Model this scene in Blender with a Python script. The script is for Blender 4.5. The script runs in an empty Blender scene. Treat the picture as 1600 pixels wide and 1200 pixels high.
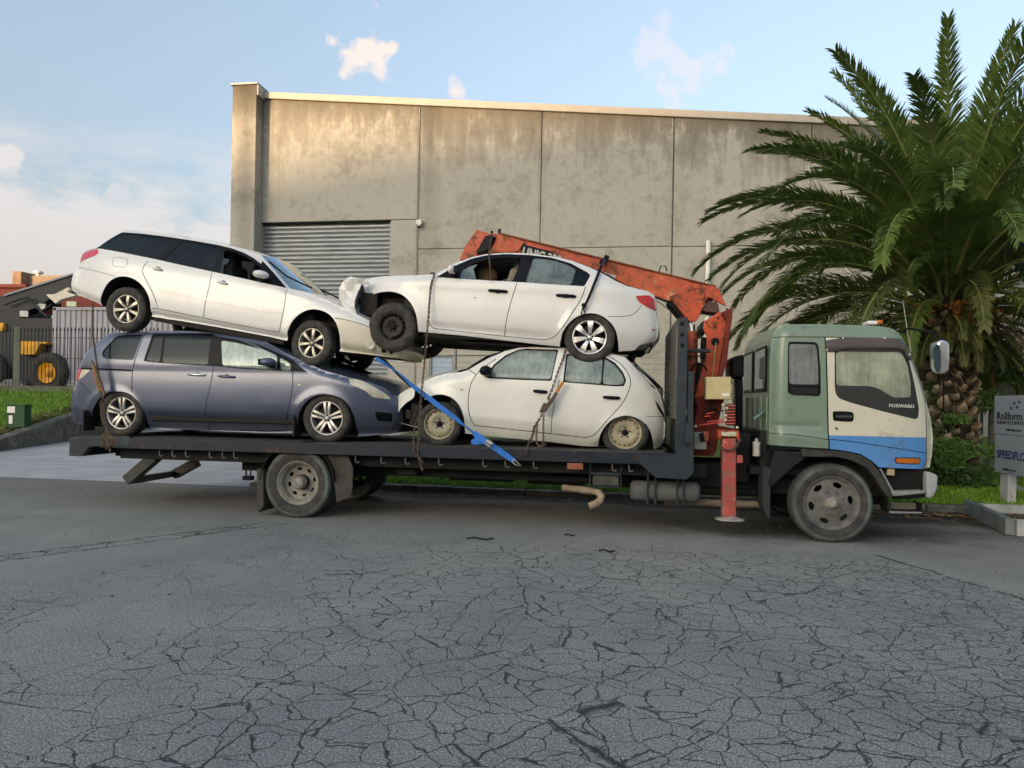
import bpy, bmesh, math, random
import numpy as np
from mathutils import Vector, Matrix
from mathutils.geometry import delaunay_2d_cdt
R = math.radians
random.seed(7); rng = np.random.default_rng(7)
SC = bpy.context.scene
COL = SC.collection

# ------------------------------------------------------------------ camera
# world frame: X runs along the truck, Y away from the viewer, Z up; road at z=0
YAW, ROLL, FPX, HOR, CAMD, CAMH = R(9.0), 0.018, 1109.0, 627.0, 8.6, 1.55
cam_d = bpy.data.cameras.new('camera'); cam = bpy.data.objects.new('camera', cam_d); COL.objects.link(cam)
cam.matrix_world = Matrix.Translation((0, -CAMD, CAMH)) @ Matrix.Rotation(YAW, 4, 'Z') @ Matrix.Rotation(R(90), 4, 'X') @ Matrix.Rotation(ROLL, 4, 'Z')
cam_d.sensor_width = 36.0; cam_d.lens = 36.0*FPX/1600; cam_d.shift_y = (HOR-600)/1600
cam_d.clip_start = 0.1; cam_d.clip_end = 3000
SC.camera = cam

# ------------------------------------------------------------------ light
SUN_AZ, SUN_EL = R(-152), R(3.2)     # azimuth measured from +Y towards +X: behind the viewer, to the left
sun_dir = Vector((math.sin(SUN_AZ)*math.cos(SUN_EL), math.cos(SUN_AZ)*math.cos(SUN_EL), math.sin(SUN_EL)))
world = bpy.data.worlds.new("World"); SC.world = world; world.use_nodes = True
wn, wl = world.node_tree.nodes, world.node_tree.links
wn.clear()
def N(nodes, t, **kw):
    n = nodes.new(t)
    for k, v in kw.items(): setattr(n, k, v)
    return n
sky = N(wn, 'ShaderNodeTexSky'); sky.sky_type = 'NISHITA'; sky.sun_disc = False
sky.sun_elevation = R(6); sky.sun_rotation = SUN_AZ
sky.altitude = 0; sky.air_density = 1.0; sky.dust_density = 8.2; sky.ozone_density = 1.6
bg = N(wn, 'ShaderNodeBackground'); bg.inputs['Strength'].default_value = 0.15
out = N(wn, 'ShaderNodeOutputWorld')
wl.new(bg.outputs[0], out.inputs[0])
tc = N(wn, 'ShaderNodeTexCoord')
def wmath(op, a, b=None, c=None):
    m = N(wn, 'ShaderNodeMath', operation=op)
    for i, v in enumerate((a, b, c)):
        if v is None: continue
        if isinstance(v, (int, float)): m.inputs[i].default_value = v
        else: wl.new(v, m.inputs[i])
    return m.outputs[0]
sep = N(wn, 'ShaderNodeSeparateXYZ'); wl.new(tc.outputs['Generated'], sep.inputs[0])
# thin evening cloud: low banks near the horizon and a few small puffs above
mp = N(wn, 'ShaderNodeMapping'); mp.inputs['Scale'].default_value = (1, 1, 2.6); wl.new(tc.outputs['Generated'], mp.inputs[0])
nz = N(wn, 'ShaderNodeTexNoise'); nz.inputs['Scale'].default_value = 5.5; nz.inputs['Detail'].default_value = 7; nz.inputs['Roughness'].default_value = .6
wl.new(mp.outputs[0], nz.inputs['Vector'])
nz2 = N(wn, 'ShaderNodeTexNoise'); nz2.inputs['Scale'].default_value = 30; nz2.inputs['Detail'].default_value = 6; wl.new(tc.outputs['Generated'], nz2.inputs['Vector'])
elev = sep.outputs['Z']
lowband = wmath('SUBTRACT', 1.0, wmath('MULTIPLY', wmath('ABSOLUTE', wmath('SUBTRACT', elev, 0.17)), 6.5))
low = wmath('MULTIPLY', wmath('SMOOTH_MAX', lowband, 0.0, 0.1), wmath('MULTIPLY', wmath('SUBTRACT', nz.outputs[0], 0.36), 6.0))
low = wmath('MINIMUM', wmath('MAXIMUM', low, 0.0), 0.55)
def pixdir(px, py):
    x = px-800; y = py-HOR
    xr = x*math.cos(ROLL)+y*math.sin(ROLL); yr = -x*math.sin(ROLL)+y*math.cos(ROLL)
    a, b = xr/FPX, -yr/FPX
    return Vector((a*math.cos(YAW)-math.sin(YAW), a*math.sin(YAW)+math.cos(YAW), b)).normalized()
cl = low
for (px, py, rad, amt) in ((572, 82, .034, 1.0), (586, 108, .024, .75), (720, 158, .026, .9), (1030, 78, .040, .38), (1085, 112, .044, .45), (5, 250, .022, .6), (185, 308, .045, .35), (-500, 200, .14, .7), (2100, 150, .15, .6)):
    d = pixdir(px, py)
    vm = N(wn, 'ShaderNodeVectorMath', operation='DISTANCE'); wl.new(tc.outputs['Generated'], vm.inputs[0]); vm.inputs[1].default_value = d
    dd = wmath('DIVIDE', vm.outputs['Value'], rad)
    s = wmath('SUBTRACT', wmath('ADD', 0.72, wmath('MULTIPLY', wmath('SUBTRACT', nz2.outputs[0], 0.5), 3.2)), wmath('MULTIPLY', dd, .78))
    s = wmath('MULTIPLY', wmath('MINIMUM', wmath('MAXIMUM', wmath('MULTIPLY', s, 2.0), 0.0), 1.0), amt)
    cl = wmath('MAXIMUM', cl, s)
cmix = N(wn, 'ShaderNodeMix', data_type='RGBA'); wl.new(cl, cmix.inputs['Factor'])
CLOUD = (1.50, 1.30, 1.20, 1); cmix.inputs['B'].default_value = CLOUD
# soft evening veil: pale haze mixed into the clear sky, more of it low down
hz = wmath('MULTIPLY', wmath('POWER', wmath('SUBTRACT', 1.0, wmath('MINIMUM', wmath('MAXIMUM', elev, 0.0), 1.0)), 5.0), 0.15)
hmix = N(wn, 'ShaderNodeMix', data_type='RGBA'); wl.new(wmath('ADD', hz, 0.0), hmix.inputs['Factor'])
hsv = N(wn, 'ShaderNodeHueSaturation'); hsv.inputs['Saturation'].default_value = .66; wl.new(sky.outputs[0], hsv.inputs['Color'])
wb_ = N(wn, 'ShaderNodeMix', data_type='RGBA', blend_type='MULTIPLY'); wb_.inputs['Factor'].default_value = 1; wl.new(hsv.outputs[0], wb_.inputs['A']); wb_.inputs['B'].default_value = (.94, .985, 1.025, 1); wl.new(wb_.outputs['Result'], hmix.inputs['A']); hmix.inputs['B'].default_value = (1.5, 1.5, 1.5, 1)
wl.new(hmix.outputs['Result'], cmix.inputs['A'])
wl.new(cmix.outputs['Result'], bg.inputs['Color'])

sl = bpy.data.lights.new('sun', 'SUN'); sl.energy = 2.0; sl.angle = R(.9); sl.color = (.80, .52, .28)
so = bpy.data.objects.new('sun', sl); COL.objects.link(so)
so.rotation_euler = sun_dir.to_track_quat('Z', 'Y').to_euler(); so.location = (-20, -40, 30)

SC.view_settings.view_transform = 'Standard'; SC.view_settings.look = 'None'
SC.view_settings.exposure = 2.22; SC.view_settings.gamma = 1; SC.view_settings.use_curve_mapping = False
SC.cycles.max_bounces = 8; SC.cycles.transparent_max_bounces = 16
SC.cycles.sample_clamp_indirect = 6

# ------------------------------------------------------------------ pixel -> place
def P(px, py, v):
    """where the sight line through a point of the photograph meets the vertical plane Y=v (returns X, Z)"""
    x = px-800; y = py-HOR
    xr = x*math.cos(ROLL)+y*math.sin(ROLL); yr = -x*math.sin(ROLL)+y*math.cos(ROLL)
    a, b = xr/FPX, -yr/FPX
    du = a*math.cos(YAW)-math.sin(YAW); dv = a*math.sin(YAW)+math.cos(YAW)
    t = (v+CAMD)/dv
    return du*t, CAMH+b*t
def P3(px, py, v): u, z = P(px, py, v); return Vector((u, v, z))
def T(x0, y0, s, pts): return [(x0+x/s, y0+y/s) for x, y in pts]

# ------------------------------------------------------------------ mesh helpers
class MB:
    def __init__(s): s.v = []; s.f = []; s.m = []; s.sm = []
    def add(s, vs, fs, mi=0, smooth=False):
        o = len(s.v); s.v += [tuple(x) for x in vs]
        for f in fs: s.f.append(tuple(o+i for i in f)); s.m.append(mi); s.sm.append(smooth)
        return s
    def box(s, c, d, rot=None, mi=0):
        c = Vector(c); hx, hy, hz = d[0]/2, d[1]/2, d[2]/2
        vs = [Vector((x, y, z)) for x in (-hx, hx) for y in (-hy, hy) for z in (-hz, hz)]
        if rot is not None: vs = [rot @ q for q in vs]
        return s.add([c+q for q in vs], [(0,1,3,2),(4,6,7,5),(0,4,5,1),(2,3,7,6),(0,2,6,4),(1,5,7,3)], mi)
    def bx(s, x0, x1, y0, y1, z0, z1, mi=0):
        return s.box(((x0+x1)/2, (y0+y1)/2, (z0+z1)/2), (abs(x1-x0), abs(y1-y0), abs(z1-z0)), None, mi)
    def prism(s, poly, y0, y1, mi=0):
        """poly in (x,z), extruded y0..y1"""
        n = len(poly); a = sum(poly[i][0]*poly[(i+1)%n][1]-poly[(i+1)%n][0]*poly[i][1] for i in range(n))
        if a < 0: poly = poly[::-1]
        if y0 > y1: y0, y1 = y1, y0
        vs = [(x, y0, z) for x, z in poly]+[(x, y1, z) for x, z in poly]
        fs = [tuple(range(n)), tuple(range(2*n-1, n-1, -1))]
        fs += [((i+1)%n, i, n+i, n+(i+1)%n) for i in range(n)]
        return s.add(vs, fs, mi)
    def bar(s, a, b, w, h=None, up=(0,0,1), mi=0):
        """rectangular bar from a to b"""
        a, b = Vector(a), Vector(b); h = h or w; d = (b-a); L = d.length; d.normalize()
        up = Vector(up); x = d.cross(up)
        if x.length < 1e-4: x = d.cross(Vector((1, 0, 0)))
        x.normalize(); y = x.cross(d)
        M = Matrix((x, d, y)).transposed()
        return s.box((a+b)/2, (w, L, h), M, mi)
    def tube(s, pts, r, n=8, mi=0, caps=True, smooth=True):
        pts = [Vector(p) for p in pts]; rs = r if isinstance(r, (list, tuple)) else [r]*len(pts)
        vs = []; up = None
        for i, p in enumerate(pts):
            d = (pts[min(i+1, len(pts)-1)]-pts[max(i-1, 0)])
            if d.length < 1e-9: d = Vector((0, 0, 1))
            d.normalize()
            if up is None or abs(up.dot(d)) > .99:
                up = Vector((0, 0, 1)) if abs(d.z) < .9 else Vector((1, 0, 0))
            x = d.cross(up).normalized(); up = x.cross(d).normalized()
            for k in range(n):
                a = 2*math.pi*k/n; vs.append(p+(x*math.cos(a)+up*math.sin(a))*rs[i])
        fs = [(i*n+k, i*n+(k+1)%n, (i+1)*n+(k+1)%n, (i+1)*n+k) for i in range(len(pts)-1) for k in range(n)]
        s.add(vs, fs, mi, smooth)
        if caps: s.add(vs[:n], [tuple(range(n-1, -1, -1))], mi); s.add(vs[-n:], [tuple(range(n))], mi)
        return s
    def lathe(s, prof, c=(0,0,0), n=32, mi=0, smooth=True, axis='Y'):
        """prof: (r, offset along axis)"""
        c = Vector(c); vs = []
        for r, y in prof:
            for k in range(n):
                a = 2*math.pi*k/n
                q = (r*math.cos(a), y, r*math.sin(a)) if axis == 'Y' else ((r*math.cos(a), r*math.sin(a), y) if axis == 'Z' else (y, r*math.cos(a), r*math.sin(a)))
                vs.append(c+Vector(q))
        fs = [(i*n+k, i*n+(k+1)%n, (i+1)*n+(k+1)%n, (i+1)*n+k) for i in range(len(prof)-1) for k in range(n)]
        return s.add(vs, fs, mi, smooth)
    def cyl(s, a, b, r, n=16, mi=0, r2=None):
        return s.tube([a, b], [r, r if r2 is None else r2], n, mi)
    def ball(s, c, r, n=10, mi=0, sc=(1,1,1)):
        c = Vector(c); pr = [(math.sin(math.pi*i/n), -math.cos(math.pi*i/n)) for i in range(n+1)]
        vs = [c+Vector((q[0]*math.cos(2*math.pi*k/n)*r*sc[0], q[0]*math.sin(2*math.pi*k/n)*r*sc[1], q[1]*r*sc[2])) for q in pr for k in range(n)]
        fs = [(i*n+k, i*n+(k+1)%n, (i+1)*n+(k+1)%n, (i+1)*n+k) for i in range(n) for k in range(n)]
        return s.add(vs, fs, mi, True)
BASE = {}      # object name -> world matrix, so that parts can be given in world coordinates
def mkmesh(name, mb, mats, smooth=None):
    me = bpy.data.meshes.new(name); me.from_pydata(mb.v, [], mb.f)
    for m in (mats if isinstance(mats, (list, tuple)) else [mats]): me.materials.append(m)
    me.polygons.foreach_set('material_index', mb.m)
    me.polygons.foreach_set('use_smooth', mb.sm if smooth is None else [smooth]*len(mb.f))
    me.update(); return me
def bevel(o, w=.01, seg=2, ang=40):
    m = o.modifiers.new('bevel', 'BEVEL'); m.width = w; m.segments = seg; m.limit_method = 'ANGLE'; m.angle_limit = R(ang)
    m.harden_normals = False
    return o
def tag(o, label=None, cat=None, group=None, kind=None):
    if label: o['label'] = label
    if cat: o['category'] = cat
    if group: o['group'] = group
    if kind: o['kind'] = kind
    return o
def thing(name, label, cat, M, group=None):
    if not isinstance(M, Matrix): M = Matrix.Translation(M)
    o = bpy.data.objects.new(name, None); COL.objects.link(o); o.matrix_world = M
    o.empty_display_size = .1
    BASE[o] = M.copy(); tag(o, label, cat, group); return o
def part(name, mb, mats, parent, world_co=True, bev=0, smooth=None, label=None, M=None):
    """one mesh object under its thing (or part); vertices given in world coordinates unless world_co is False"""
    if isinstance(mb, MB):
        if world_co:
            inv = BASE[parent].inverted(); mb.v = [tuple(inv @ Vector(q)) for q in mb.v]
        me = mkmesh(name, mb, mats, smooth)
    else: me = mb
    o = bpy.data.objects.new(name, me); COL.objects.link(o); o.parent = parent
    if M is not None: o.matrix_local = M
    BASE[o] = BASE[parent] @ (M if M is not None else Matrix.Identity(4))
    if bev: bevel(o, bev)
    if label: o['label'] = label
    return o
def solo(name, mb, mats, label, cat, bev=0, smooth=None, group=None, kind=None, origin=None):
    """a top-level thing that is one mesh"""
    xs = np.array(mb.v)
    if origin is None: origin = ((xs[:,0].min()+xs[:,0].max())/2, (xs[:,1].min()+xs[:,1].max())/2, xs[:,2].min())
    mb.v = [tuple(q) for q in (xs-np.array(origin))]
    o = bpy.data.objects.new(name, mkmesh(name, mb, mats, smooth)); COL.objects.link(o); o.location = origin
    BASE[o] = Matrix.Translation(origin)
    if bev: bevel(o, bev)
    tag(o, label, cat, group, kind); return o
def structure(name, mb, mats, smooth=None, kind='structure'):
    o = bpy.data.objects.new(name, mkmesh(name, mb, mats, smooth)); COL.objects.link(o); o['kind'] = kind
    BASE[o] = Matrix.Identity(4); return o
def copy_tree(o, parent=None, M=None):
    c = o.copy(); COL.objects.link(c)
    if parent is not None: c.parent = parent
    if M is not None:
        if parent is None: c.matrix_world = M
        else: c.matrix_local = M
    BASE[c] = (BASE[parent] if parent is not None else Matrix.Identity(4)) @ (M if M is not None else o.matrix_local)
    for ch in [x for x in bpy.data.objects if x.parent == o]: copy_tree(ch, c)
    return c
def text_mesh(body, size, bold=0.0, extrude=0.002, xs=1.0):
    cu = bpy.data.curves.new('t', 'FONT'); cu.body = body; cu.size = size; cu.offset = bold; cu.extrude = extrude
    cu.align_x = 'LEFT'; cu.resolution_u = 3
    o = bpy.data.objects.new('t', cu); COL.objects.link(o)
    bpy.context.view_layer.update()
    me = bpy.data.meshes.new_from_object(o.evaluated_get(bpy.context.evaluated_depsgraph_get()))
    bpy.data.objects.remove(o)
    for q in me.vertices: q.co.x *= xs
    return me
def text_part(name, body, size, mat, parent, loc, ang=0, bold=0, xs=1.0, az=0, label=None):
    """lettering standing upright facing -Y at a world place, ang = slope in its plane"""
    me = text_mesh(body, size, bold, .002, xs); me.materials.clear(); me.materials.append(mat)
    M = Matrix.Translation(loc) @ Matrix.Rotation(az, 4, 'Z') @ Matrix.Rotation(R(90), 4, 'X') @ Matrix.Rotation(ang, 4, 'Z')
    return part(name, me, mat, parent, M=BASE[parent].inverted() @ M, label=label)

# ------------------------------------------------------------------ materials
def hexc(r, g, b): return tuple(((c/255)/12.92 if c/255 <= .04045 else ((c/255+.055)/1.055)**2.4) for c in (r, g, b))
class Mat:
    def __init__(s, name):
        s.m = bpy.data.materials.new(name); s.m.use_nodes = True; s.n = s.m.node_tree.nodes; s.l = s.m.node_tree.links
        s.b = s.n['Principled BSDF']; s.out = s.n['Material Output']; s._tc = None
    def put(s, sock, v):
        if isinstance(v, bpy.types.NodeSocket): s.l.new(v, sock)
        elif isinstance(v, (tuple, list)) and len(v) == 3 and sock.type == 'RGBA': sock.default_value = (*v, 1)
        else: sock.default_value = v
    def set(s, **kw):
        for k, v in kw.items(): s.put(s.b.inputs[{'col':'Base Color','rough':'Roughness','metal':'Metallic','coat':'Coat Weight','coatr':'Coat Roughness','spec':'Specular IOR Level','normal':'Normal','alpha':'Alpha','emit':'Emission Color','es':'Emission Strength','sheen':'Sheen Weight','trans':'Transmission Weight','ior':'IOR'}[k]], v)
        return s
    def co(s, which='Object', sc=None, rot=None):
        if s._tc is None: s._tc = s.n.new('ShaderNodeTexCoord')
        o = s._tc.outputs[which]
        if which == 'World':
            pass
        if sc is not None or rot is not None:
            mp = s.n.new('ShaderNodeMapping'); s.l.new(o, mp.inputs[0])
            if sc is not None: mp.inputs['Scale'].default_value = sc
            if rot is not None: mp.inputs['Rotation'].default_value = rot
            o = mp.outputs[0]
        return o
    def wpos(s, sc=None):
        g = s.n.new('ShaderNodeNewGeometry'); o = g.outputs['Position']
        if sc is not None:
            mp = s.n.new('ShaderNodeMapping'); s.l.new(o, mp.inputs[0]); mp.inputs['Scale'].default_value = sc; o = mp.outputs[0]
        return o
    def noise(s, scale, detail=4, rough=.5, vec=None, dist=0, color=False):
        n = s.n.new('ShaderNodeTexNoise'); n.inputs['Scale'].default_value = scale; n.inputs['Detail'].default_value = detail
        n.inputs['Roughness'].default_value = rough; n.inputs['Distortion'].default_value = dist
        s.l.new(vec if vec is not None else s.co(), n.inputs['Vector']); return n.outputs['Color' if color else 0]
    def vor(s, scale, feature='F1', vec=None, rnd=1.0):
        n = s.n.new('ShaderNodeTexVoronoi'); n.feature = feature; n.inputs['Scale'].default_value = scale
        if 'Randomness' in n.inputs: n.inputs['Randomness'].default_value = rnd
        s.l.new(vec if vec is not None else s.co(), n.inputs['Vector']); return n.outputs['Distance']
    def ramp(s, fac, *stops, interp='LINEAR'):
        r = s.n.new('ShaderNodeValToRGB'); e = r.color_ramp.elements; r.color_ramp.interpolation = interp
        while len(e) < len(stops): e.new(.5)
        for i, (p, c) in enumerate(stops):
            e[i].position = p; e[i].color = (*c, 1) if isinstance(c, (tuple, list)) else (c, c, c, 1)
        s.l.new(fac, r.inputs[0]); return r.outputs[0]
    def math(s, op, a, b=None, c=None, clamp=False):
        m = s.n.new('ShaderNodeMath'); m.operation = op; m.use_clamp = clamp
        for i, v in enumerate((a, b, c)):
            if v is not None: s.put(m.inputs[i], v)
        return m.outputs[0]
    def mix(s, fac, a, b, blend='MIX'):
        m = s.n.new('ShaderNodeMix'); m.data_type = 'RGBA'; m.blend_type = blend
        s.put(m.inputs['Factor'], fac); s.put(m.inputs['A'], a); s.put(m.inputs['B'], b); return m.outputs['Result']
    def sepz(s, v=None):
        x = s.n.new('ShaderNodeSeparateXYZ'); s.l.new(v if v is not None else s.co(), x.inputs[0]); return x.outputs
    def bump(s, h, strength=.3, dist=.02, normal=None):
        b = s.n.new('ShaderNodeBump'); b.inputs['Strength'].default_value = strength; b.inputs['Distance'].default_value = dist
        s.l.new(h, b.inputs['Height'])
        if normal is not None: s.l.new(normal, b.inputs['Normal'])
        return b.outputs[0]
MATS = {}
def simple(name, col, rough=.6, metal=0, var=.15, scale=8, bumpy=0, coat=0, spec=.3):
    """a plain painted/raw surface with mottling"""
    if name in MATS: return MATS[name]
    M = Mat(name); n = M.noise(scale, 5, .6)
    c = M.mix(M.ramp(n, (.3, 0), (.7, 1)), tuple(x*(1-var) for x in col), tuple(min(1, x*(1+var)) for x in col))
    M.set(col=c, rough=M.math('ADD', M.math('MULTIPLY', n, .15), rough-.07), metal=metal, coat=coat, spec=spec)
    if bumpy: M.set(normal=M.bump(M.noise(scale*6, 4), bumpy, .01))
    MATS[name] = M.m; return M.m
def carpaint(name, col, grime=(.16, .15, .10), amt=.35, metal=0, rough=.32, streak=1.0, chips=0):
    M = Mat(name)
    n1 = M.noise(2.2, 6, .62); n2 = M.noise(14, 5, .6)
    st = M.noise(5, 4, .6, vec=M.co(sc=(6, 6, .7)))
    z = M.sepz()[2]
    lowm = M.math('SUBTRACT', 1.0, M.math('MULTIPLY', z, 1.9), clamp=True)        # road film lies on the lower panels
    d = M.math('MULTIPLY', M.math('ADD', M.math('MULTIPLY', M.ramp(n1, (.42, 0), (.75, 1)), .35), M.math('MULTIPLY', lowm, M.ramp(n2, (.25, .35), (.7, 1)))), amt)
    d = M.math('ADD', d, M.math('MULTIPLY', M.ramp(st, (.52, 0), (.75, 1)), .10*amt*streak), clamp=True)
    sp = M.ramp(M.noise(60, 2, .5), (.68, 0), (.74, 1))
    d = M.math('ADD', d, M.math('MULTIPLY', sp, .12*amt), clamp=True)
    cc = M.mix(d, col, grime)
    if chips:
        ch = M.math('MULTIPLY', M.noise(9, 7, .75), M.math('ADD', .6, M.math('MULTIPLY', M.noise(1.3, 2), .8)))
        cc = M.mix(M.ramp(ch, (.615, 0), (.64, chips)), cc, (.10, .055, .03)); cc = M.mix(M.math('MULTIPLY', M.ramp(M.noise(3.0, 5, .65, vec=M.co(sc=(5, 5, .45))), (.50, 0), (.72, 1)), .45*chips), cc, grime)
    M.set(col=cc, metal=metal, rough=M.math('ADD', rough, M.math('MULTIPLY', d, .5)), coat=.5, coatr=M.math('ADD', .08, M.math('MULTIPLY', n1, .16)))
    M.set(normal=M.bump(M.noise(3, 2), .04, .05))
    MATS[name] = M.m; return M.m
def rusty(name, col, rust=(.16, .055, .02), amt=.5, scale=5, pale=None, rough=.6):
    M = Mat(name)
    n = M.noise(scale, 8, .68); n2 = M.noise(scale*4, 6, .65); n3 = M.noise(scale*.6, 3)
    base = M.mix(M.ramp(n3, (.3, 0), (.7, 1)), tuple(c*.72 for c in col), tuple(min(1, c*1.12) for c in col))
    if pale is not None:
        base = M.mix(M.ramp(M.math('MULTIPLY', n2, M.math('ADD', n3, .5)), (.60, 0), (.64, 1)), base, pale)
    f = M.ramp(M.math('ADD', M.math('MULTIPLY', n, .7), M.math('MULTIPLY', n2, .3)), (.62-.22*amt, 0), (.70-.2*amt, 1))
    c = M.mix(f, base, M.mix(n2, tuple(x*.6 for x in rust), tuple(min(1, x*1.5) for x in rust)))
    c = M.mix(M.ramp(M.noise(scale*1.7, 5, .7), (.6, 0), (.8, .55)), c, (.02, .018, .016))
    M.set(col=c, rough=M.math('ADD', rough-.1, M.math('MULTIPLY', f, .3)), normal=M.bump(n2, .25, .01), spec=.3)
    MATS[name] = M.m; return M.m
def glassy(name, tint, haze_col, haze=.2, rough=.03, film=1.0):
    M = Mat(name); n = M.n; l = M.l; n.remove(M.b)
    tr = n.new('ShaderNodeBsdfTransparent'); tr.inputs[0].default_value = (*tint, 1)
    df = n.new('ShaderNodeBsdfDiffuse')
    ns = M.noise(3.5, 5, .6); st = M.noise(4, 4, .6, vec=M.co(sc=(7, 7, .5)))
    l.new(M.mix(M.ramp(ns, (.35, 0), (.65, 1)), tuple(c*.72 for c in haze_col), haze_col), df.inputs[0])
    m1 = n.new('ShaderNodeMixShader'); l.new(M.math('MULTIPLY', M.math('ADD', M.math('MULTIPLY', ns, .5), M.math('MULTIPLY', st, .5)), haze*2, clamp=True), m1.inputs[0])
    l.new(tr.outputs[0], m1.inputs[1]); l.new(df.outputs[0], m1.inputs[2])
    gl = n.new('ShaderNodeBsdfGlossy'); gl.inputs['Roughness'].default_value = rough; gl.inputs['Color'].default_value = (.80, .92, 1.0, 1)
    fr = n.new('ShaderNodeFresnel'); fr.inputs[0].default_value = 1.52
    m2 = n.new('ShaderNodeMixShader'); l.new(M.math('MULTIPLY', fr.outputs[0], film*1.6, clamp=True), m2.inputs[0])
    l.new(m1.outputs[0], m2.inputs[1]); l.new(gl.outputs[0], m2.inputs[2]); l.new(m2.outputs[0], M.out.inputs[0])
    MATS[name] = M.m; return M.m

BLACK = simple('black_trim', (.007, .008, .011), .42, scale=20, spec=.12)
DARK = simple('dark_cavity', (.008, .008, .008), .9)
UNDER = simple('underbody', (.022, .02, .018), .85, scale=14, bumpy=.4)
def rubber():
    M = Mat('rubber'); n = M.noise(9, 6, .65); n2 = M.noise(40, 3)
    M.set(col=M.mix(M.ramp(n, (.38, 0), (.72, 1)), (.018, .018, .019), (.075, .07, .058)), rough=.82, normal=M.bump(n2, .15, .004)); return M.m
RUB = rubber()
def rubber2():
    M = Mat('truck_rubber'); n = M.noise(7, 6, .65); 
    r = M.n.new('ShaderNodeVectorMath'); r.operation = 'LENGTH'; M.l.new(M.co(sc=(1, 0, 1)), r.inputs[0])
    ring = M.ramp(M.math('ADD', r.outputs['Value'], M.math('MULTIPLY', n, .03)), (.395, 0), (.415, 1), (.43, 1), (.447, .25))
    M.set(col=M.mix(M.math('MULTIPLY', ring, M.ramp(M.noise(3), (.35, .15), (.65, 1))), M.mix(M.ramp(n, (.38, 0), (.72, 1)), (.022, .022, .023), (.07, .066, .06)), (.12, .15, .14)), rough=.85, normal=M.bump(M.noise(60, 3), .2, .004)); return M.m
RUB2 = rubber2()
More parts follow.
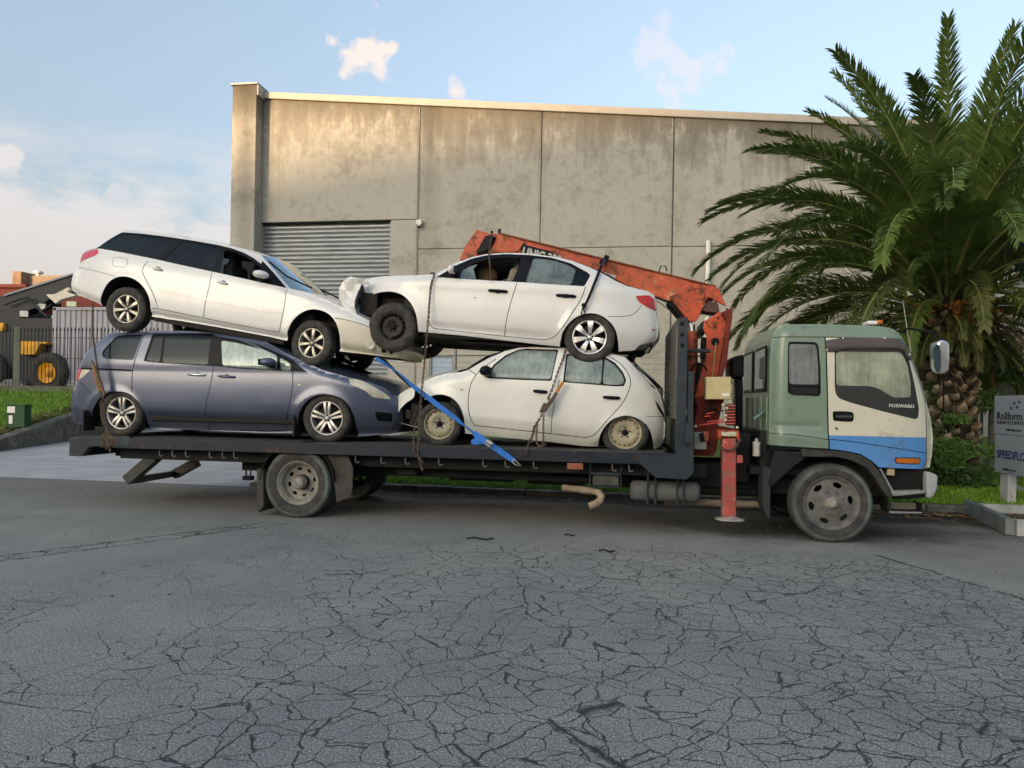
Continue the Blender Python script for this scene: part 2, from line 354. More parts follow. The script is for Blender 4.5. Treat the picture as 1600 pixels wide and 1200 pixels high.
# ================================================================== the ground
def asphalt():
    M = Mat('asphalt'); w = M.wpos()
    fine = M.noise(190, 2, .6, vec=w); fine2 = M.noise(75, 4, .75, vec=w); big = M.noise(.35, 4, .55, vec=w); mid = M.noise(1.6, 5, .6, vec=w)
    xyz = M.sepz(w); X, Y = xyz[0], xyz[1]; m = M.math
    def warped(scale, amp, base):
        n = M.noise(scale, 4, .6, vec=w, color=True); vm = M.n.new('ShaderNodeVectorMath'); vm.operation = 'MULTIPLY_ADD'
        M.l.new(n, vm.inputs[0]); vm.inputs[1].default_value = (amp, amp, 0); M.l.new(base, vm.inputs[2]); return vm.outputs[0]
    v1 = warped(9, .07, warped(1.8, .16, w))
    def grid(rot, sc):
        f_ = M.n.new('ShaderNodeMapping'); M.l.new(v1, f_.inputs[0]); f_.inputs['Scale'].default_value = (sc[0], sc[1], 0); f_.inputs['Rotation'].default_value = (0, 0, rot); return f_.outputs[0]
    wob = M.ramp(M.noise(11, 3, .65, vec=w), (.30, .35), (.72, 1.7))
    e1 = M.vor(4.9, 'DISTANCE_TO_EDGE', grid(.25, (1, 1.15))); e2 = M.vor(8.0, 'DISTANCE_TO_EDGE', grid(-.4, (1, 1.25))); e3 = M.vor(1.7, 'DISTANCE_TO_EDGE', grid(1.0, (1, 1)))
    pn = M.noise(.6, 4, .6, vec=w)
    # crazing: everywhere on the right, patchy to the left, none beyond the old trench line at far right
    reg = m('ADD', m('MULTIPLY', X, .15), m('MULTIPLY', pn, 2.0))
    edge = m('SUBTRACT', X, m('ADD', 2.69, m('MULTIPLY', m('ADD', Y, .68), -.40)))
    edge = m('ADD', edge, m('MULTIPLY', m('SUBTRACT', mid, .5), .25))
    off = m('SUBTRACT', 1.0, m('MULTIPLY', m('ADD', edge, .05), 6.0), clamp=True)
    lim = m('MULTIPLY', m('SUBTRACT', m('MULTIPLY', Y, -1), .55), 1.6, clamp=True)
    ul = m('MULTIPLY', m('ADD', m('SUBTRACT', X, m('MULTIPLY', Y, .62)), 4.6), 1.2, clamp=True)      # little beyond the trench line on the left
    area = m('MULTIPLY', m('MULTIPLY', off, lim), m('ADD', .12, m('MULTIPLY', ul, .88)))
    r1 = m('MULTIPLY', m('MULTIPLY', m('SUBTRACT', reg, .30), 2.2, clamp=True), area); r2 = m('MULTIPLY', m('MULTIPLY', m('SUBTRACT', reg, .85), 2.0, clamp=True), area)
    r3 = m('MULTIPLY', m('MULTIPLY', m('SUBTRACT', reg, .30), 2.0, clamp=True), m('MULTIPLY', off, lim))
    def lines(e, wd, r): return m('SUBTRACT', 1.0, m('DIVIDE', e, m('ADD', m('MULTIPLY', m('MULTIPLY', wob, wd), r), .0004)), clamp=True)
    cr = m('MAXIMUM', m('MAXIMUM', lines(e1, .021, r1), m('MULTIPLY', lines(e2, .024, r2), .7)), lines(e3, .008, r3))
    cr = m('POWER', cr, .62)
    # the double trench line running to the rear wheel, with rungs
    jn = m('MULTIPLY', m('SUBTRACT', M.noise(4, 5, .65, vec=w), .5), .34)
    du = m('ADD', m('SUBTRACT', X, m('SUBTRACT', m('MULTIPLY', m('ADD', Y, .51), .62), 4.42)), jn)
    on = m('MULTIPLY', m('SUBTRACT', m('MULTIPLY', Y, -1), .35), 3.0, clamp=True)
    l1 = m('SUBTRACT', 1.0, m('DIVIDE', m('ABSOLUTE', du), .022), clamp=True); l2 = m('SUBTRACT', 1.0, m('DIVIDE', m('ABSOLUTE', m('SUBTRACT', du, .30)), .017), clamp=True)
    band = m('MULTIPLY', m('GREATER_THAN', du, 0), m('LESS_THAN', du, .30)); rung = m('MULTIPLY', lines(M.vor(3.6, 'DISTANCE_TO_EDGE', v1), .030, 1.0), band)
    tr = m('MULTIPLY', m('MAXIMUM', m('MAXIMUM', l1, l2), rung), on)
    tr2 = m('MULTIPLY', m('SUBTRACT', 1.0, m('DIVIDE', m('ABSOLUTE', m('ADD', edge, .02)), .030), clamp=True), m('GREATER_THAN', M.noise(1.5, 3, .5, vec=w), .40))
    tr2 = m('MULTIPLY', tr2, m('LESS_THAN', Y, -.6))
    cr = m('MAXIMUM', cr, m('MAXIMUM', m('POWER', tr, .5), m('POWER', tr2, .5)))
    g = m('ADD', m('MULTIPLY', fine, .5), m('MULTIPLY', fine2, .5))
    base = M.ramp(g, (.37, (.045, .049, .048)), (.46, (.150, .156, .152)), (.54, (.262, .268, .26)), (.61, (.62, .62, .60)))
    base = M.mix(1.0, base, M.mix(M.ramp(big, (.35, 0), (.65, 1)), (.90, .90, .88), (1.20, 1.15, 1.07)), 'MULTIPLY')
    base = M.mix(1.0, base, M.mix(M.ramp(mid, (.3, 0), (.7, 1)), (.86, .87, .88), (1.12, 1.11, 1.09)), 'MULTIPLY')
    # dust-pale shoulders of the cracks
    halo = m('SUBTRACT', 1.0, m('DIVIDE', m('MINIMUM', e1, e2), .10), clamp=True); base = M.mix(m('MULTIPLY', m('MULTIPLY', halo, area), .15), base, (.33, .33, .31))
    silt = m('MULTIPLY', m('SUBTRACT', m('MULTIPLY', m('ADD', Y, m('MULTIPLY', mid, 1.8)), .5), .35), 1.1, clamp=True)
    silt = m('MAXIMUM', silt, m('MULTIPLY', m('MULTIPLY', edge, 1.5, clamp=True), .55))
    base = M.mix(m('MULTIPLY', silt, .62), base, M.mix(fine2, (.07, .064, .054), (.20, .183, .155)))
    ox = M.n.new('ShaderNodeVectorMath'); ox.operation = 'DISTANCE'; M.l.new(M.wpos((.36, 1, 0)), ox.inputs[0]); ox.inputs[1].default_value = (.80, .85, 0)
    oil_shade = M.ramp(m('MULTIPLY', m('ADD', ox.outputs['Value'], m('MULTIPLY', mid, 1.2)), .5), (.48, 1), (.78, 0))  # oil and dirt, with the truck's shadow darkened into the road colour
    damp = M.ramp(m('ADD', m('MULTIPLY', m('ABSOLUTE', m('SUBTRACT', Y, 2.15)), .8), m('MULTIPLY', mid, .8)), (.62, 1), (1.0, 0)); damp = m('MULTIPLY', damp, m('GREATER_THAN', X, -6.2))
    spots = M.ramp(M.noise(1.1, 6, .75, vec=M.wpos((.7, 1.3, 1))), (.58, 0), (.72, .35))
    base = M.mix(m('MULTIPLY', m('MAXIMUM', m('MAXIMUM', oil_shade, damp), spots), .80), base, (.020, .020, .019))
    col = M.mix(m('MULTIPLY', cr, .94), base, (.012, .014, .013))
    M.set(col=col, rough=m('SUBTRACT', .94, m('MULTIPLY', m('MAXIMUM', oil_shade, damp), .3)), spec=.3)
    h = m('SUBTRACT', m('MULTIPLY', g, .7), m('MULTIPLY', cr, 1.6))
    M.set(normal=M.bump(h, .6, .012)); return M.m
def concrete(name, a=(.20, .195, .185), b=(.33, .32, .30), sc=3, moss=0):
    M = Mat(name); w = M.wpos(); n = M.noise(sc, 7, .62, vec=w); f = M.noise(70, 3, .7, vec=w); st = M.noise(2, 5, .6, vec=M.wpos((.5, 3, 1)))
    c = M.mix(M.ramp(M.math('ADD', M.math('MULTIPLY', n, .6), M.math('MULTIPLY', f, .4)), (.35, 0), (.65, 1)), a, b)
    c = M.mix(M.math('MULTIPLY', M.ramp(st, (.45, 0), (.75, 1)), .4), c, tuple(x*.5 for x in a))
    if moss: c = M.mix(M.math('MULTIPLY', M.ramp(M.noise(7, 7, .7, vec=w), (.42, 0), (.6, 1)), moss), c, (.045, .05, .025))
    M.set(col=c, rough=.9, normal=M.bump(M.math('ADD', f, n), .3, .01)); return M.m
def grassmat(name='turf', a=(.04, .09, .008), b=(.11, .20, .016), c2=(.16, .20, .03)):
    M = Mat(name); w = M.wpos(); n = M.noise(2.2, 6, .6, vec=w); f = M.noise(40, 4, .7, vec=w)
    c = M.mix(M.ramp(f, (.35, 0), (.65, 1)), a, b); c = M.mix(M.math('MULTIPLY', M.ramp(n, (.45, 0), (.7, 1)), .6), c, c2)
    M.set(col=c, rough=.9, spec=.2, normal=M.bump(f, .8, .03)); return M.m
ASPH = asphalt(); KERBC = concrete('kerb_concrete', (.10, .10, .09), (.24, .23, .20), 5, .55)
DRIVE = concrete('driveway_concrete', (.29, .297, .30), (.45, .45, .445), 1.2, .0)
WALLK = concrete('mossy_concrete', (.08, .08, .065), (.20, .19, .16), 5, .65)
TURF = grassmat(); SOIL = simple('soil', (.05, .038, .026), .95, scale=12, var=.4, bumpy=.6)
KY = 2.75                   # face of the kerb
UL, UR = -14.2, -6.35       # the driveway lies between these
def zg(u, v): return .13+.05*max(0, v-KY-.15) if v < 25 else 1.24
def zd(u, v): return max(0, .06*(v-KY))
def sheet(xs, ys, fz):
    mb = MB(); nx, ny = len(xs), len(ys)
    mb.add([(x, y, fz(x, y)) for x in xs for y in ys], [(i*ny+j, (i+1)*ny+j, (i+1)*ny+j+1, i*ny+j+1) for i in range(nx-1) for j in range(ny-1)], 0, True)
    return mb
fr = np.linspace
# wide earth under everything, out to the horizon
structure('ground', sheet([-900, -60, -30, 30, 60, 900], [-900, -12, 3.5, 25, 60, 900], lambda u, v: -.03 if v < 5 else (.9 if v > 20 else -.03)), SOIL)
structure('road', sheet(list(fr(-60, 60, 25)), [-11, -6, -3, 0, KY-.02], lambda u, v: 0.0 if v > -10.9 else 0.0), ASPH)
structure('driveway', sheet(list(fr(UL-.02, UR-.02, 9)), [KY-.02, KY+.5, 6, 9, 12, 14.9], lambda u, v: zd(u, v)+(.004 if v < KY+.4 else 0)), DRIVE)
def zl(u, v):    # bank left of the driveway, rising to the picket fence
    return .36+1.3*min(1, max(0, (v-5.3)/5.7))+.02*math.sin(u*1.7+v)
structure('grass_verge', sheet(list(fr(UR+.15, 60, 60)), list(fr(KY+.17, 15, 12)), lambda u, v: zg(u, v)), TURF)
structure('grass_bank', sheet(list(fr(-60, UL-.27, 40)), list(fr(3.2, 30, 24)), zl), TURF)
# kerb along the verge, with a dropped end beside the driveway, built stone by stone
kb = MB(); x = UR
KL = 0
while x < 40:
    L = 1.2 if x < 12 else 4.0; h = .13 if x > UR+.9 else .075
    dz = random.uniform(-.008, .008)
    kb.bx(x+.006, x+L-.006, KY+random.uniform(-.006, .006), KY+.16, -.05, h+dz)
    x += L; h = .13
bevel(structure('kerb', kb, KERBC), .02, 2)
kb = MB(); kb.bx(UR-.001, UR+.15, KY+.17, 14.8, -.05, .1); 
k2 = structure('driveway_edging', kb, KERBC)
for vtx in k2.data.vertices:
    if vtx.co.z > 0: vtx.co.z = zd(0, vtx.co.y)+.06
# channel of darker grit at the foot of the kerb
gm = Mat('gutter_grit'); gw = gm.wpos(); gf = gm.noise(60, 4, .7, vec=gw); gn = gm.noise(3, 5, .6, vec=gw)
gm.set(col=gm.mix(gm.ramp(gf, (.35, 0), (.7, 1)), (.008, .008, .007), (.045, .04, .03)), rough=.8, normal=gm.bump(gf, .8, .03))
g = MB(); pts = [(-6.0+i*.4) for i in range(60)]
vs = []; 
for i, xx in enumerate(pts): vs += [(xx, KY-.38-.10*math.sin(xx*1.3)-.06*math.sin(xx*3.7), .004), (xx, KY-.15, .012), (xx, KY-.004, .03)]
g.add(vs, [(3*i+k, 3*i+3+k, 3*i+4+k, 3*i+1+k) for i in range(len(pts)-1) for k in (0, 1)], 0, True)
structure('gutter', g, gm.m)
# leaf litter and twigs in the gutter
lm = Mat('dead_leaf'); ln = lm.noise(3, 3, vec=lm.wpos()); lm.set(col=lm.mix(lm.ramp(ln, (.35, 0), (.65, 1)), (.10, .05, .02), (.28, .2, .10)), rough=.85)
lb = MB()
for k in range(900):
    u = random.choice([random.gauss(3.8, 1.2), random.gauss(5.5, .7), random.uniform(-4, 7)]); v = KY-.06-abs(random.gauss(0, .33)); 
    if u < -5: continue
    a = random.uniform(0, 6.28); L = random.uniform(.015, .06); W = L*random.uniform(.2, .6); z = .012+random.uniform(0, .02)
    dx, dy = math.cos(a), math.sin(a)
    lb.add([(u-dx*L, v-dy*L, z), (u+dy*W, v-dx*W, z+.012), (u+dx*L, v+dy*L, z+.006), (u-dy*W, v+dx*W, z+.004)], [(0, 1, 2, 3)])
for k in range(60):
    u = random.gauss(4.3, 1.0); v = KY-.1-abs(random.gauss(0, .5)); a = random.uniform(-.5, .5); L = random.uniform(.15, .5)
    lb.tube([(u, v, .015), (u+L/2*math.cos(a), v+L/2*math.sin(a)+.02, .025), (u+L*math.cos(a), v+L*math.sin(a), .014)], .0035, 4)
for k in range(1500):
    u = UL-.3-abs(random.gauss(0, .45)); v = random.uniform(4.5, 10.5); a = random.uniform(0, 6.28); L = random.uniform(.03, .08); W = L*random.uniform(.3, .6); z = zl(u, v)+.015+random.uniform(0, .03)
    dx, dy = math.cos(a), math.sin(a)
    lb.add([(u-dx*L, v-dy*L, z), (u+dy*W, v-dx*W, z+.012), (u+dx*L, v+dy*L, z+.006), (u-dy*W, v+dx*W, z+.004)], [(0, 1, 2, 3)])
structure('leaf_litter', lb, lm.m, kind='stuff')
# small loose stones on the road
sb = MB()
for k in range(420):
    u = random.uniform(-9, 7); v = KY-.4-abs(random.gauss(0, 1.6)) if k < 300 else random.uniform(-6.5, 2); s = random.uniform(.004, .013)
    sb.box((u, v, s*.5), (s*1.6, s, s), Matrix.Rotation(random.uniform(0, 3), 3, 'Z') @ Matrix.Rotation(random.uniform(0, 1), 3, 'X'))
structure('loose_gravel', sb, simple('grit_stone', (.2, .19, .17), .9, var=.5, scale=1), kind='stuff')
# grass blades
def blades(name, n, fu, fv, fz, hmin, hmax, mat):
    b = MB()
    for k in range(n):
        u, v = fu(), fv(); 
        if u is None: continue
        z = fz(u, v)-.01; h = random.uniform(hmin, hmax); a = random.uniform(0, 6.28); w = random.uniform(.004, .009)
        lx, ly = math.cos(a)*h*random.uniform(.2, .8), math.sin(a)*h*random.uniform(.2, .8); px, py = -math.sin(a)*w, math.cos(a)*w
        b.add([(u-px, v-py, z), (u+px, v+py, z), (u+lx*.4+px*.7, v+ly*.4+py*.7, z+h*.65), (u+lx*.4-px*.7, v+ly*.4-py*.7, z+h*.65), (u+lx, v+ly, z+h)], [(0, 1, 2, 3), (3, 2, 4)])
    return structure(name, b, mat, kind='stuff')
gb = Mat('grass_blade'); n = gb.noise(6, 4, .6, vec=gb.wpos()); gb.set(col=gb.mix(gb.ramp(n, (.35, 0), (.65, 1)), (.09, .20, .012), (.26, .42, .04)), rough=.6, spec=.3)
GB = gb.m
blades('verge_grass', 42000, lambda: random.uniform(UR+.1, 8.5), lambda: KY+.15+abs(random.gauss(0, 1.5)), zg, .03, .075, GB)
blades('bank_grass', 16000, lambda: random.uniform(-22, UL-.85), lambda: random.uniform(4.2, 11), zl, .05, .12, GB)
# retaining kerb wall left of the driveway
mb = MB(); y = 3.4
while y < 14.4:
    y2 = min(14.5, y+2.4); top0 = zl(0, y)+.06; top1 = zl(0, y2)+.06
    t0 = top0-.06; t1 = top1-.06
    xa, xb = UL-.26, UL
    mb.add([(xa, y+.005, -.1), (xb, y+.005, -.1), (xb, y2-.005, -.1), (xa, y2-.005, -.1), (xa, y+.005, t0+.05), (xb-.03, y+.005, t0), (xb-.03, y2-.005, t1), (xa, y2-.005, t1+.05)], [(0,3,2,1),(4,5,6,7),(0,1,5,4),(2,3,7,6),(1,2,6,5),(3,0,4,7)])
    y = y2
mb.bx(-40, UL, 3.15, 3.4, -.1, .66)
solo('retaining_wall', mb, WALLK, 'low mossy concrete kerb wall between the driveway and the grass bank', 'wall', bev=.03)
# ================================================================== the warehouse
WV = 15.0
def wallmat():
    M = Mat('precast_concrete'); w = M.wpos()
    n = M.noise(.55, 7, .66, vec=w); n2 = M.noise(2.6, 8, .72, vec=w); f = M.noise(28, 5, .7, vec=w)
    st = M.noise(1.0, 6, .7, vec=M.wpos((2.0, 2.0, .45))); st2 = M.noise(1.0, 5, .65, vec=M.wpos((6, 6, .6)))
    xyz = M.sepz(w)
    base = M.mix(M.ramp(M.math('ADD', M.math('MULTIPLY', n, .5), M.math('MULTIPLY', n2, .5)), (.40, 0), (.62, 1)), (.30, .285, .245), (.56, .535, .465))
    base = M.mix(M.math('MULTIPLY', M.ramp(f, (.45, 0), (.7, 1)), .35), base, (.20, .185, .145))
    # blotchy algae patches
    base = M.mix(M.math('MULTIPLY', M.ramp(M.math('ADD', M.math('MULTIPLY', n2, .6), M.math('MULTIPLY', n, .4)), (.50, 0), (.66, 1)), .6), base, (.15, .145, .115))
    # run-off stains under the coping: height of the wall top falls to the right
    top = M.math('SUBTRACT', 11.15, M.math('MULTIPLY', xyz[0], .0905))
    dp = M.math('SUBTRACT', top, xyz[2])
    run = M.math('SUBTRACT', 1.0, M.math('DIVIDE', dp, M.math('ADD', .35, M.math('MULTIPLY', M.ramp(M.math('ADD', M.math('MULTIPLY', st, .5), M.math('MULTIPLY', n, .5)), (.40, 0), (.66, 1)), 3.4))), clamp=True)
    base = M.mix(M.math('MULTIPLY', M.math('POWER', run, .9), .85), base, M.mix(st2, (.035, .030, .020), (.11, .085, .05)))
    run2 = M.math('MULTIPLY', M.ramp(st2, (.55, 0), (.75, 1)), M.math('SUBTRACT', 1.0, M.math('DIVIDE', dp, 6.5), clamp=True))
    base = M.mix(M.math('MULTIPLY', run2, .48), base, (.10, .09, .065))
    # dark streak under the pier shoulder on the left, and beside the joints
    for x0, wd, k in ((-13.25, .42, .55), (-6.75, .5, .45), (5.0, .16, .45), (-2.9, .12, .3)):
        d = M.math('DIVIDE', M.math('ABSOLUTE', M.math('ADD', M.math('SUBTRACT', xyz[0], x0), M.math('MULTIPLY', M.math('SUBTRACT', n2, .5), .5))), wd)
        s = M.math('MULTIPLY', M.math('SUBTRACT', 1.0, d, clamp=True), M.math('SUBTRACT', 1.0, M.math('DIVIDE', dp, 8.0 if x0 < -13 else 5.5), clamp=True))
        base = M.mix(M.math('MULTIPLY', M.math('POWER', s, .6), k), base, (.055, .052, .038))
    M.set(col=base, rough=.92, normal=M.bump(M.math('ADD', f, n2), .25, .02)); return M.m
WM = wallmat()
CAPM = simple('pale_flashing', (.40, .365, .315), .5, scale=3, var=.08)
zt = lambda x: 12.20-(x+13.2)*.0905
b = thing('warehouse', 'tall stained precast concrete warehouse with a grey roller door', 'building', (-14.2, WV, .7))
ZF = .62
# panels: each precast slab is a part, 20 mm joints between them
DX0, DX1, DZ = P(400, 346, WV)[0], P(607.5, 344, WV)[0], P(500, 346, WV)[1]
js = [P(x, 300, WV)[0] for x in (652.5, 845, 1052)]; js = [-13.19]+js+[js[-1]+4.25, js[-1]+8.5, js[-1]+12.8, js[-1]+17.1]
hz = 6.72    # height of the lift joint
def slab(x0, x1, z0, z1a, z1b, y0=WV, y1=WV+.25):
    g = .011; mb = MB(); mb.prism([(x0+g, z0), (x1-g, z0), (x1-g, z1b), (x0+g, z1a)], y0, y1)
    return part('wall_panel', mb, WM, b, bev=.012)
for i in range(len(js)-1):
    x0, x1 = js[i], js[i+1]; a, c = zt(x0), zt(x1)
    if i == 0:
        slab(x0, x1, DZ+.01, a, c); slab(DX1+.08, x1, 5.0, DZ-.012, DZ-.012); slab(DX1+.08, x1, ZF-.3, 4.98, 4.98)
        if DX0-.07 > x0+.1: slab(x0, DX0-.07, ZF-.3, DZ-.012, DZ-.012)
    elif i == 1:      # holds the personnel door
        px0, px1 = P(671, 600, WV)[0], P(706, 600, WV)[0]; dz = ZF+2.45
        slab(x0, px0, ZF-.3, dz, dz); slab(px1, x1, ZF-.3, dz, dz); slab(x0, x1, dz+.02, hz, hz); slab(x0, x1, hz+.02, a, c)
    else:
        slab(x0, x1, ZF-.3, hz-(i*.02), hz-(i*.02)); slab(x0, x1, hz+.02-(i*.02), a, c)
mb = MB(); mb.bx(-14.0, js[-1], WV+.26, WV+.3, 0, 9.0); part('joint_backing', mb, simple('joint_sealant', (.13, .12, .10), .9), b)
mb = MB(); mb.prism([(-14.1, 0), (js[-1], 0), (js[-1], zt(js[-1])-.1), (-14.1, zt(-14.1)-.2)], WV+.31, WV+26); part('building_body', mb, WM, b)
# corner pier standing proud, and its little cap
px_l, px_r = P(360.5, 300, WV-.5)[0], P(398, 300, WV-.5)[0]
zp = P(380, 133, WV-.5)[1]
for z0, z1 in ((ZF-.3, 6.5), (6.52, zp)):
    mb = MB(); mb.bx(px_l, px_r, WV-.5, WV+.3, z0, z1); part('corner_pier', mb, WM, b, bev=.02)
mb = MB(); mb.bx(px_l-.05, px_r+.06, WV-.56, WV+.4, zp, zp+.07); part('pier_cap', mb, simple('grey_flashing', (.38, .38, .38), .5), b, bev=.01)
mb = MB(); mb.bx(px_r+.0, px_r+.05, WV-.48, WV-.002, zt(px_r)-.05, zp-.002); part('pier_flashing', mb, CAPM, b)
mb = MB(); x0 = px_r+.055; x1 = js[-1]
mb.prism([(x0, zt(x0)-.0), (x1, zt(x1)-.0), (x1, zt(x1)+.24), (x0, zt(x0)+.24)], WV-.09, WV+.32); part('roof_coping', mb, CAPM, b, bev=.02)
# roller door: curtain of rolled slats, guides, hood
RD = Mat('galvanised_curtain'); n_ = RD.noise(2, 5, .6, vec=RD.wpos((.6, 1, 3))); RD.set(col=RD.mix(RD.ramp(n_, (.3, 0), (.7, 1)), (.25, .27, .28), (.36, .385, .395)), metal=.35, rough=.42)
nsl = 0; pitch = .155; z = ZF+.1; mslat = None
Ld = DX1-DX0
prof = [(0, .012), (.012, -.02), (.04, -.048), (.08, -.052), (.112, -.034), (.130, 0), (.150, .016)]
mb = MB(); mb.add([(0, y, zz) for zz, y in prof]+[(Ld, y, zz) for zz, y in prof], [(i, i+7, i+8, i+1) for i in range(6)], 0, False)
slat_me = mkmesh('door_slat', mb, RD.m); curtain = MB(); curtain.bx(DX0, DX1, WV+.24, WV+.255, ZF, DZ)
rd = part('roller_door', curtain, RD.m, b)
while z < DZ-.02:
    part('door_slat', slat_me, None, rd, M=BASE[rd].inverted() @ Matrix.Translation((DX0, WV+.2+random.uniform(-.004, .004), z))); z += pitch
for xx in (DX0-.035, DX1+.04):
    mb = MB(); mb.bx(xx-.035, xx+.035, WV+.10, WV+.24, ZF, DZ); part('door_guide', mb, CAPM if xx < DX0 else simple('grey_guide', (.3, .31, .32), .5), b, bev=.008)
mb = MB(); mb.bx(DX0-.04, DX1+.04, WV+.05, WV+.24, DZ-.05, DZ-.004); part('door_lintel', mb, DARK, b)
# personnel door
mb = MB(); mb.bx(px0+.03, px1-.03, WV+.10, WV+.15, ZF, dz-.03); dr = part('entrance_door', mb, simple('pale_blue_paint', (.33, .42, .52), .5, scale=3, var=.06), b, bev=.006)
mb = MB(); mb.bx(px0, px0+.035, WV+.02, WV+.2, ZF, dz); mb.bx(px1-.035, px1, WV+.02, WV+.2, ZF, dz); mb.bx(px0+.036, px1-.036, WV+.02, WV+.2, dz-.035, dz); part('door_frame', mb, simple('grey_paint', (.35, .35, .34), .5), b, bev=.004)
for (xa, ya, xb, yb) in ((689, 531, 698, 541), (682.5, 544, 693.5, 554)):
    a_, c_ = P(xa, ya, WV+.09), P(xb, yb, WV+.09); mb = MB(); mb.bx(a_[0], c_[0], WV+.085, WV+.095, c_[1], a_[1]); part('door_notice', mb, simple('cream_card', (.72, .68, .5), .7), dr)
hx = px0+.12; mb = MB(); mb.bx(hx-.02, hx+.02, WV+.07, WV+.10, 1.55, 1.85); mb.tube([(hx, WV+.08, 1.75), (hx, WV+.03, 1.75), (hx+.13, WV+.03, 1.75)], .011, 6); part('door_handle', mb, BLACK, dr)
# downpipe stub and conduit
mb = MB(); a_ = P3(1107, 376, WV-.14); c_ = P3(1106, 640, WV-.14); mb.cyl(a_, (a_.x, a_.y, c_.z), .075, 14); part('vent_pipe', mb, simple('white_pvc', (.75, .75, .72), .4, var=.05), b)
for px in (655.5, 1049.5):
    a_ = P3(px, 180 if px < 700 else 300, WV-.03); mb = MB(); mb.tube([(a_.x, WV-.03, zt(a_.x)-.05), (a_.x, WV-.03, 1.0)], .02, 6); part('conduit', mb, simple('conduit_grey', (.36, .33, .27), .6), b)
# security camera and the white notice
a_ = P3(655, 350, WV-.12); mb = MB(); mb.bx(a_.x-.09, a_.x+.09, WV-.2, WV-.02, a_.z-.02, a_.z+.13); mb.cyl((a_.x, WV-.12, a_.z-.02), (a_.x, WV-.12, a_.z-.07), .07, 12)
mb.ball((a_.x, WV-.13, a_.z-.08), .055, 8, 1); solo('security_camera', mb, [simple('white_plastic', (.7, .7, .66), .4), BLACK], 'small white security camera fixed to the warehouse wall right of the roller door', 'camera')
a_, c_ = P(620, 540, WV-.05), P(648.5, 566, WV-.05); WHT = simple('white_sign', (.74, .73, .70), .5, var=.05)
nt = thing('wall_notice', 'white notice board of printed lines left of the pale blue door', 'sign', (a_[0], WV-.05, c_[1]))
mb = MB(); mb.bx(a_[0], c_[0], WV-.04, WV-.01, c_[1], a_[1]+.2); part('notice_panel', mb, WHT, nt, bev=.004)
mb = MB(); Wn = c_[0]-a_[0]
for k in range(7):
    zz = a_[1]+.08-k*.085; mb.bx(a_[0]+.04, a_[0]+.07, WV-.046, WV-.0415, zz, zz+.035); mb.bx(a_[0]+.10, a_[0]+Wn*random.uniform(.7, .93), WV-.046, WV-.0415, zz+.008, zz+.026)
part('printed_line', mb, BLACK, nt)
ob = P3(657, 555, WV-.08); mb = MB(); mb.cyl((ob.x, WV-.1, ob.z), (ob.x, WV, ob.z), .05, 10); solo('wall_tap', mb, BLACK, 'small black round fitting on the wall between notice and blue door', 'fitting')

# ================================================================== chain-link security fence in front of the warehouse
FV = 8.0; GALV = simple('galvanised_wire', (.30, .31, .31), .5, metal=.6); POST = simple('galvanised_post', (.22, .23, .23), .55, metal=.5)
f = thing('security_fence', 'chain-link fence topped with barbed wires in front of the warehouse', 'fence', (0, FV, .4))
fx0, fx1, fz0, fz1 = -5.9, 24.0, zg(0, FV)-.02, 2.34
mb = MB(); H_ = fz1-fz0; st = .085
x = fx0-H_
while x < fx1:
    for sgn in (1, -1):
        xa, xb = (x, x+H_) if sgn > 0 else (x+H_, x); za, zb = fz0, fz1
        lo, hi = fx0, fx1; dxy = (xb-xa); 
        t0, t1 = 0, 1
        ta, tb = (lo-xa)/dxy, (hi-xa)/dxy
        if ta > tb: ta, tb = tb, ta
        t0, t1 = max(t0, ta), min(t1, tb)
        if t1-t0 > .02: mb.tube([(xa+dxy*t0, FV+.006*sgn, za+(zb-za)*t0), (xa+dxy*t1, FV+.006*sgn, za+(zb-za)*t1)], .0022, 3, caps=False)
    x += st
tag(part('chain_link_mesh', mb, GALV, f), kind='stuff')
for zz in (fz0+.05, (fz0+fz1)/2, fz1, 2.46, 2.60, 2.74):
    mb = MB(); mb.tube([(fx0, FV-.012, zz), (fx1, FV-.012, zz)], .0045, 4); part('strand', mb, GALV, f)
    if zz > 2.4:
        mb = MB(); x = fx0
        while x < fx1: mb.bar((x-.012, FV-.012, zz-.02), (x+.012, FV-.012, zz+.02), .004); mb.bar((x+.012, FV-.018, zz-.02), (x-.012, FV-.006, zz+.02), .004); x += .14
        tag(part('barb', mb, GALV, f), kind='stuff')
xp = P(711.5, 560, FV)[0]; x = xp-3*2.9
while x < fx1:
    if x > fx0-.1:
        mb = MB(); mb.cyl((x, FV+.03, fz0-.1), (x, FV+.03, 2.80), .032, 10); mb.ball((x, FV+.03, 2.80), .034, 6); part('post', mb, POST, f)
    x += 2.9

# ================================================================== picket fence, container and loader on the left bank
PV = 11.0; PB = simple('black_steel', (.02, .022, .025), .5)
zb0 = zl(-18, PV)
f2 = thing('picket_fence', 'black steel picket fence with spear tops on a low concrete footing, on the grass bank', 'fence', (-18, PV, zb0))
mb = MB(); mb.bx(-34, UL-.3, PV-.12, PV+.12, zb0-.25, zb0+.12); part('footing', mb, WALLK, f2, bev=.01)
topz = P(100, 513, PV)[1]
pk = MB(); pk.tube([(0, 0, 0), (0, 0, topz-zb0-.16)], .011, 6); pk.tube([(0, 0, topz-zb0-.16), (0, 0, topz-zb0-.09), (0, 0, topz-zb0)], [.011, .026, .001], 6, caps=False); pk_me = mkmesh('picket', pk, PB)
x = -34
while x < UL+.2:
    part('picket', pk_me, None, f2, M=BASE[f2].inverted() @ Matrix.Translation((x, PV, zb0+.05))); x += .128
for px in (551, 582):
    zz = P(100, 528 if px == 551 else 560, PV)[1]; mb = MB(); mb.tube([(-34, PV+.02, zz), (UL+.2, PV+.02, zz)], .009, 5); part('rail', mb, PB, f2)
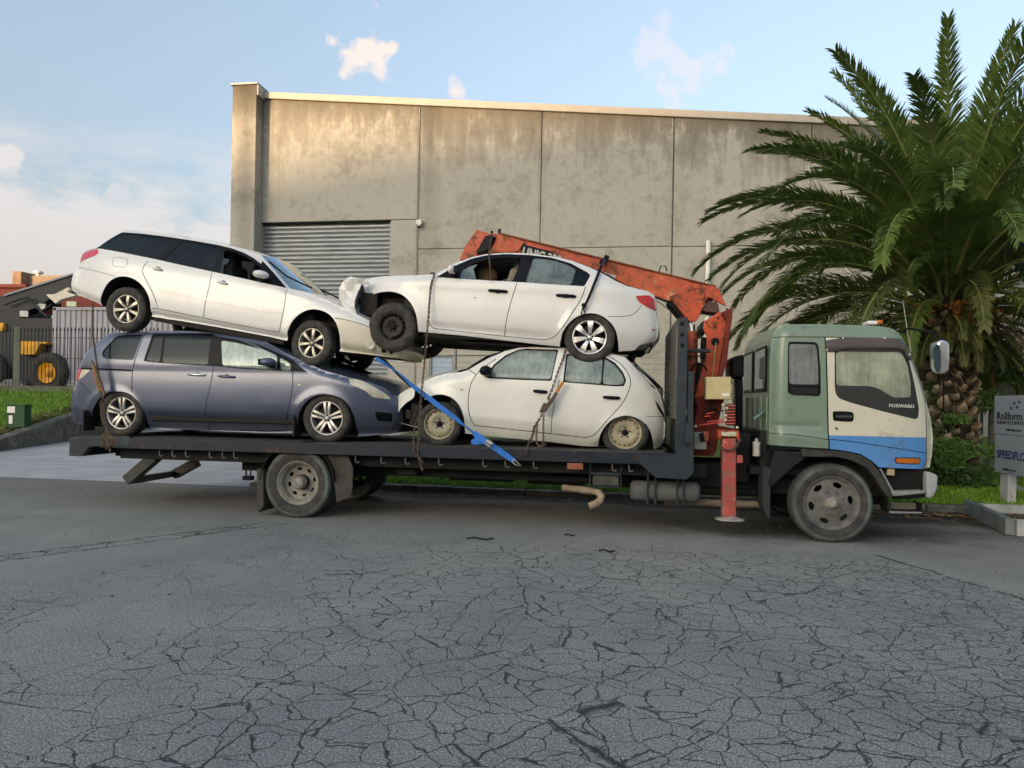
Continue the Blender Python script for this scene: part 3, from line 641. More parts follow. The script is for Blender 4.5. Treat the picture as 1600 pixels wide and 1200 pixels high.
mb = MB(); mb.tube([(-34, PV+.02, zb0+.2), (UL+.2, PV+.02, zb0+.2)], .009, 5); part('rail', mb, PB, f2)
wx = P(27, 560, PV-.12)[0]; mb = MB(); mb.bar((wx, PV-.14, zb0-.1), (wx-.04, PV-.1, topz+.02), .16, .12)
solo('timber_post', mb, simple('weathered_timber', (.22, .23, .18), .9, scale=4, var=.3, bumpy=.4), 'leaning weathered timber post standing before the black picket fence', 'post', bev=.008)
# container
CV = 12.6; cx0 = P(82, 500, CV)[0]; cz0, cz1 = P(100, 603, CV)[1], P(82, 480, CV)[1]
CG = Mat('container_paint'); n_ = CG.noise(2, 6, .65, vec=CG.wpos((1, 1, .4))); CG.set(col=CG.mix(CG.ramp(n_, (.4, 0), (.75, 1)), (.34, .34, .39), (.25, .24, .26)), rough=.55); CG = CG.m
ct = thing('shipping_container', 'grey-lilac corrugated shipping container behind the picket fence', 'container', (cx0, CV, cz0))
cl_ = 6.05; mb = MB()
pf = []; x = .16
while x < cl_-.16: pf += [(x, 0), (x+.07, 0), (x+.10, .036), (x+.17, .036)]; x += .2
vs = [(cx0+a, CV+.03+d, cz0+.16) for a, d in pf]+[(cx0+a, CV+.03+d, cz1-.10) for a, d in pf]; n_ = len(pf)
mb.add(vs, [(i, i+1, n_+i+1, n_+i) for i in range(n_-1)]); mb.bx(cx0+.03, cx0+cl_-.03, CV+.075, CV+2.4, cz0+.02, cz1-.02)
part('corrugated_side', mb, CG, ct)
mb = MB(); mb.bx(cx0, cx0+cl_, CV, CV+.09, cz1-.10, cz1); mb.bx(cx0, cx0+cl_, CV, CV+.09, cz0, cz0+.16); part('frame_rail', mb, CG, ct, bev=.008)
for xx in (cx0, cx0+cl_-.16): mb = MB(); mb.bx(xx, xx+.16, CV-.006, CV+.1, cz0, cz1+.006); part('corner_post', mb, CG, ct, bev=.008)
mb = MB()
for xx in (cx0+.02, cx0+cl_-.14):
    for zz in (cz0+.03, cz1-.10): mb.bx(xx, xx+.11, CV-.010, CV+.05, zz, zz+.08)
part('corner_casting', mb, DARK, ct)
# telescopic loader, black and yellow
LV = 12.6; YEL = rusty('machine_yellow', (.75, .36, .015), amt=.15, rough=.45); MBK = simple('machine_black', (.016, .02, .026), .5, scale=3)
c6 = lambda pts, v=LV: [P(x/10, 420+y/10, v) for x, y in pts]
ld = thing('wheel_loader', 'black telescopic loader with yellow guard and long raised boom beyond the picket fence', 'machine', (P(40, 600, LV)[0], LV+1, zl(-20, 13)))
def pl(name, mat, poly, v0, v1, par=None, bev=.0, **k): mb = MB(); mb.prism(poly, v0, v1); return part(name, mb, mat, par or ld, bev=bev, **k)
pl('boom', MBK, c6([(-700, 560), (-700, 480), (0, 400), (60, 390), (600, 215), (1110, 55), (1130, 130), (1075, 290), (740, 440), (500, 600), (200, 700), (-700, 760)]), LV+.2, LV+.75, bev=.03)
pl('boom_section', simple('boom_edge_grey', (.20, .22, .27), .4), c6([(0, 388), (600, 203), (1140, 35), (1145, 60), (600, 235), (0, 420)]), LV+.14, LV+.195)
pl('chassis', MBK, c6([(-900, 650), (100, 640), (280, 640), (280, 760), (420, 760), (820, 760), (830, 1820), (-900, 1850)]), LV+.1, LV+1.9, bev=.03)
pl('tilt_linkage', simple('linkage_ivory', (.62, .58, .48), .5), c6([(730, 400), (860, 400), (1080, 290), (1110, 320), (1060, 370), (1190, 400), (1190, 425), (960, 490), (880, 550), (830, 500), (790, 470)]), LV-.05, LV+.12, bev=.02)
for q in ([(510, 560), (560, 550), (600, 640), (540, 610)], [(580, 540), (690, 545), (680, 600), (620, 665)], [(285, 650), (415, 655), (410, 750), (285, 740)], [(770, 745), (820, 710), (820, 790)]):
    pl('window_opening', simple('pale_backdrop', (.55, .56, .52), .7), c6(q), LV+.06, LV+.095)
for a_, c_ in (((430, 460), (700, 720)), ((270, 470), (440, 445)), ((800, 560), (620, 680)), ((60, 560), (280, 480)), ((520, 560), (740, 750))):
    mb = MB(); q = c6([a_, c_], LV); mb.tube([(q[0][0], LV+.02, q[0][1]), (q[1][0], LV+.02, q[1][1])], .035, 8); part('hydraulic_hose', mb, MBK, ld)
pl('engine_guard', YEL, c6([(-40, 845), (60, 845), (60, 975), (-40, 975)]), LV-.02, LV+.1, bev=.02)
pl('wheel_arch', YEL, c6([(340, 1160), (400, 1135), (810, 1150), (800, 1185), (700, 1185), (620, 1350), (350, 1350)]), LV-.2, LV+.1, bev=.03)
for px, pr in ((76, 1), (-18, 1)):
    cx_, cz_ = P(px+6, 583, LV+.1); Rw = .70
    mb = MB(); mb.lathe([(Rw*.55, 0), (Rw*.7, -.04), (Rw*.92, -.03), (Rw, .06), (Rw, .4), (Rw*.55, .45)], (cx_, LV-.15, cz_), 30); wh = part('wheel', mb, RUB, ld)
    mb = MB(); mb.lathe([(Rw*.50, 0), (Rw*.42, .03), (Rw*.30, .12), (.14, .12), (.12, .02), (0, .0)], (cx_, LV-.16, cz_), 24); part('rim', mb, YEL if px > 0 else MBK, wh)
pl('stabiliser', simple('machine_grey', (.2, .21, .22), .6), [P(x, y, LV) for x, y in ((8, 602), (20, 593), (40, 593), (48, 602), (48, 606), (8, 606))], LV-.3, LV-.1)
# green utility pillar
bx0, bz1 = P(10.5, 632, 6.6); bx1, bz0 = P(38, 674, 6.6)
ub = thing('utility_cabinet', 'small dark green utility cabinet with white stickers on the grass bank', 'cabinet', ((bx0+bx1)/2, 6.8, zl(-17, 6.7)))
GR = simple('green_cabinet', (.015, .06, .022), .5, scale=6); mb = MB(); mb.bx(bx0, bx1, 6.6, 6.8, zl(-17, 6.7)-.15, bz1); part('body', mb, GR, ub, bev=.012)
mb = MB(); mb.bx(bx0-.012, bx1+.012, 6.585, 6.815, bz1-.045, bz1+.012); part('lid', mb, GR, ub, bev=.008)
for (xa, ya, xb, yb) in ((10.6, 635, 23, 645), (13.5, 649, 19, 662)):
    a_, c_ = P(xa, ya, 6.59), P(xb, yb, 6.59); mb = MB(); mb.bx(max(a_[0], bx0+.02), c_[0], 6.594, 6.599, c_[1], a_[1]); part('sticker', mb, WHT, ub)
# houses beyond, left
HV = 34
hs = thing('brick_building', 'distant brick building with square chimney, red fascia and roof vent', 'building', (P(60, 600, HV)[0], HV, 1))
BR = simple('brick_tan', (.25, .16, .10), .9, scale=2, var=.25); RDP = simple('red_fascia', (.15, .028, .022), .7, scale=1)
hp = lambda name, mat, pts, v0, v1: part(name, (lambda m: m.prism([P(x, y, v0) for x, y in pts], v0, v1))(MB()), mat, hs)
hp('chimney', BR, [(19.5, 424), (33, 424), (33, 470), (19.5, 470)], HV, HV+1.2)
hp('roof', simple('roof_tan', (.26, .20, .14), .9), [(33, 431), (120, 430), (150, 446), (150, 470), (33, 470)], HV+.6, HV+9)
hp('fascia', RDP, [(-60, 443), (40, 444), (40, 449), (-60, 449)], HV-1.5, HV-.9)
hp('wall', RDP, [(-60, 449), (40, 449), (40, 640), (-60, 640)], HV-1.2, HV+6)
hp('wall', RDP, [(96, 462), (260, 466), (260, 640), (96, 640)], HV-2, HV-.5)
hp('window', simple('pale_green_pane', (.42, .5, .36), .4), [(104, 471), (119, 471), (119, 479), (104, 479)], HV-2.05, HV-2.01)
a_ = P3(60, 427, HV+2); mb = MB(); mb.cyl((a_.x, HV+2, a_.z-.5), (a_.x, HV+2, a_.z), .14, 10); mb.lathe([(.1, 0), (.32, .04), (.34, .16), (.18, .24), (0, .26)], (a_.x, HV+2, a_.z-.06), 12, axis='Z'); part('roof_vent', mb, WHT, hs)
# right-hand background: mesh fence and low wall, glimpse of a lit white building
RV = 7.6
f3 = thing('yard_fence', 'grey wire fence on a low block wall at the far right behind the sign', 'fence', (P(1590, 600, RV)[0], RV, .4))
xa, xb = P(1549, 600, RV)[0], P(1700, 600, RV)[0]+8
za, zm, zt_ = zg(0, RV)-.1, P(1580, 591, RV)[1], P(1580, 562, RV)[1]
mb = MB(); mb.bx(xa, xb, RV, RV+.12, za, zm); part('block_wall', mb, KERBC, f3, bev=.01)
mb = MB(); mb.bx(xa, xb, RV-.02, RV+.14, zm, zm+.05); part('coping', mb, KERBC, f3, bev=.006)
x = xa
while x < xb:
    mb = MB(); mb.bx(x, x+.012, RV+.03, RV+.045, zm, zt_); part('slat', mb, POST, f3); x += .055
    if x > xa+4.2: break
for zz in (zm+.1, zt_-.02): mb = MB(); mb.bx(xa, xb, RV+.015, RV+.028, zz, zz+.03); part('rail', mb, POST, f3)
mb = MB(); mb.prism([P(1505, 520, 30), P(1720, 505, 30), P(1720, 640, 30), P(1505, 640, 30)], 30, 42)
wb = solo('white_house', mb, simple('white_render', (.62, .52, .42), .7, scale=1), 'pale rendered building glimpsed at far right between palm and fence', 'building')
# unseen sun blocker far back, roofline shaped so only the wall top is lit
OCC = simple('blocker_grey', (.3, .3, .29), .8)
oc = thing('sun_blocker', 'unseen long grey block far behind the viewer, roof stepped to block the low sun', 'building', (-80, -140, 0))
dd_ = 155/math.cos(abs(SUN_AZ)-math.pi); k_ = 155/-sun_dir.y; rise = k_*sun_dir.z; du_ = -sun_dir.x*k_
def rl(xw, zw): return (xw-du_, zw+rise)
mb = MB(); mb.prism([(-260, 0), (120, 0), (120, rl(0, 12.0)[1]), rl(9, 12.0), rl(-1, 11.2), rl(-14, 9.7), (-260, rl(0, 9.0)[1])], -180, -140)
part('sun_blocker_body', mb, OCC, oc)
for x0, x1, v, hgt, lab in ((-70, -22, -33, 5.2, 'unseen low grey block behind the viewer, to the left, added to cut low light'), (-20, 14, -31, 6.0, 'unseen low brick block straight behind the viewer, added to cut low light'), (17, 70, -34, 5.0, 'unseen low grey block behind the viewer, to the right, added to cut low light')):  # unseen blocks added to darken reflections and cut warm low light
    ws = thing('light_blocker', lab, 'building', ((x0+x1)/2, v-6, 0))
    mb = MB(); mb.bx(x0, x1, v-12, v, 0, hgt); part('wall', mb, BR if 'brick' in lab else OCC, ws)
    mb = MB(); mb.prism([(x0-.3, hgt), (x1+.3, hgt), ((x0+x1)/2, hgt+1.1)], v-12.3, v+.3); part('roof', mb, simple('blocker_roof', (.08, .09, .10), .7), ws)
    for k in range(int((x1-x0)/6)):
        xx = x0+3+6*k; mb = MB(); mb.bx(xx-1.2, xx+1.2, v+.002, v+.06, .9, 2.6); part('window', mb, MATS['white_sign'] if k % 3 == 0 else DARK, ws)
# ================================================================== bodywork: panels cut in side view, curved by a width function
def seg_dist(S, Tt, poly):
    d = np.full(S.shape, 1e9)
    for (x0, y0), (x1, y1) in zip(poly[:-1], poly[1:]):
        dx, dy = x1-x0, y1-y0; L = dx*dx+dy*dy+1e-12
        k = np.clip(((S-x0)*dx+(Tt-y0)*dy)/L, 0, 1)
        d = np.minimum(d, np.hypot(S-x0-k*dx, Tt-y0-k*dy))
    return d
def inside(S, Tt, poly):
    r = np.zeros(S.shape, bool); n = len(poly)
    for i in range(n):
        x0, y0 = poly[i]; x1, y1 = poly[(i+1) % n]
        if y0 == y1: continue
        c = ((y0 > Tt) != (y1 > Tt)) & (S < (x1-x0)*(Tt-y0)/(y1-y0)+x0)
        r ^= c
    return r
def dens(poly, step, closed=False):
    out = []; n = len(poly)
    for i in range(n if closed else n-1):
        a, b = np.array(poly[i], float), np.array(poly[(i+1) % n], float)
        k = max(1, int(math.ceil(np.hypot(*(b[:2]-a[:2]))/step)))
        for j in range(k): out.append(tuple(a+(b-a)*j/k))
    if not closed: out.append(tuple(map(float, poly[-1])))
    return out
def smooth_poly(pts, it=2, closed=False):
    """Chaikin corner rounding"""
    for _ in range(it):
        q = []; n = len(pts)
        rngi = range(n) if closed else range(n-1)
        if not closed: q.append(pts[0])
        for i in rngi:
            a, b = pts[i], pts[(i+1) % n]
            q.append(tuple(.75*x+.25*y for x, y in zip(a, b))); q.append(tuple(.25*x+.75*y for x, y in zip(a, b)))
        if not closed: q.append(pts[-1])
        pts = q
    return pts
def strip_poly(line, w):
    """thin ribbon polygon along a polyline"""
    L, Rr = [], []
    n = len(line)
    for i, p in enumerate(line):
        a = np.array(line[max(0, i-1)]); b = np.array(line[min(n-1, i+1)]); d = b-a; d = d/(np.hypot(*d)+1e-9)
        nn = np.array((-d[1], d[0]))*w/2; L.append(tuple(np.array(p)+nn)); Rr.append(tuple(np.array(p)-nn))
    return L+Rr[::-1]
class Body:
    """side-view pixel traces on the near side of a vehicle -> local coordinates (s along, t up), half width W(s,t)"""
    def __init__(b, vnear, W, wl, wr, R_, pitch=None, belt=.9, tumble=.30, plan=(.75, .18, .75, .14), edge=(.10, .05), tuck=.05, wheel_v=.03, sill=.22):
        b.vn, b.Wm, b.R = vnear, W, R_
        A, B = P(*wl, vnear+wheel_v), P(*wr, vnear+wheel_v)
        b.pitch = math.atan2(B[1]-A[1], B[0]-A[0]) if pitch is None else pitch
        c, s = math.cos(b.pitch), math.sin(b.pitch)
        m = ((A[0]+B[0])/2, (A[1]+B[1])/2); b.o = (m[0]+R_*s, m[1]-R_*c); b.c, b.s_ = c, s
        b.vc = vnear+W; b.wb = math.hypot(B[0]-A[0], B[1]-A[1])
        b.M = Matrix.Translation((b.o[0], b.vc, b.o[1])) @ Matrix.Rotation(-b.pitch, 4, 'Y')
        b.belt, b.tumble, b.plan, b.edge, b.tuck, b.sill = belt, tumble, plan, edge, tuck, sill
        b.ends = None; b.sil = None; b.arch = []; b.feat = []
    def toloc(b, u, z): du, dz = u-b.o[0], z-b.o[1]; return du*b.c+dz*b.s_, -du*b.s_+dz*b.c
    def L(b, px, py):
        v = b.vn
        for _ in range(4):
            s, t = b.toloc(*P(px, py, v))
            v = b.vc-float(b.W(np.array([s]), np.array([t]), False)[0]) if b.ends else b.vn
        return (s, t)
    def LL(b, pts): return [b.L(*p) for p in pts]
    def W(b, S, Tt, edge=True):
        w = np.full(S.shape, b.Wm)
        k = np.clip((b.sill+.22-Tt)/.22, 0, 1.6); w = w-b.tuck*k*k
        k = np.clip((Tt-.62)/.3, -1, 1); w = w-.012*k*k
        k = np.clip(Tt-b.belt, 0, 9); w = w-b.tumble*(k-.05*(1-np.exp(-k/.05)))
        a0, k0, a1, k1 = b.plan
        if b.ends:
            e = np.clip(1-(S-b.ends[0])/a0, 0, 1); w = w-k0*e**2.3
            e = np.clip(1-(b.ends[1]-S)/a1, 0, 1); w = w-k1*e**2.3
        for (cs, ct, r) in b.arch:
            d = np.hypot(S-cs, Tt-ct)-r; w = w+.014*np.exp(-(d/.06)**2)*(Tt > ct-.25)
        for line, amp, wd in b.feat:
            w = w+amp*np.exp(-(seg_dist(S, Tt, line)/wd)**2)
        if edge and b.sil is not None:
            r, h = b.edge; d = seg_dist(S, Tt, b.sil); k = np.clip(1-d/r, 0, 1); w = w-h*k*k
        return w
    def nrm(b, S, Tt):
        e = .012; ws = (b.W(S+e, Tt)-b.W(S-e, Tt))/(2*e); wt = (b.W(S, Tt+e)-b.W(S, Tt-e))/(2*e)
        n = np.stack([-ws, -np.ones_like(ws), -wt], 1); return n/np.linalg.norm(n, axis=1)[:, None]
    def cut(b, outline, regions, seams, step=.042):
        """outline, regions [(tag, poly)], seams [(polyline, width)] in local coords -> dict tag -> (verts2d, tris)"""
        polys = [dens(outline, .03, True)]+[dens(p, .04, True) for _, p in regions]+[dens(strip_poly(dens(l, .06), w), .06, True) for l, w in seams]
        V = []; E = []
        for p in polys:
            o = len(V); V += [Vector(q[:2]) for q in p]; E += [(o+i, o+(i+1) % len(p)) for i in range(len(p))]
        o = np.array(outline)[:, :2]
        gx = np.arange(o[:,0].min()+step/2, o[:,0].max(), step); gy = np.arange(o[:,1].min()+step/2, o[:,1].max(), step)
        G = np.array([(x+(step/2 if j % 2 else 0), y) for j, y in enumerate(gy) for x in gx])
        if len(G) == 0: G = np.array([o.mean(0)])
        okk = inside(G[:,0], G[:,1], [tuple(q[:2]) for q in outline])
        for p in polys:
            okk &= seg_dist(G[:,0], G[:,1], [q[:2] for q in p]+[p[0][:2]]) > step*.35
        V += [Vector(q) for q in G[okk]]
        vo, _, fo, _, _, _ = delaunay_2d_cdt(V, E, [], 0, 1e-5)
        vo = np.array([tuple(v) for v in vo]); fo = np.array([f for f in fo if len(f) == 3])
        C = vo[fo].mean(1); tagv = np.full(len(fo), 'panel', dtype=object)
        keep = inside(C[:,0], C[:,1], [q[:2] for q in outline])
        for t, p in regions: tagv[inside(C[:,0], C[:,1], [q[:2] for q in p])] = t
        for l, w in seams:
            ii = inside(C[:,0], C[:,1], strip_poly(dens(l, .06), w)); ii &= ~np.isin(tagv, [t for t, _ in regions if t.startswith('glass') or t in ('void', 'trim')]); tagv[ii] = 'gap'
        ar = np.abs(np.cross(vo[fo[:,1]]-vo[fo[:,0]], vo[fo[:,2]]-vo[fo[:,0]])) > 1e-9
        outd = {}
        for t in set(tagv[keep]): outd[t] = fo[keep & ar & (tagv == t)]
        return vo, outd
    def side_mesh(b, name, vo, tris, mat, off=0.0, sides=(1,), flat=False):
        idx = np.unique(tris); mp = {k: i for i, k in enumerate(idx)}; q = vo[idx]
        w = b.W(q[:,0], q[:,1])-off; n = b.nrm(q[:,0], q[:,1])
        V, Fc, Nn = [], [], []
        for sd in sides:
            o = len(V); V += [(s, -w_*sd, t) for (s, t), w_ in zip(q, w)]
            Nn += [(a[0], a[1]*sd, a[2]) for a in n]
            p0, p1, p2 = vo[tris[:,0]], vo[tris[:,1]], vo[tris[:,2]]
            cr = np.cross(p1-p0, p2-p0)
            for k, f in enumerate(tris):
                g = [o+mp[i] for i in f]
                # ccw in (s,t) gives a normal towards -y
                if (cr[k] > 0) != (sd > 0): g = g[::-1]
                Fc.append(tuple(g))
        me = bpy.data.meshes.new(name); me.from_pydata(V, [], Fc); me.materials.append(mat)
        me.polygons.foreach_set('use_smooth', [True]*len(Fc)); me.update()
        me.normals_split_custom_set_from_vertices(Nn)
        return me
    def loft(b, name, pts, mats, bow=True, glass_to=None, NC=12, inset=0, extra=None):
        """pts: [(s,t,bs,bt)] swept across the car; glass_to: |y|/w beyond which the second material is used"""
        mb = MB(); cols = sorted(set([k/NC for k in range(-NC, NC+1)]+([glass_to, -glass_to] if glass_to else [])))
        S = np.array([p[0] for p in pts]); Tt = np.array([p[1] for p in pts]); w = b.W(S, Tt)
        nC = len(cols); vs = []
        for p, wi in zip(pts, w):
            for c in cols:
                e = 1-abs(c)**2.4
                vs.append((p[0]+p[2]*e, c*wi, p[1]+p[3]*e))
        for i in range(len(pts)-1):
            for j in range(nC-1):
                cc = abs((cols[j]+cols[j+1])/2); mi = 1 if (glass_to and cc > glass_to) else 0
                mb.f.append((i*nC+j, i*nC+j+1, (i+1)*nC+j+1, (i+1)*nC+j)); mb.m.append(mi); mb.sm.append(True)
        mb.v = vs
        return mb
def fix_out(mb, centre):
    """turn faces so that they look away from centre"""
    c = Vector(centre)
    for i, f in enumerate(mb.f):
        p = [Vector(mb.v[k]) for k in f]; n = (p[1]-p[0]).cross(p[2]-p[0])
        if n.length < 1e-12 and len(p) > 3: n = (p[2]-p[0]).cross(p[3]-p[0])
        if n.dot(sum(p, Vector())/len(p)-c) < 0: mb.f[i] = f[::-1]
    return mb

# ------------------------------------------------------------------ wheels (axis along Y, outer face towards -Y)
def tyre_mb(R_, rr, w, squash=0, treads=3):
    pr = [(rr-.012, -w/2+.03), (rr, -w/2+.012), (rr+.012, -w/2+.006), ((R_+rr)/2, -w/2-.006), (R_-.035, -w/2), (R_-.014, -w/2+.014), (R_-.003, -w/2+.034)]
    g = np.linspace(-w/2+.05, w/2-.05, treads*2)
    for i, y in enumerate(g[:-1]):
        if i % 2 == 0: pr += [(R_, y), (R_, y+(g[1]-g[0])*.75), (R_-.009, y+(g[1]-g[0])*.8), (R_-.009, g[i+1])]
        else: pr += [(R_, y+.001), (R_, g[i+1]-.004)]
    pr += [(R_-.003, w/2-.034), (R_-.035, w/2), ((R_+rr)/2, w/2+.006), (rr, w/2-.012), (rr-.012, w/2-.03)]
    # blocks of tread: lugs at the shoulders
    mb = MB(); mb.lathe(pr, n=56)
    n = 48
    for k in range(n):
        a = 2*math.pi*k/n; ca, sa = math.cos(a), math.sin(a)
        for sgn in (-1, 1):
            Mx = Matrix(((ca, 0, -sa), (0, 1, 0), (sa, 0, ca)))
            mb.box((ca*(R_-.0165), sgn*(w/2-.028), sa*(R_-.0165)), (.020, .024, R_*.07), Mx)
    if squash:
        mb.v = [(x*(1+.10*max(0, -z/R_)**3*squash/.06), y*(1+.25*max(0, -z/R_)**3), max(z, -R_+squash)) for x, y, z in mb.v]
    return mb
def rim_alloy(rr, w, n, w0, w1, double=False, dish=.02, lugs=5):
    """spoked alloy: barrel, lip, hub and separate spokes"""
    mb = MB(); y0 = -w/2+.02
    mb.lathe([(rr, y0+.012), (rr-.004, y0), (rr-.018, y0+.004), (rr-.024, y0+.02), (rr-.03, w/2-.04)], n=48)
    hub = rr*.24; yh = y0+dish
    for k in range(n):
        a0 = 2*math.pi*k/n+math.pi/2
        for o in ((-.5, .5) if double else (0,)):
            off = o*(w1*1.7)
            d = Vector((math.cos(a0), 0, math.sin(a0))); q = Vector((-math.sin(a0), 0, math.cos(a0)))
            vs = []
            rs = np.linspace(hub*.8, rr-.02, 5)
            for r_ in rs:
                f = (r_-rs[0])/(rs[-1]-rs[0]); wd = w0+(w1-w0)*f; yy = yh-.010*math.sin(math.pi*f)+(y0+.006-yh)*f; of = off*(.55+.45*f) if double else 0
                c = d*r_+q*of
                for (sx, sy) in ((-1, .03), (-.8, 0), (.8, 0), (1, .03)): vs.append(c+q*(sx*wd/2)+Vector((0, yy+sy, 0)))
            mb.add(vs, [(i*4+j, i*4+j+1, i*4+5+j, i*4+4+j) for i in range(4) for j in range(3)])
    mb.lathe([(hub, yh+.02), (hub*.95, yh), (hub*.5, yh-.006), (hub*.48, yh-.012), (hub*.2, yh-.016), (0, yh-.016)], n=28)
    return mb, yh, hub
def rim_steel(rr, w, holes, hr, hrad, dish=.045, hubr=.035):
    mb = MB(); y0 = -w/2+.018
    mb.lathe([(rr, y0+.012), (rr-.003, y0), (rr-.014, y0+.002), (rr-.02, y0+.02), (rr-.026, y0+.05)], n=48)
    # disc with holes: 2-D triangulation bent to a profile
    V = []; E = []; ro, ri = rr-.024, hubr
    def ring(r, n, cx=0, cy=0):
        o = len(V)
        for k in range(n): a = 2*math.pi*k/n; V.append(Vector((cx+r*math.cos(a), cy+r*math.sin(a))))
        E.extend((o+k, o+(k+1) % n) for k in range(n))
    ring(ro, 48); ring(ri, 16); ring(rr*.80, 40); ring(rr*.55, 32); ring(rr*.42, 28)
    hc = [(hr*math.cos(2*math.pi*k/holes), hr*math.sin(2*math.pi*k/holes)) for k in range(holes)]
    for c in hc: ring(hrad, 10, *c)
    vo, _, fo, _, _, _ = delaunay_2d_cdt(V, E, [], 0, 1e-6)
    def prof(r):
        xs = [0, rr*.30, rr*.42, rr*.55, rr*.68, rr*.80, ro]; ys = [dish, dish, dish-.012, dish-.030, dish-.026, dish-.002, dish+.012]
        return y0+float(np.interp(r, xs, ys))
    vs = [(v.x, prof(v.length), v.y) for v in vo]; fs = []
    for f in fo:
        c = sum((vo[i] for i in f), Vector((0, 0)))/3
        if c.length > ro or c.length < ri or any((c-Vector(h)).length < hrad for h in hc): continue
        fs.append(tuple(f))
    mb.add(vs, fs, 0, True)
    return mb, y0+dish
def set_pyneg(mb):
    """faces should look to -Y"""
    for i, f in enumerate(mb.f):
        p = [Vector(mb.v[k]) for k in f]; n = (p[1]-p[0]).cross(p[2]-p[0])
        if abs(n.y) > .3*n.length and n.y > 0: mb.f[i] = f[::-1]
    return mb
def make_wheel(par, M, R_, rr, w, style, rimmat, hubmat=None, squash=0, rubber=RUB, yaw=0, name='wheel', camber=0, inset=0):
    """wheel (the brake disc and hub) > tyre, rim, nuts"""
    M = Matrix.Translation((0, inset if M.translation.y < 0 else -inset, 0)) @ M @ Matrix.Rotation(yaw, 4, 'Z') @ Matrix.Rotation(camber, 4, 'X')
    mb = MB(); mb.lathe([(0, .0), (rr*.72, 0), (rr*.72, .02), (rr*.4, .03), (rr*.4, w/2-.02), (0, w/2-.02)], n=28)
    wh = part(name, mb, UNDER, par, world_co=False, M=M)
    t = part('tyre', tyre_mb(R_, rr, w, squash), rubber, wh, world_co=False)
    nuts = MB()
    if style[0] == 'alloy':
        mb, yh, hub = rim_alloy(rr, w, *style[1:]); nr, nn, ny = hub*.72, 5, yh-.006
    else:
        mb, yh = rim_steel(rr, w, *style[1:]); nr, nn, ny = rr*.30, style[1] and 5 or 5, yh-.012
    part('rim', set_pyneg(mb), rimmat, wh, world_co=False)
    for k in range(nn):
        a = 2*math.pi*(k+.25)/nn; nuts.lathe([(.011, 0), (.010, -.012), (0, -.013)], (nr*math.cos(a), ny+.005, nr*math.sin(a)), 8)
    if style[0] == 'steel': nuts.lathe([(rr*.2, .0), (rr*.19, -.018), (rr*.1, -.024), (0, -.024)], (0, yh, 0), 20)
    part('wheel_nuts', nuts, hubmat or BLACK, wh, world_co=False)
    return wh
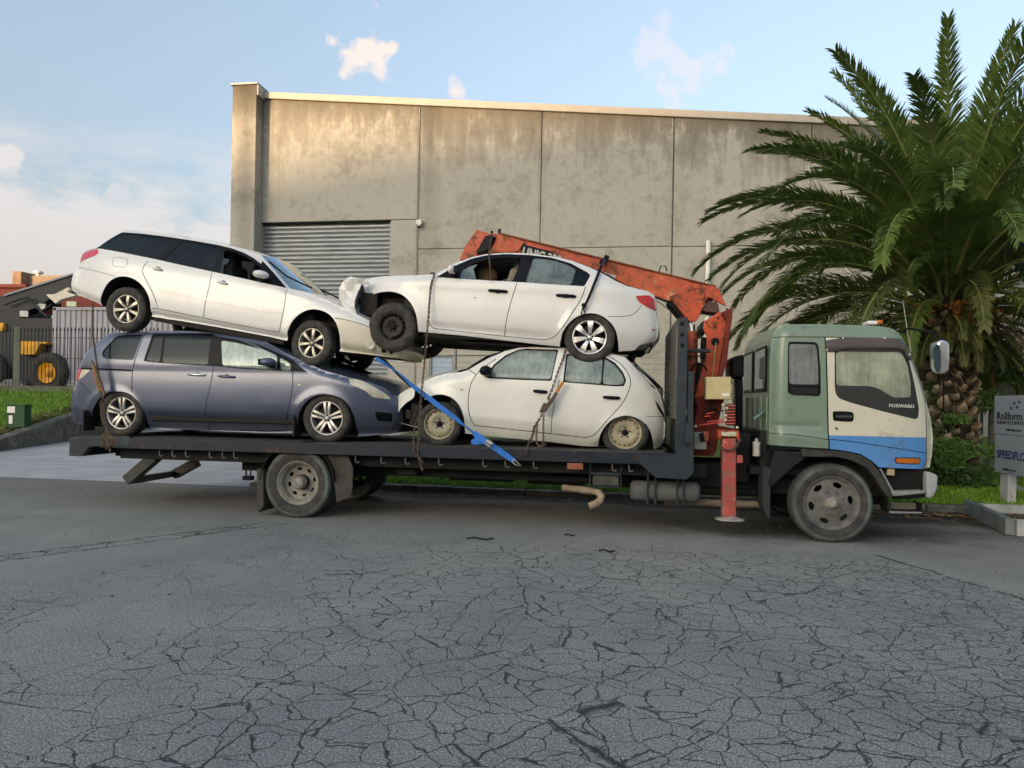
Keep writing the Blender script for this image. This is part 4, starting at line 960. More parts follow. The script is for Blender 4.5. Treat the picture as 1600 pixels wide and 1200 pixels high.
# ------------------------------------------------------------------ a whole car from traces
def build_car(name, label, b, D):
    """D: outline [(px,py,tag,bs,bt)], regions, seams, arches, materials..."""
    raw = D['outline']
    b.ends = None
    pre = [b.L(p[0], p[1]) for p in raw]; b.ends = (min(q[0] for q in pre), max(q[0] for q in pre))
    out = [(*b.L(p[0], p[1]), p[3], p[4]) for p in raw]
    arches = [smooth_poly(b.LL(a), 2) for a in D['arches']]
    for a in arches:
        xs = [p[0] for p in a]; top = max(p[1] for p in a); r = (max(xs)-min(xs))/2; b.arch.append(((max(xs)+min(xs))/2, top-r, r))
    for l, amp, wd in D.get('feat', []): b.feat.append((b.LL(l), amp, wd))
    outline2 = [q[:2] for q in out]
    n = len(raw)
    seg = []       # contiguous runs of the outline by tag
    for i in range(n):
        t = raw[i][2]; a, c = out[i], out[(i+1) % n]
        if seg and seg[-1][0] == t: seg[-1][1].append(c)
        else: seg.append((t, [a, c]))
    b.sil = [q[:2] for t, s in seg if t not in ('skip', 'under') for q in s]
    regions = [(t, smooth_poly(dens(b.LL(p), .10, True), 2, True) if (t.startswith('glass') or t == 'void') else smooth_poly(dens(b.LL(p), .06, True), 1, True)) for t, p in D['regions']]
    regions += [('void', a+[(a[-1][0], a[-1][1]-.2), (a[0][0], a[0][1]-.2)]) for a in arches]
    seams = [(smooth_poly(b.LL(l), 1), w) for l, w in D['seams']]
    vo, parts = b.cut(outline2, regions, seams)
    th = thing(name, label, 'car', b.M)
    mats = D['mats']; body = mats['body']
    for t, tris in sorted(parts.items()):
        if t in ('void', 'gap') or len(tris) == 0: continue
        nm = D['names'].get(t, t)
        m = mats.get(t, body)
        if t in ('panel', 'trim'):
            for sd in (1, -1): part(nm, b.side_mesh(nm, vo, tris, m, 0.0 if t == 'panel' else .006, (sd,)), None, th)
        else:
            for sd in (1, -1):
                if sd < 0 and t in D.get('near_only', ()): continue
                off = .012 if t.startswith('glass') else (-.004 if 'lamp' in t else 0)
                part(nm, b.side_mesh(nm, vo, tris, m, off, (sd,)), None, th)
    # far side: open windows are glazed there
    if 'void_far' in D:
        reg = b.LL(D['void_far']); v2, p2 = b.cut(reg, [], []); part('window', b.side_mesh('window', v2, p2['panel'], mats['glass_far'], .012, (-1,)), None, th)
    # dark lining behind gaps and panels
    lin = [parts[k] for k in ('panel', 'gap', 'rear_door', 'front_door', 'trim', 'fuel_flap') if k in parts and len(parts[k])]
    for sd in (1, -1): part('inner_lining', b.side_mesh('inner_lining', vo, np.concatenate(lin), DARK if not D.get('lining') else D['lining'], .026, (sd,)), None, th)
    # lofted surfaces
    cen = (sum(b.ends)/2, 0, .6)
    for t, s in seg:
        if t in ('skip',): continue
        s = dens(s, .06)
        if t == 'under':
            continue
        gl = t in ('windshield', 'rear_window')
        mb = b.loft(t, s, None, glass_to=.95 if gl else None, NC=10)
        fix_out(mb, cen)
        o = part(t, mb, [mats.get(t, body), body] if gl else [mats.get(t, body)], th, world_co=False)
    # wheel housings
    for a in arches:
        ya, yb = b.Wm-.035, b.Wm-.34
        for sd in (-1, 1):
            mb = MB()
            k = len(a); wv = b.W(np.array([p[0] for p in a]), np.array([p[1] for p in a]))-.008
            vs = [(p[0], sd*w_, p[1]) for p, w_ in zip(a, wv)]+[(p[0], sd*yb, p[1]) for p in a]
            mb.add(vs, [(i, i+1, k+i+1, k+i) for i in range(k-1)], 0, True)
            mb.add([(p[0], sd*yb, p[1]) for p in a], [tuple(range(k))])
            part('wheel_housing', mb, UNDER, th, world_co=False)
    # underbody
    s0, s1 = b.ends; z0 = D.get('floor_z', .20); hw = b.wb/2
    mb = MB(); mb.bx(-hw-.45, hw+.40, -(b.Wm-.36), b.Wm-.36, z0+.03, z0+.14); mb.bx(-hw+.42, hw-.42, -(b.Wm-.09), b.Wm-.09, z0+.02, z0+.12)
    mb.bx(-hw-.05, -hw+.05, -(b.Wm-.2), b.Wm-.2, b.R-.05, b.R+.05); mb.bx(hw-.05, hw+.05, -(b.Wm-.2), b.Wm-.2, b.R-.05, b.R+.05)
    mb.tube([(-hw+.3, .15, z0-.03), (hw-.5, .15, z0-.03)], .035, 8); mb.bx(-hw+.9, -hw+1.5, -.35, .35, z0-.05, z0)
    mb.bx(-.4, .5, -(b.Wm-.2), -.25, z0-.03, z0); mb.bx(-.4, .5, .25, b.Wm-.2, z0-.03, z0)
    part('underbody', mb, UNDER, th, world_co=False, bev=.02)
    interior(b, th, D)
    for (px, py, Rr, rr, w, st, rm, kw) in D['wheels']:
        s, t = b.toloc(*P(px, py, b.vn+.03)); w2 = w
        Mn = Matrix.Translation((s, -(b.Wm-w2/2-.03), t)); make_wheel(th, Mn, Rr, rr, w, st, rm, **kw)
        kw2 = dict(kw); kw2.pop('squash', None)
        if 'yaw' in kw2: kw2['yaw'] = kw2['yaw']
        make_wheel(th, Matrix.Translation((s, b.Wm-w2/2-.03, t)) @ Matrix.Rotation(math.pi, 4, 'Z'), Rr, rr, w, st, rm, **kw2)
    return th
def interior(b, th, D):
    hw = b.wb/2; fd = D['front']; zf = .24; SEAT = D.get('seatmat'); z1 = D['belt_in']
    mb = MB(); mb.bx(-hw+.35, hw-.35, -(b.Wm-.10), b.Wm-.10, zf+.1, zf+.13); part('floor_pan', mb, DARK, th, world_co=False)
    fx = fd*(hw-1.22) if 'seat_s' not in D else D['seat_s'][0]; rx = fx-fd*.88
    def seat(x, y, wd):
        m = MB(); m.box((x, y, zf+.30), (.50, wd, .18)); 
        Mr = Matrix.Rotation(fd*R(-14), 3, 'Y') if fd > 0 else Matrix.Rotation(R(14), 3, 'Y')
        m.box((x-fd*.27, y, zf+.66), (.13, wd, .62), Mr); m.box((x-fd*.355, y, zf+1.06-.03), (.09, min(wd, .5)*.5, .17), Mr)
        part('seat', m, SEAT, th, world_co=False, bev=.035)
    for y in (-.36, .36): seat(fx, y, .48)
    if D.get('rear_seat', True): seat(rx, 0, 1.2)
    mb = MB(); dx = fx+fd*.72; mb.box((dx+fd*.12, 0, z1-.12), (.42, 2*(b.Wm-.16), .20)); mb.box((dx+fd*.3, 0, z1-.36), (.2, 2*(b.Wm-.16), .5)); part('dashboard', mb, simple('dash_plastic', (.03, .03, .032), .7), th, world_co=False, bev=.04)
    mb = MB(); Mr = Matrix.Rotation(fd*R(65), 3, 'Y'); ring = [Mr @ Vector((.18*math.cos(a), .18*math.sin(a), 0))+Vector((dx-fd*.18, .36, z1-.06)) for a in np.linspace(0, 2*math.pi, 21)]
    mb.tube(ring, .014, 6, caps=False); mb.ball((dx-fd*.16, .36, z1-.08), .05, 6); part('steering_wheel', mb, BLACK, th, world_co=False)
    if D.get('engine', True):
        mb = MB(); s1 = hw*fd; mb.bx(s1-.42, s1+.42, -(b.Wm-.40), b.Wm-.40, .25, z1-.16); mb.bx(min(s1-fd*.45, s1-fd*.5), max(s1-fd*.45, s1-fd*.5), -(b.Wm-.12), b.Wm-.12, .25, z1-.1)
        part('engine_block', mb, UNDER, th, world_co=False, bev=.03)
def handle(b, th, px0, py0, px1, py1, mat, hgt=.028, proud=.025, cup=True):
    (s0, t0), (s1, t1) = b.L(px0, py0), b.L(px1, py1)
    for sd in (-1, 1):
        w0, w1 = b.W(np.array([s0, s1]), np.array([t0, t1])); w0 -= .0; mb = MB()
        a, c = Vector((s0, sd*(w0+proud), t0)), Vector((s1, sd*(w1+proud), t1)); m = (a+c)/2
        mb.tube([a.lerp(c, -.0)+Vector((0, -sd*proud, 0)), a.lerp(c, .08), a.lerp(c, .5)+Vector((0, sd*.006, 0)), a.lerp(c, .92), c+Vector((0, -sd*proud, 0))], [hgt*.45, hgt*.55, hgt*.6, hgt*.55, hgt*.45], 8)
        h = part('door_handle', mb, mat, th, world_co=False)
        if cup:
            mb = MB(); mb.ball(a.lerp(c, .5)+Vector((0, -sd*(proud+.002), 0)), .036, 8, sc=(1.3, .12, 1)); part('handle_cup', mb, D_CUP, h, world_co=False)
D_CUP = simple('recess_shadow_plastic', (.10, .10, .10), .5)
def mirror(b, th, px, py, wpx, hpx, mat, fd, base=BLACK):
    s, t = b.L(px, py); sc = (b.vn+CAMD)/FPX
    for sd in (-1, 1):
        w = float(b.W(np.array([s]), np.array([t]))[0]); mb = MB()
        mb.ball((s, sd*(w+.13), t), .5, 12, 0, (wpx*sc, .20, hpx*sc))
        mb.v = [(x, y, max(z, t-hpx*sc*.42)) for x, y, z in mb.v]
        o = part('door_mirror', mb, mat, th, world_co=False)
        mb = MB(); mb.bar((s+fd*.0, sd*(w-.01), t-.05), (s, sd*(w+.09), t-.03), .07, .05); mb.box((s-fd*wpx*sc*.42, sd*(w+.13), t), (.012, .15, hpx*sc*.7)); part('mirror_foot', mb, base, o, world_co=False, bev=.01)
def lamp_patch(b, th, name, px, mat, off=-.006, smooth=1, par=None, both=True):
    reg = smooth_poly(b.LL(px), smooth, True); vo, p = b.cut(reg, [], [], .05)
    o = None
    for sd in ((1, -1) if both else (1,)): o = part(name, b.side_mesh(name, vo, p['panel'], mat, off, (sd,)), None, par or th)
    return o
def lens(name, col, rough=.12):
    M = Mat(name); w = M.co(sc=(30, 30, 30)); v = M.vor(1.0, vec=w); n = M.noise(5, 3)
    M.set(col=M.mix(M.ramp(n, (.35, 0), (.65, 1)), tuple(c*.65 for c in col), col), rough=rough, coat=.35, coatr=.04); MATS[name] = M.m; return M.m
RED = lens('red_lens', (.58, .008, .015)); AMB = lens('amber_lens', (.55, .15, .02)); CLR = lens('clear_lens', (.62, .60, .48), .2)
CHROME = simple('chrome_plastic', (.72, .72, .74), .18, metal=.9, var=.1)
# ================================================================== the four cars
WHITE = carpaint('white_paint', (.69, .695, .685), amt=.30, rough=.30)
WHITE2 = carpaint('pearl_white_paint', (.68, .69, .68), amt=.22, rough=.26)
WHITE3 = carpaint('grimy_white_paint', (.72, .73, .69), grime=(.22, .215, .12), amt=.40, rough=.34)
CREAM = carpaint('cream_bumper_paint', (.66, .62, .50), amt=.35, rough=.34)
GREY = carpaint('slate_blue_metallic', (.074, .094, .152), grime=(.18, .18, .18), amt=.28, metal=.35, rough=.30)
TINT = glassy('privacy_glass', (.09, .11, .13), (.02, .04, .06), .16, film=.28)
HAZY = glassy('fogged_glass', (.40, .50, .48), (.30, .38, .36), .42, film=.9)
HAZY2 = glassy('misted_glass', (.42, .52, .50), (.42, .50, .45), .50, film=.8)
MISTG = glassy('condensed_glass', (.5, .6, .55), (.48, .60, .52), .62, film=.8)
CLEARG = glassy('clear_glass', (.62, .72, .70), (.3, .36, .36), .12)
WSG = glassy('windscreen_glass', (.45, .55, .58), (.25, .36, .42), .22, film=1.4)
SEATG = simple('beige_seat_fabric', (.24, .22, .18), .9, scale=10); SEATD = simple('dark_seat_fabric', (.04, .04, .042), .9, scale=10)
DOORCARD = simple('grey_door_card', (.22, .22, .20), .8, scale=6)
BRONZE = simple('tarnished_alloy', (.45, .43, .37), .42, metal=.6, var=.35, scale=14)
SILV = simple('silver_alloy', (.52, .51, .49), .38, metal=.6, var=.2, scale=12)
CHRW = simple('bright_alloy', (.68, .68, .68), .25, metal=.7, var=.12, scale=12)
STEELD = simple('black_steel_rim', (.035, .033, .03), .6, metal=.2, var=.3, scale=16, bumpy=.2)
STEELB = rusty('cream_steel_rim', (.42, .38, .27), amt=.25, scale=14, rough=.55)
HOOKBLK = BLACK
NAMES = dict(panel='body_panel', trim='window_surround', glass_front='front_window', glass_rear='rear_window_side', glass_quarter='quarter_window', rear_door='rear_door', front_door='front_door', lamp_tail='tail_lamp', lamp_head='headlamp', fuel_flap='fuel_flap')
def base_mats(body, **k):
    d = dict(body=body, trim=BLACK, glass_front=HAZY, glass_rear=HAZY, glass_quarter=HAZY, lamp_tail=RED, lamp_head=CLR, windshield=WSG, rear_window=TINT, glass_far=CLEARG)
    d.update(k); return d

# ---- silver-white estate on top at the left, nose down to the right
c1 = lambda p: T(100, 340, 5, p); c2 = lambda p: T(360, 360, 5, p)
o = lambda pts, tag_, bs=0, bt=0: [(x, y, tag_, bs, bt) for x, y in pts]
bw = Body(.36, .865, (195, 482.4), (486.4, 536), .315, belt=.90, tumble=.36, plan=(.8, .17, .95, .30))
archR = c1([(283, 690), (288, 660), (300, 600), (335, 525), (390, 474), (460, 456), (535, 470), (600, 512), (652, 580), (678, 650), (685, 720), (681, 772)])
archF = c2([(440, 862), (446, 800), (470, 735), (515, 675), (580, 630), (650, 613), (725, 626), (790, 665), (832, 725), (856, 800), (862, 870), (852, 945)])
W_out = (o(c1([(45, 565), (36, 520), (50, 430), (95, 385)]), 'rear_bumper', -.05, 0) + o(c1([(105, 355), (125, 282)]), 'tailgate', -.05, 0)
    + o(c1([(165, 250), (225, 235)]), 'tailgate', -.10, .01) + o([(152, 383)], 'rear_window', -.09, .03) + o(c1([(430, 103)]), 'spoiler', -.05, .03) + o(c1([(425, 88)]), 'roof', -.05, .03)
    + o(c1([(600, 92), (800, 113), (1000, 148), (1200, 192), (1400, 243)]), 'roof', 0, .045) + o(c1([(1520, 287)]), 'windshield', .06, .04)
    + o([(425, 423)], 'windshield', .16, .02) + o([(447, 449)], 'bonnet', .24, .0) + o([(480, 457), (505, 467), (535, 481), (560, 493)], 'bonnet', .05, .05) + o([(585, 506)], 'front_bumper', .06, .0)
    + o([(606, 520), (619, 534), (625, 548)], 'front_bumper', .05, 0) + o([(619, 559), (600, 557)], 'under') + o([(560, 552)], 'under') + o([(531, 549)], 'under')
    + o(archF_ := [(448, 532.5)], 'under') + o([(420, 526), (340, 511), (280, 501), (236, 494.5)], 'under') + o([(157, 477)], 'rear_valance') + o([(146, 471), (118, 460)], 'rear_valance'))
W_D = dict(outline=W_out, arches=[archR, archF], front=1, belt_in=.86, seatmat=SEATD, names=NAMES,
    mats=base_mats(WHITE2, glass_rear=TINT, glass_quarter=TINT, front_bumper=CREAM, bumper_skin=CREAM, windshield=WSG, rear_valance=WHITE2, lining=DOORCARD), lining=DOORCARD,
    regions=[('rear_door', c1([(655, 340), (617, 390), (611, 430), (650, 505), (692, 580), (738, 708), (1088, 784), (1108, 640), (1140, 520), (1157, 425), (1157, 200), (905, 165)])),
        ('front_door', c1([(1157, 425), (1140, 520), (1108, 640), (1088, 784)])+[(420, 516.5), (436, 519)]+c2([(382, 793), (405, 680), (428, 560), (436, 455), (420, 440), (300, 300), (220, 215), (100, 160)])+c1([(1400, 268), (1300, 232), (1157, 200)])),
        ('bumper_skin', c2([(812, 684), (900, 698), (1000, 722), (1090, 758), (1400, 1010), (1300, 1030), (1190, 1000), (850, 960), (880, 870), (860, 790)])),
        ('trim', c1([(228, 236), (330, 165), (450, 113), (600, 124), (800, 148), (1000, 178), (1200, 212), (1300, 236), (1400, 272), (1480, 315), (1540, 362)])+c2([(240, 232), (320, 318), (430, 447), (380, 437)])+c1([(1480, 494), (1200, 431), (1000, 389), (700, 322), (400, 262)])),
        ('glass_quarter', c1([(262, 228), (350, 172), (455, 122), (600, 134), (885, 172), (725, 318), (500, 272), (400, 252)])),
        ('glass_rear', c1([(925, 180), (1060, 196), (1212, 222), (1172, 418), (1000, 380), (770, 328)])),
        ('void', c1([(1246, 250), (1320, 262), (1400, 296), (1480, 345), (1540, 395), (1578, 445), (1500, 490), (1214, 432)])),
        ('lamp_tail', c1([(105, 356), (116, 298), (140, 262), (190, 240), (240, 238), (265, 252), (268, 275), (240, 298), (175, 322), (130, 343)])),
        ('fuel_flap', c1([(395, 307), (490, 318), (498, 335), (490, 392), (385, 380), (375, 365)]))],
    seams=[(c1([(655, 340), (617, 390), (611, 430), (650, 505), (692, 580), (738, 708)]), .010), (c1([(905, 165), (790, 325)]), .008), (c1([(1157, 425), (1140, 520), (1108, 640), (1088, 784)]), .010),
        (c2([(436, 455), (428, 560), (405, 680), (382, 793)]), .010), (c1([(690, 708), (738, 711), (1088, 786), (1600, 884)])+c2([(382, 795)]), .010), (c1([(98, 385), (280, 424), (400, 460)]), .008),
        (c1([(395, 307), (490, 318), (498, 335), (490, 392), (385, 380), (375, 365), (390, 312)]), .006), (c2([(812, 684), (900, 698), (1000, 722), (1090, 758)]), .009)],
    feat=[(c1([(690, 735), (1100, 815), (1600, 905)]), .010, .05)],
    wheels=[(195, 482.4, .315, .205, .20, ('alloy', 7, .030, .052), BRONZE, {}), (486.4, 536, .315, .205, .20, ('alloy', 7, .030, .052), BRONZE, dict(yaw=R(-9)))],
    void_far=c1([(1246, 250), (1320, 262), (1400, 296), (1480, 345), (1540, 395), (1578, 445), (1500, 490), (1214, 432)]))
W_out2 = W_D['outline']
estate = build_car('estate_car', 'pearl white estate car with red tail lamp, stacked nose-down on the slate blue people carrier', bw, W_D)
lamp_patch(bw, estate, 'side_moulding', c1([(716, 549), (1110, 634), (1598, 726)])+c2([(395, 634), (395, 646)])+c1([(1590, 742), (1110, 648), (722, 560)]), WHITE2, -.013, 0)
handle(bw, estate, *c1([(700, 396)])[0], *c1([(768, 408)])[0], WHITE2); handle(bw, estate, *c1([(1205, 503)])[0], *c1([(1278, 518)])[0], WHITE2)
mirror(bw, estate, *c2([(275, 358)])[0], 28, 14, WHITE2, 1)
for y in (-.5, .45):     # wipers at the base of the windscreen
    mb = MB(); s0, t0 = bw.L(446, 447); s1, t1 = bw.L(412, 405); mb.tube([(s0+.22, y, t0+.06), (s0-.05, y-.25, t0+.14), (s0-.25, y-.42, t0+.28)], .012, 6); part('wiper', mb, BLACK, estate, world_co=False)
fog = bw.L(580, 540); mb = MB(); w_ = float(bw.W(np.array([fog[0]]), np.array([fog[1]]))[0]); mb.lathe([(.055, 0), (.05, -.02), (.04, -.01), (0, -.005)], (fog[0], -w_-.0, fog[1]), 16); part('fog_lamp', mb, CLR, estate, world_co=False)
for a_, c_ in (((596, 545), (603, 551)), ((609, 546), (614, 553))):
    lamp_patch(bw, estate, 'bumper_slot', [a_, (c_[0], a_[1]), c_, (a_[0], c_[1])], DARK, -.006, 0)

# ---- slate blue people carrier underneath
c5 = lambda p: T(90, 480, 5, p); c6_ = lambda p: T(380, 480, 5, p)
bm = Body(.34, .925, (187.8, 645.5), (509.2, 653.5), .335, belt=1.02, tumble=.24, plan=(.8, .16, 1.05, .34), sill=.30, tuck=.06)
aR = c5([(270, 932), (272, 860), (285, 780), (325, 712), (395, 668), (475, 654), (555, 668), (618, 718), (668, 790), (695, 862), (706, 948)])
aF = c6_([(424, 990), (424, 900), (440, 820), (480, 750), (550, 695), (640, 677), (730, 690), (800, 730), (850, 800), (880, 885), (892, 1010)])
M_out = (o(c5([(112, 905), (93, 862), (91, 780), (95, 650)]), 'rear_bumper', -.10) + o(c5([(128, 575), (135, 500), (162, 430)]), 'tailgate', -.10) + o(c5([(200, 350), (290, 272)]), 'rear_window', -.10, .01)
    + o(c5([(395, 202)]), 'roof', -.06, .03) + o([(194, 518.5), (230, 516.5), (290, 517), (350, 520.5), (385, 525)], 'roof', 0, .05) + o([(404, 529.5)], 'windshield', .06, .05) + o([(440, 549.5), (472, 565)], 'windshield', .18, .04)
    + o([(501, 577.5)], 'bonnet', .30, .02) + o([(520, 583), (545, 590), (575, 597), (600, 606)], 'bonnet', .05, .06) + o([(614, 617)], 'front_bumper', .06, .02) + o([(621, 628), (627, 642), (628, 660), (620, 676)], 'front_bumper', .05)
    + o([(600, 679), (558.5, 682.5)], 'under') + o([(464.5, 677.5)], 'under') + o([(410, 677), (232, 670)], 'under') + o([(144, 667)], 'rear_bumper'))
M_D = dict(outline=M_out, arches=[aR, aF], front=1, belt_in=.98, seatmat=SEATD, names=NAMES, floor_z=.22,
    mats=base_mats(GREY, glass_rear=TINT, glass_quarter=TINT, glass_front=MISTG, lamp_tail=RED, lamp_clear=CLR, grille=BLACK),
    regions=[('rear_door', c5([(680, 208), (640, 300), (600, 432), (584, 500), (580, 662), (640, 740), (690, 830), (708, 955), (1172, 962), (1172, 700), (1195, 600), (1222, 460), (1222, 205)])),
        ('front_door', c5([(1222, 205), (1222, 460), (1195, 600), (1172, 700), (1172, 962)])+[(410, 673)]+c6_([(330, 960), (352, 820), (386, 640), (388, 500), (370, 405), (200, 300), (0, 240)])+c5([(1400, 218)])),
        ('trim', c5([(742, 205), (1200, 203), (1232, 225), (1400, 252), (1600, 312)])+c6_([(0, 255), (120, 290), (270, 360), (375, 408), (500, 506), (380, 500), (0, 483)])+c5([(1285, 466), (1180, 458), (800, 436), (672, 422)])),
        ('glass_quarter', c5([(348, 380), (350, 345), (465, 222), (560, 217), (668, 214), (632, 300), (592, 414), (372, 403)])),
        ('glass_rear', c5([(752, 220), (822, 216), (796, 426), (686, 416)])), ('glass_rear', c5([(838, 216), (1198, 213), (1172, 448), (812, 430)])),
        ('glass_front', c5([(1275, 258), (1400, 278), (1600, 330)])+c6_([(0, 268), (120, 312), (262, 376), (268, 488)])+c5([(1285, 460)])),
        ('glass_front', c6_([(285, 388), (368, 442), (372, 494), (290, 490)])),
        ('lamp_tail', c5([(152, 480), (192, 484), (165, 560), (130, 580), (136, 520)])), ('lamp_clear', c5([(192, 484), (258, 490), (205, 542), (150, 574), (165, 560)])),
        ('lamp_head', c6_([(818, 556), (900, 566), (980, 600), (1060, 642), (1122, 684), (1158, 718), (1080, 712), (1010, 702), (962, 658), (900, 626), (840, 606)])),
        ('grille', c6_([(1028, 815), (1165, 830), (1165, 898), (1048, 886)]))],
    seams=[(c5([(680, 208), (640, 300), (600, 432), (584, 500), (580, 662)]), .012), (c5([(182, 478), (580, 494)]), .022), (c5([(1222, 460), (1195, 600), (1172, 700), (1172, 962)]), .010),
        (c6_([(388, 500), (386, 640), (352, 820), (330, 960)]), .010), (c5([(168, 580), (222, 640), (268, 684)]), .008), (c5([(706, 955), (1172, 962), (1600, 966)])+c6_([(330, 962)]), .008), (c6_([(860, 640), (900, 660), (890, 700)]), .006), (c6_([(1122, 640), (1165, 690)]), .008)],
    feat=[(c5([(700, 868), (1600, 905)])+c6_([(410, 905)]), -.030, .07), (c5([(700, 800), (1600, 840)]), .012, .07), (c5([(92, 780), (260, 800)]), .015, .06)],
    wheels=[(187.8, 645.5, .335, .232, .21, ('alloy', 5, .034, .040, True), SILV, {}), (509.2, 653.5, .335, .232, .21, ('alloy', 5, .034, .040, True), SILV, {})])
mpv = build_car('people_carrier', 'slate blue people carrier at the rear of the truck deck under the estate car', bm, M_D)
handle(bm, mpv, *c5([(1018, 524)])[0], *c5([(1158, 531)])[0], CHROME); handle(bm, mpv, *c5([(1256, 538)])[0], *c5([(1388, 546)])[0], GREY)
mirror(bm, mpv, *c6_([(228, 434)])[0], 28, 15, GREY, 1)
lamp_patch(bm, mpv, 'side_repeater', c6_([(424, 603), (455, 601), (456, 613), (426, 614)]), CLR, -.008)
# hanging mud flaps
for px, py in ((465, 672), (146, 660)):
    s, t = bm.L(px, py)
    for sd in (-1, 1): mb = MB(); mb.bx(s-.012, s+.012, sd*.90, sd*.68, .07, .36); part('mud_flap', mb, UNDER, mpv, world_co=False, bev=.006)
mb = MB(); s, t = bm.L(495, 572); 
for y in (-.4, .35): mb.tube([(s+.15, y, t+.04), (s-.15, y+.25, t+.14), (s-.35, y+.5, t+.25)], .011, 6)
part('wiper', mb, BLACK, mpv, world_co=False)

# ---- white saloon on top at the right, facing left, bumper torn
c3 = lambda p: T(520, 360, 5, p); c4 = lambda p: T(780, 360, 5, p)
bs = Body(.40, .87, (612, 510.4), (921, 526.6), .325, belt=.92, tumble=.38, plan=(1.0, .28, .85, .20))
sF = c3([(262, 545), (285, 515), (318, 497), (390, 481), (470, 477), (540, 500), (596, 545), (638, 612), (662, 690), (672, 795)])
sR = c4([(474, 908), (480, 860), (494, 800), (534, 735), (600, 676), (680, 647), (765, 650), (842, 690), (902, 758), (928, 840), (934, 945)])
S_out = (o(c3([(250, 470), (235, 430)]), 'skip') + o(c3([(212, 398)]), 'bonnet', -.16, .02) + o(c3([(262, 372), (340, 358), (430, 352), (560, 347), (700, 343)]), 'bonnet', -.10, .055)
    + o(c3([(800, 333)]), 'windshield', -.28, .02) + o(c3([(880, 290), (960, 245)]), 'windshield', -.14, .05) + o(c3([(1080, 203)]), 'roof', -.06, .05) + o(c3([(1200, 178), (1350, 168), (1530, 174)]), 'roof', 0, .055)
    + o(c4([(450, 203)]), 'roof', 0, .05) + o(c4([(560, 230)]), 'rear_window', .07, .05) + o(c4([(700, 283), (800, 330), (900, 388)]), 'rear_window', .16, .03) + o(c4([(985, 428)]), 'boot_lid', .20, .03)
    + o(c4([(1060, 447), (1150, 466)]), 'boot_lid', .08, .03) + o(c4([(1212, 500), (1224, 560)]), 'boot_lid', .04) + o(c4([(1226, 640), (1236, 700), (1246, 760), (1240, 830), (1205, 880)]), 'rear_bumper', .04)
    + o(c4([(1130, 932), (934, 946)]), 'under') + o(c4([(474, 908)]), 'under') + o([(840, 538), (780, 531), (720, 524), (654.5, 518.5)], 'under') + o(c3([(262, 545)]), 'skip'))
S_D = dict(outline=S_out, arches=[sF, sR], front=-1, belt_in=.88, seatmat=SEATG, names=NAMES, engine=True,
    mats=base_mats(WHITE, glass_rear=HAZY, glass_quarter=TINT, glass_front=CLEARG, glass_far=HAZY2),
    regions=[('front_door', c3([(800, 365), (768, 380), (748, 600), (745, 728), (790, 766), (1342, 828), (1355, 700), (1390, 560), (1440, 410), (1530, 190), (1350, 180), (1080, 215)])),
        ('rear_door', c3([(1440, 410), (1390, 560), (1355, 700), (1342, 828)])+c4([(350, 856), (420, 840), (472, 790), (560, 662), (640, 540), (674, 450), (715, 345), (600, 255), (400, 205), (230, 190)])),
        ('trim', c3([(806, 366), (880, 322), (960, 272), (1080, 217), (1200, 190), (1350, 181), (1530, 188)])+c4([(400, 208), (560, 256), (690, 328), (714, 350), (666, 437), (150, 404)])+c3([(1440, 403), (1100, 384)])),
        ('glass_rear', c4([(268, 214), (420, 230), (520, 262), (600, 302), (562, 426), (202, 406)])), ('glass_quarter', c4([(614, 312), (692, 350), (655, 434), (576, 428)])),
        ('void', c3([(985, 376), (1010, 305), (1085, 262), (1200, 228), (1320, 215), (1478, 214), (1402, 400)])),
        ('lamp_tail', c4([(1064, 512), (1172, 505), (1212, 535), (1226, 630), (1150, 598), (1092, 560)])),
        ('lamp_head', c3([(214, 398), (255, 392), (292, 406), (270, 418), (225, 415)]))],
    seams=[(c3([(800, 367), (768, 380), (748, 600), (745, 728), (790, 766)]), .010), (c3([(1440, 408), (1390, 560), (1355, 700), (1342, 828)]), .010), (c4([(676, 440), (640, 540), (560, 662), (472, 790), (420, 840), (350, 856)]), .010),
        (c3([(790, 766), (1342, 828)])+c4([(350, 856)]), .009), (c4([(1112, 585), (1062, 650), (1000, 672), (850, 672)]), .008), (c3([(1530, 186), (1462, 400)]), .007)],
    feat=[(c3([(745, 740), (1342, 800)])+c4([(0, 800), (380, 828)]), -.018, .04), (c3([(560, 400), (1400, 430)])+c4([(600, 450), (1000, 480)]), .010, .09), (c4([(560, 640), (480, 790)]), .010, .04)],
    wheels=[(612, 510.4, .325, .192, .195, ('steel', 14, .142, .0165), STEELD, dict(yaw=R(4))), (921, 526.6, .325, .222, .205, ('alloy', 7, .042, .092), CHRW, {})],
    void_far=c3([(985, 376), (1010, 305), (1085, 262), (1200, 228), (1320, 215), (1478, 214), (1402, 400)]))
saloon = build_car('saloon_car', 'white saloon car with torn front bumper and shiny rear wheel, stacked on the hatchback', bs, S_D)
handle(bs, saloon, *c3([(1220, 470)])[0], *c3([(1362, 480)])[0], BLACK, .034); handle(bs, saloon, *c4([(450, 508)])[0], *c4([(596, 517)])[0], BLACK, .034)
mirror(bs, saloon, *c3([(950, 320)])[0], 14, 15, WHITE, -1)
lamp_patch(bs, saloon, 'side_repeater', c3([(668, 464), (690, 458), (712, 466), (692, 476)]), CLR, -.006)
lamp_patch(bs, saloon, 'dent', c3([(1104, 522), (1114, 518), (1118, 530), (1106, 534)]), DARK, -.002, 1, both=False)
lamp_patch(bs, saloon, 'bumper_reflector', c4([(1186, 770), (1225, 778), (1215, 784), (1195, 784)]), RED, -.004, both=False)
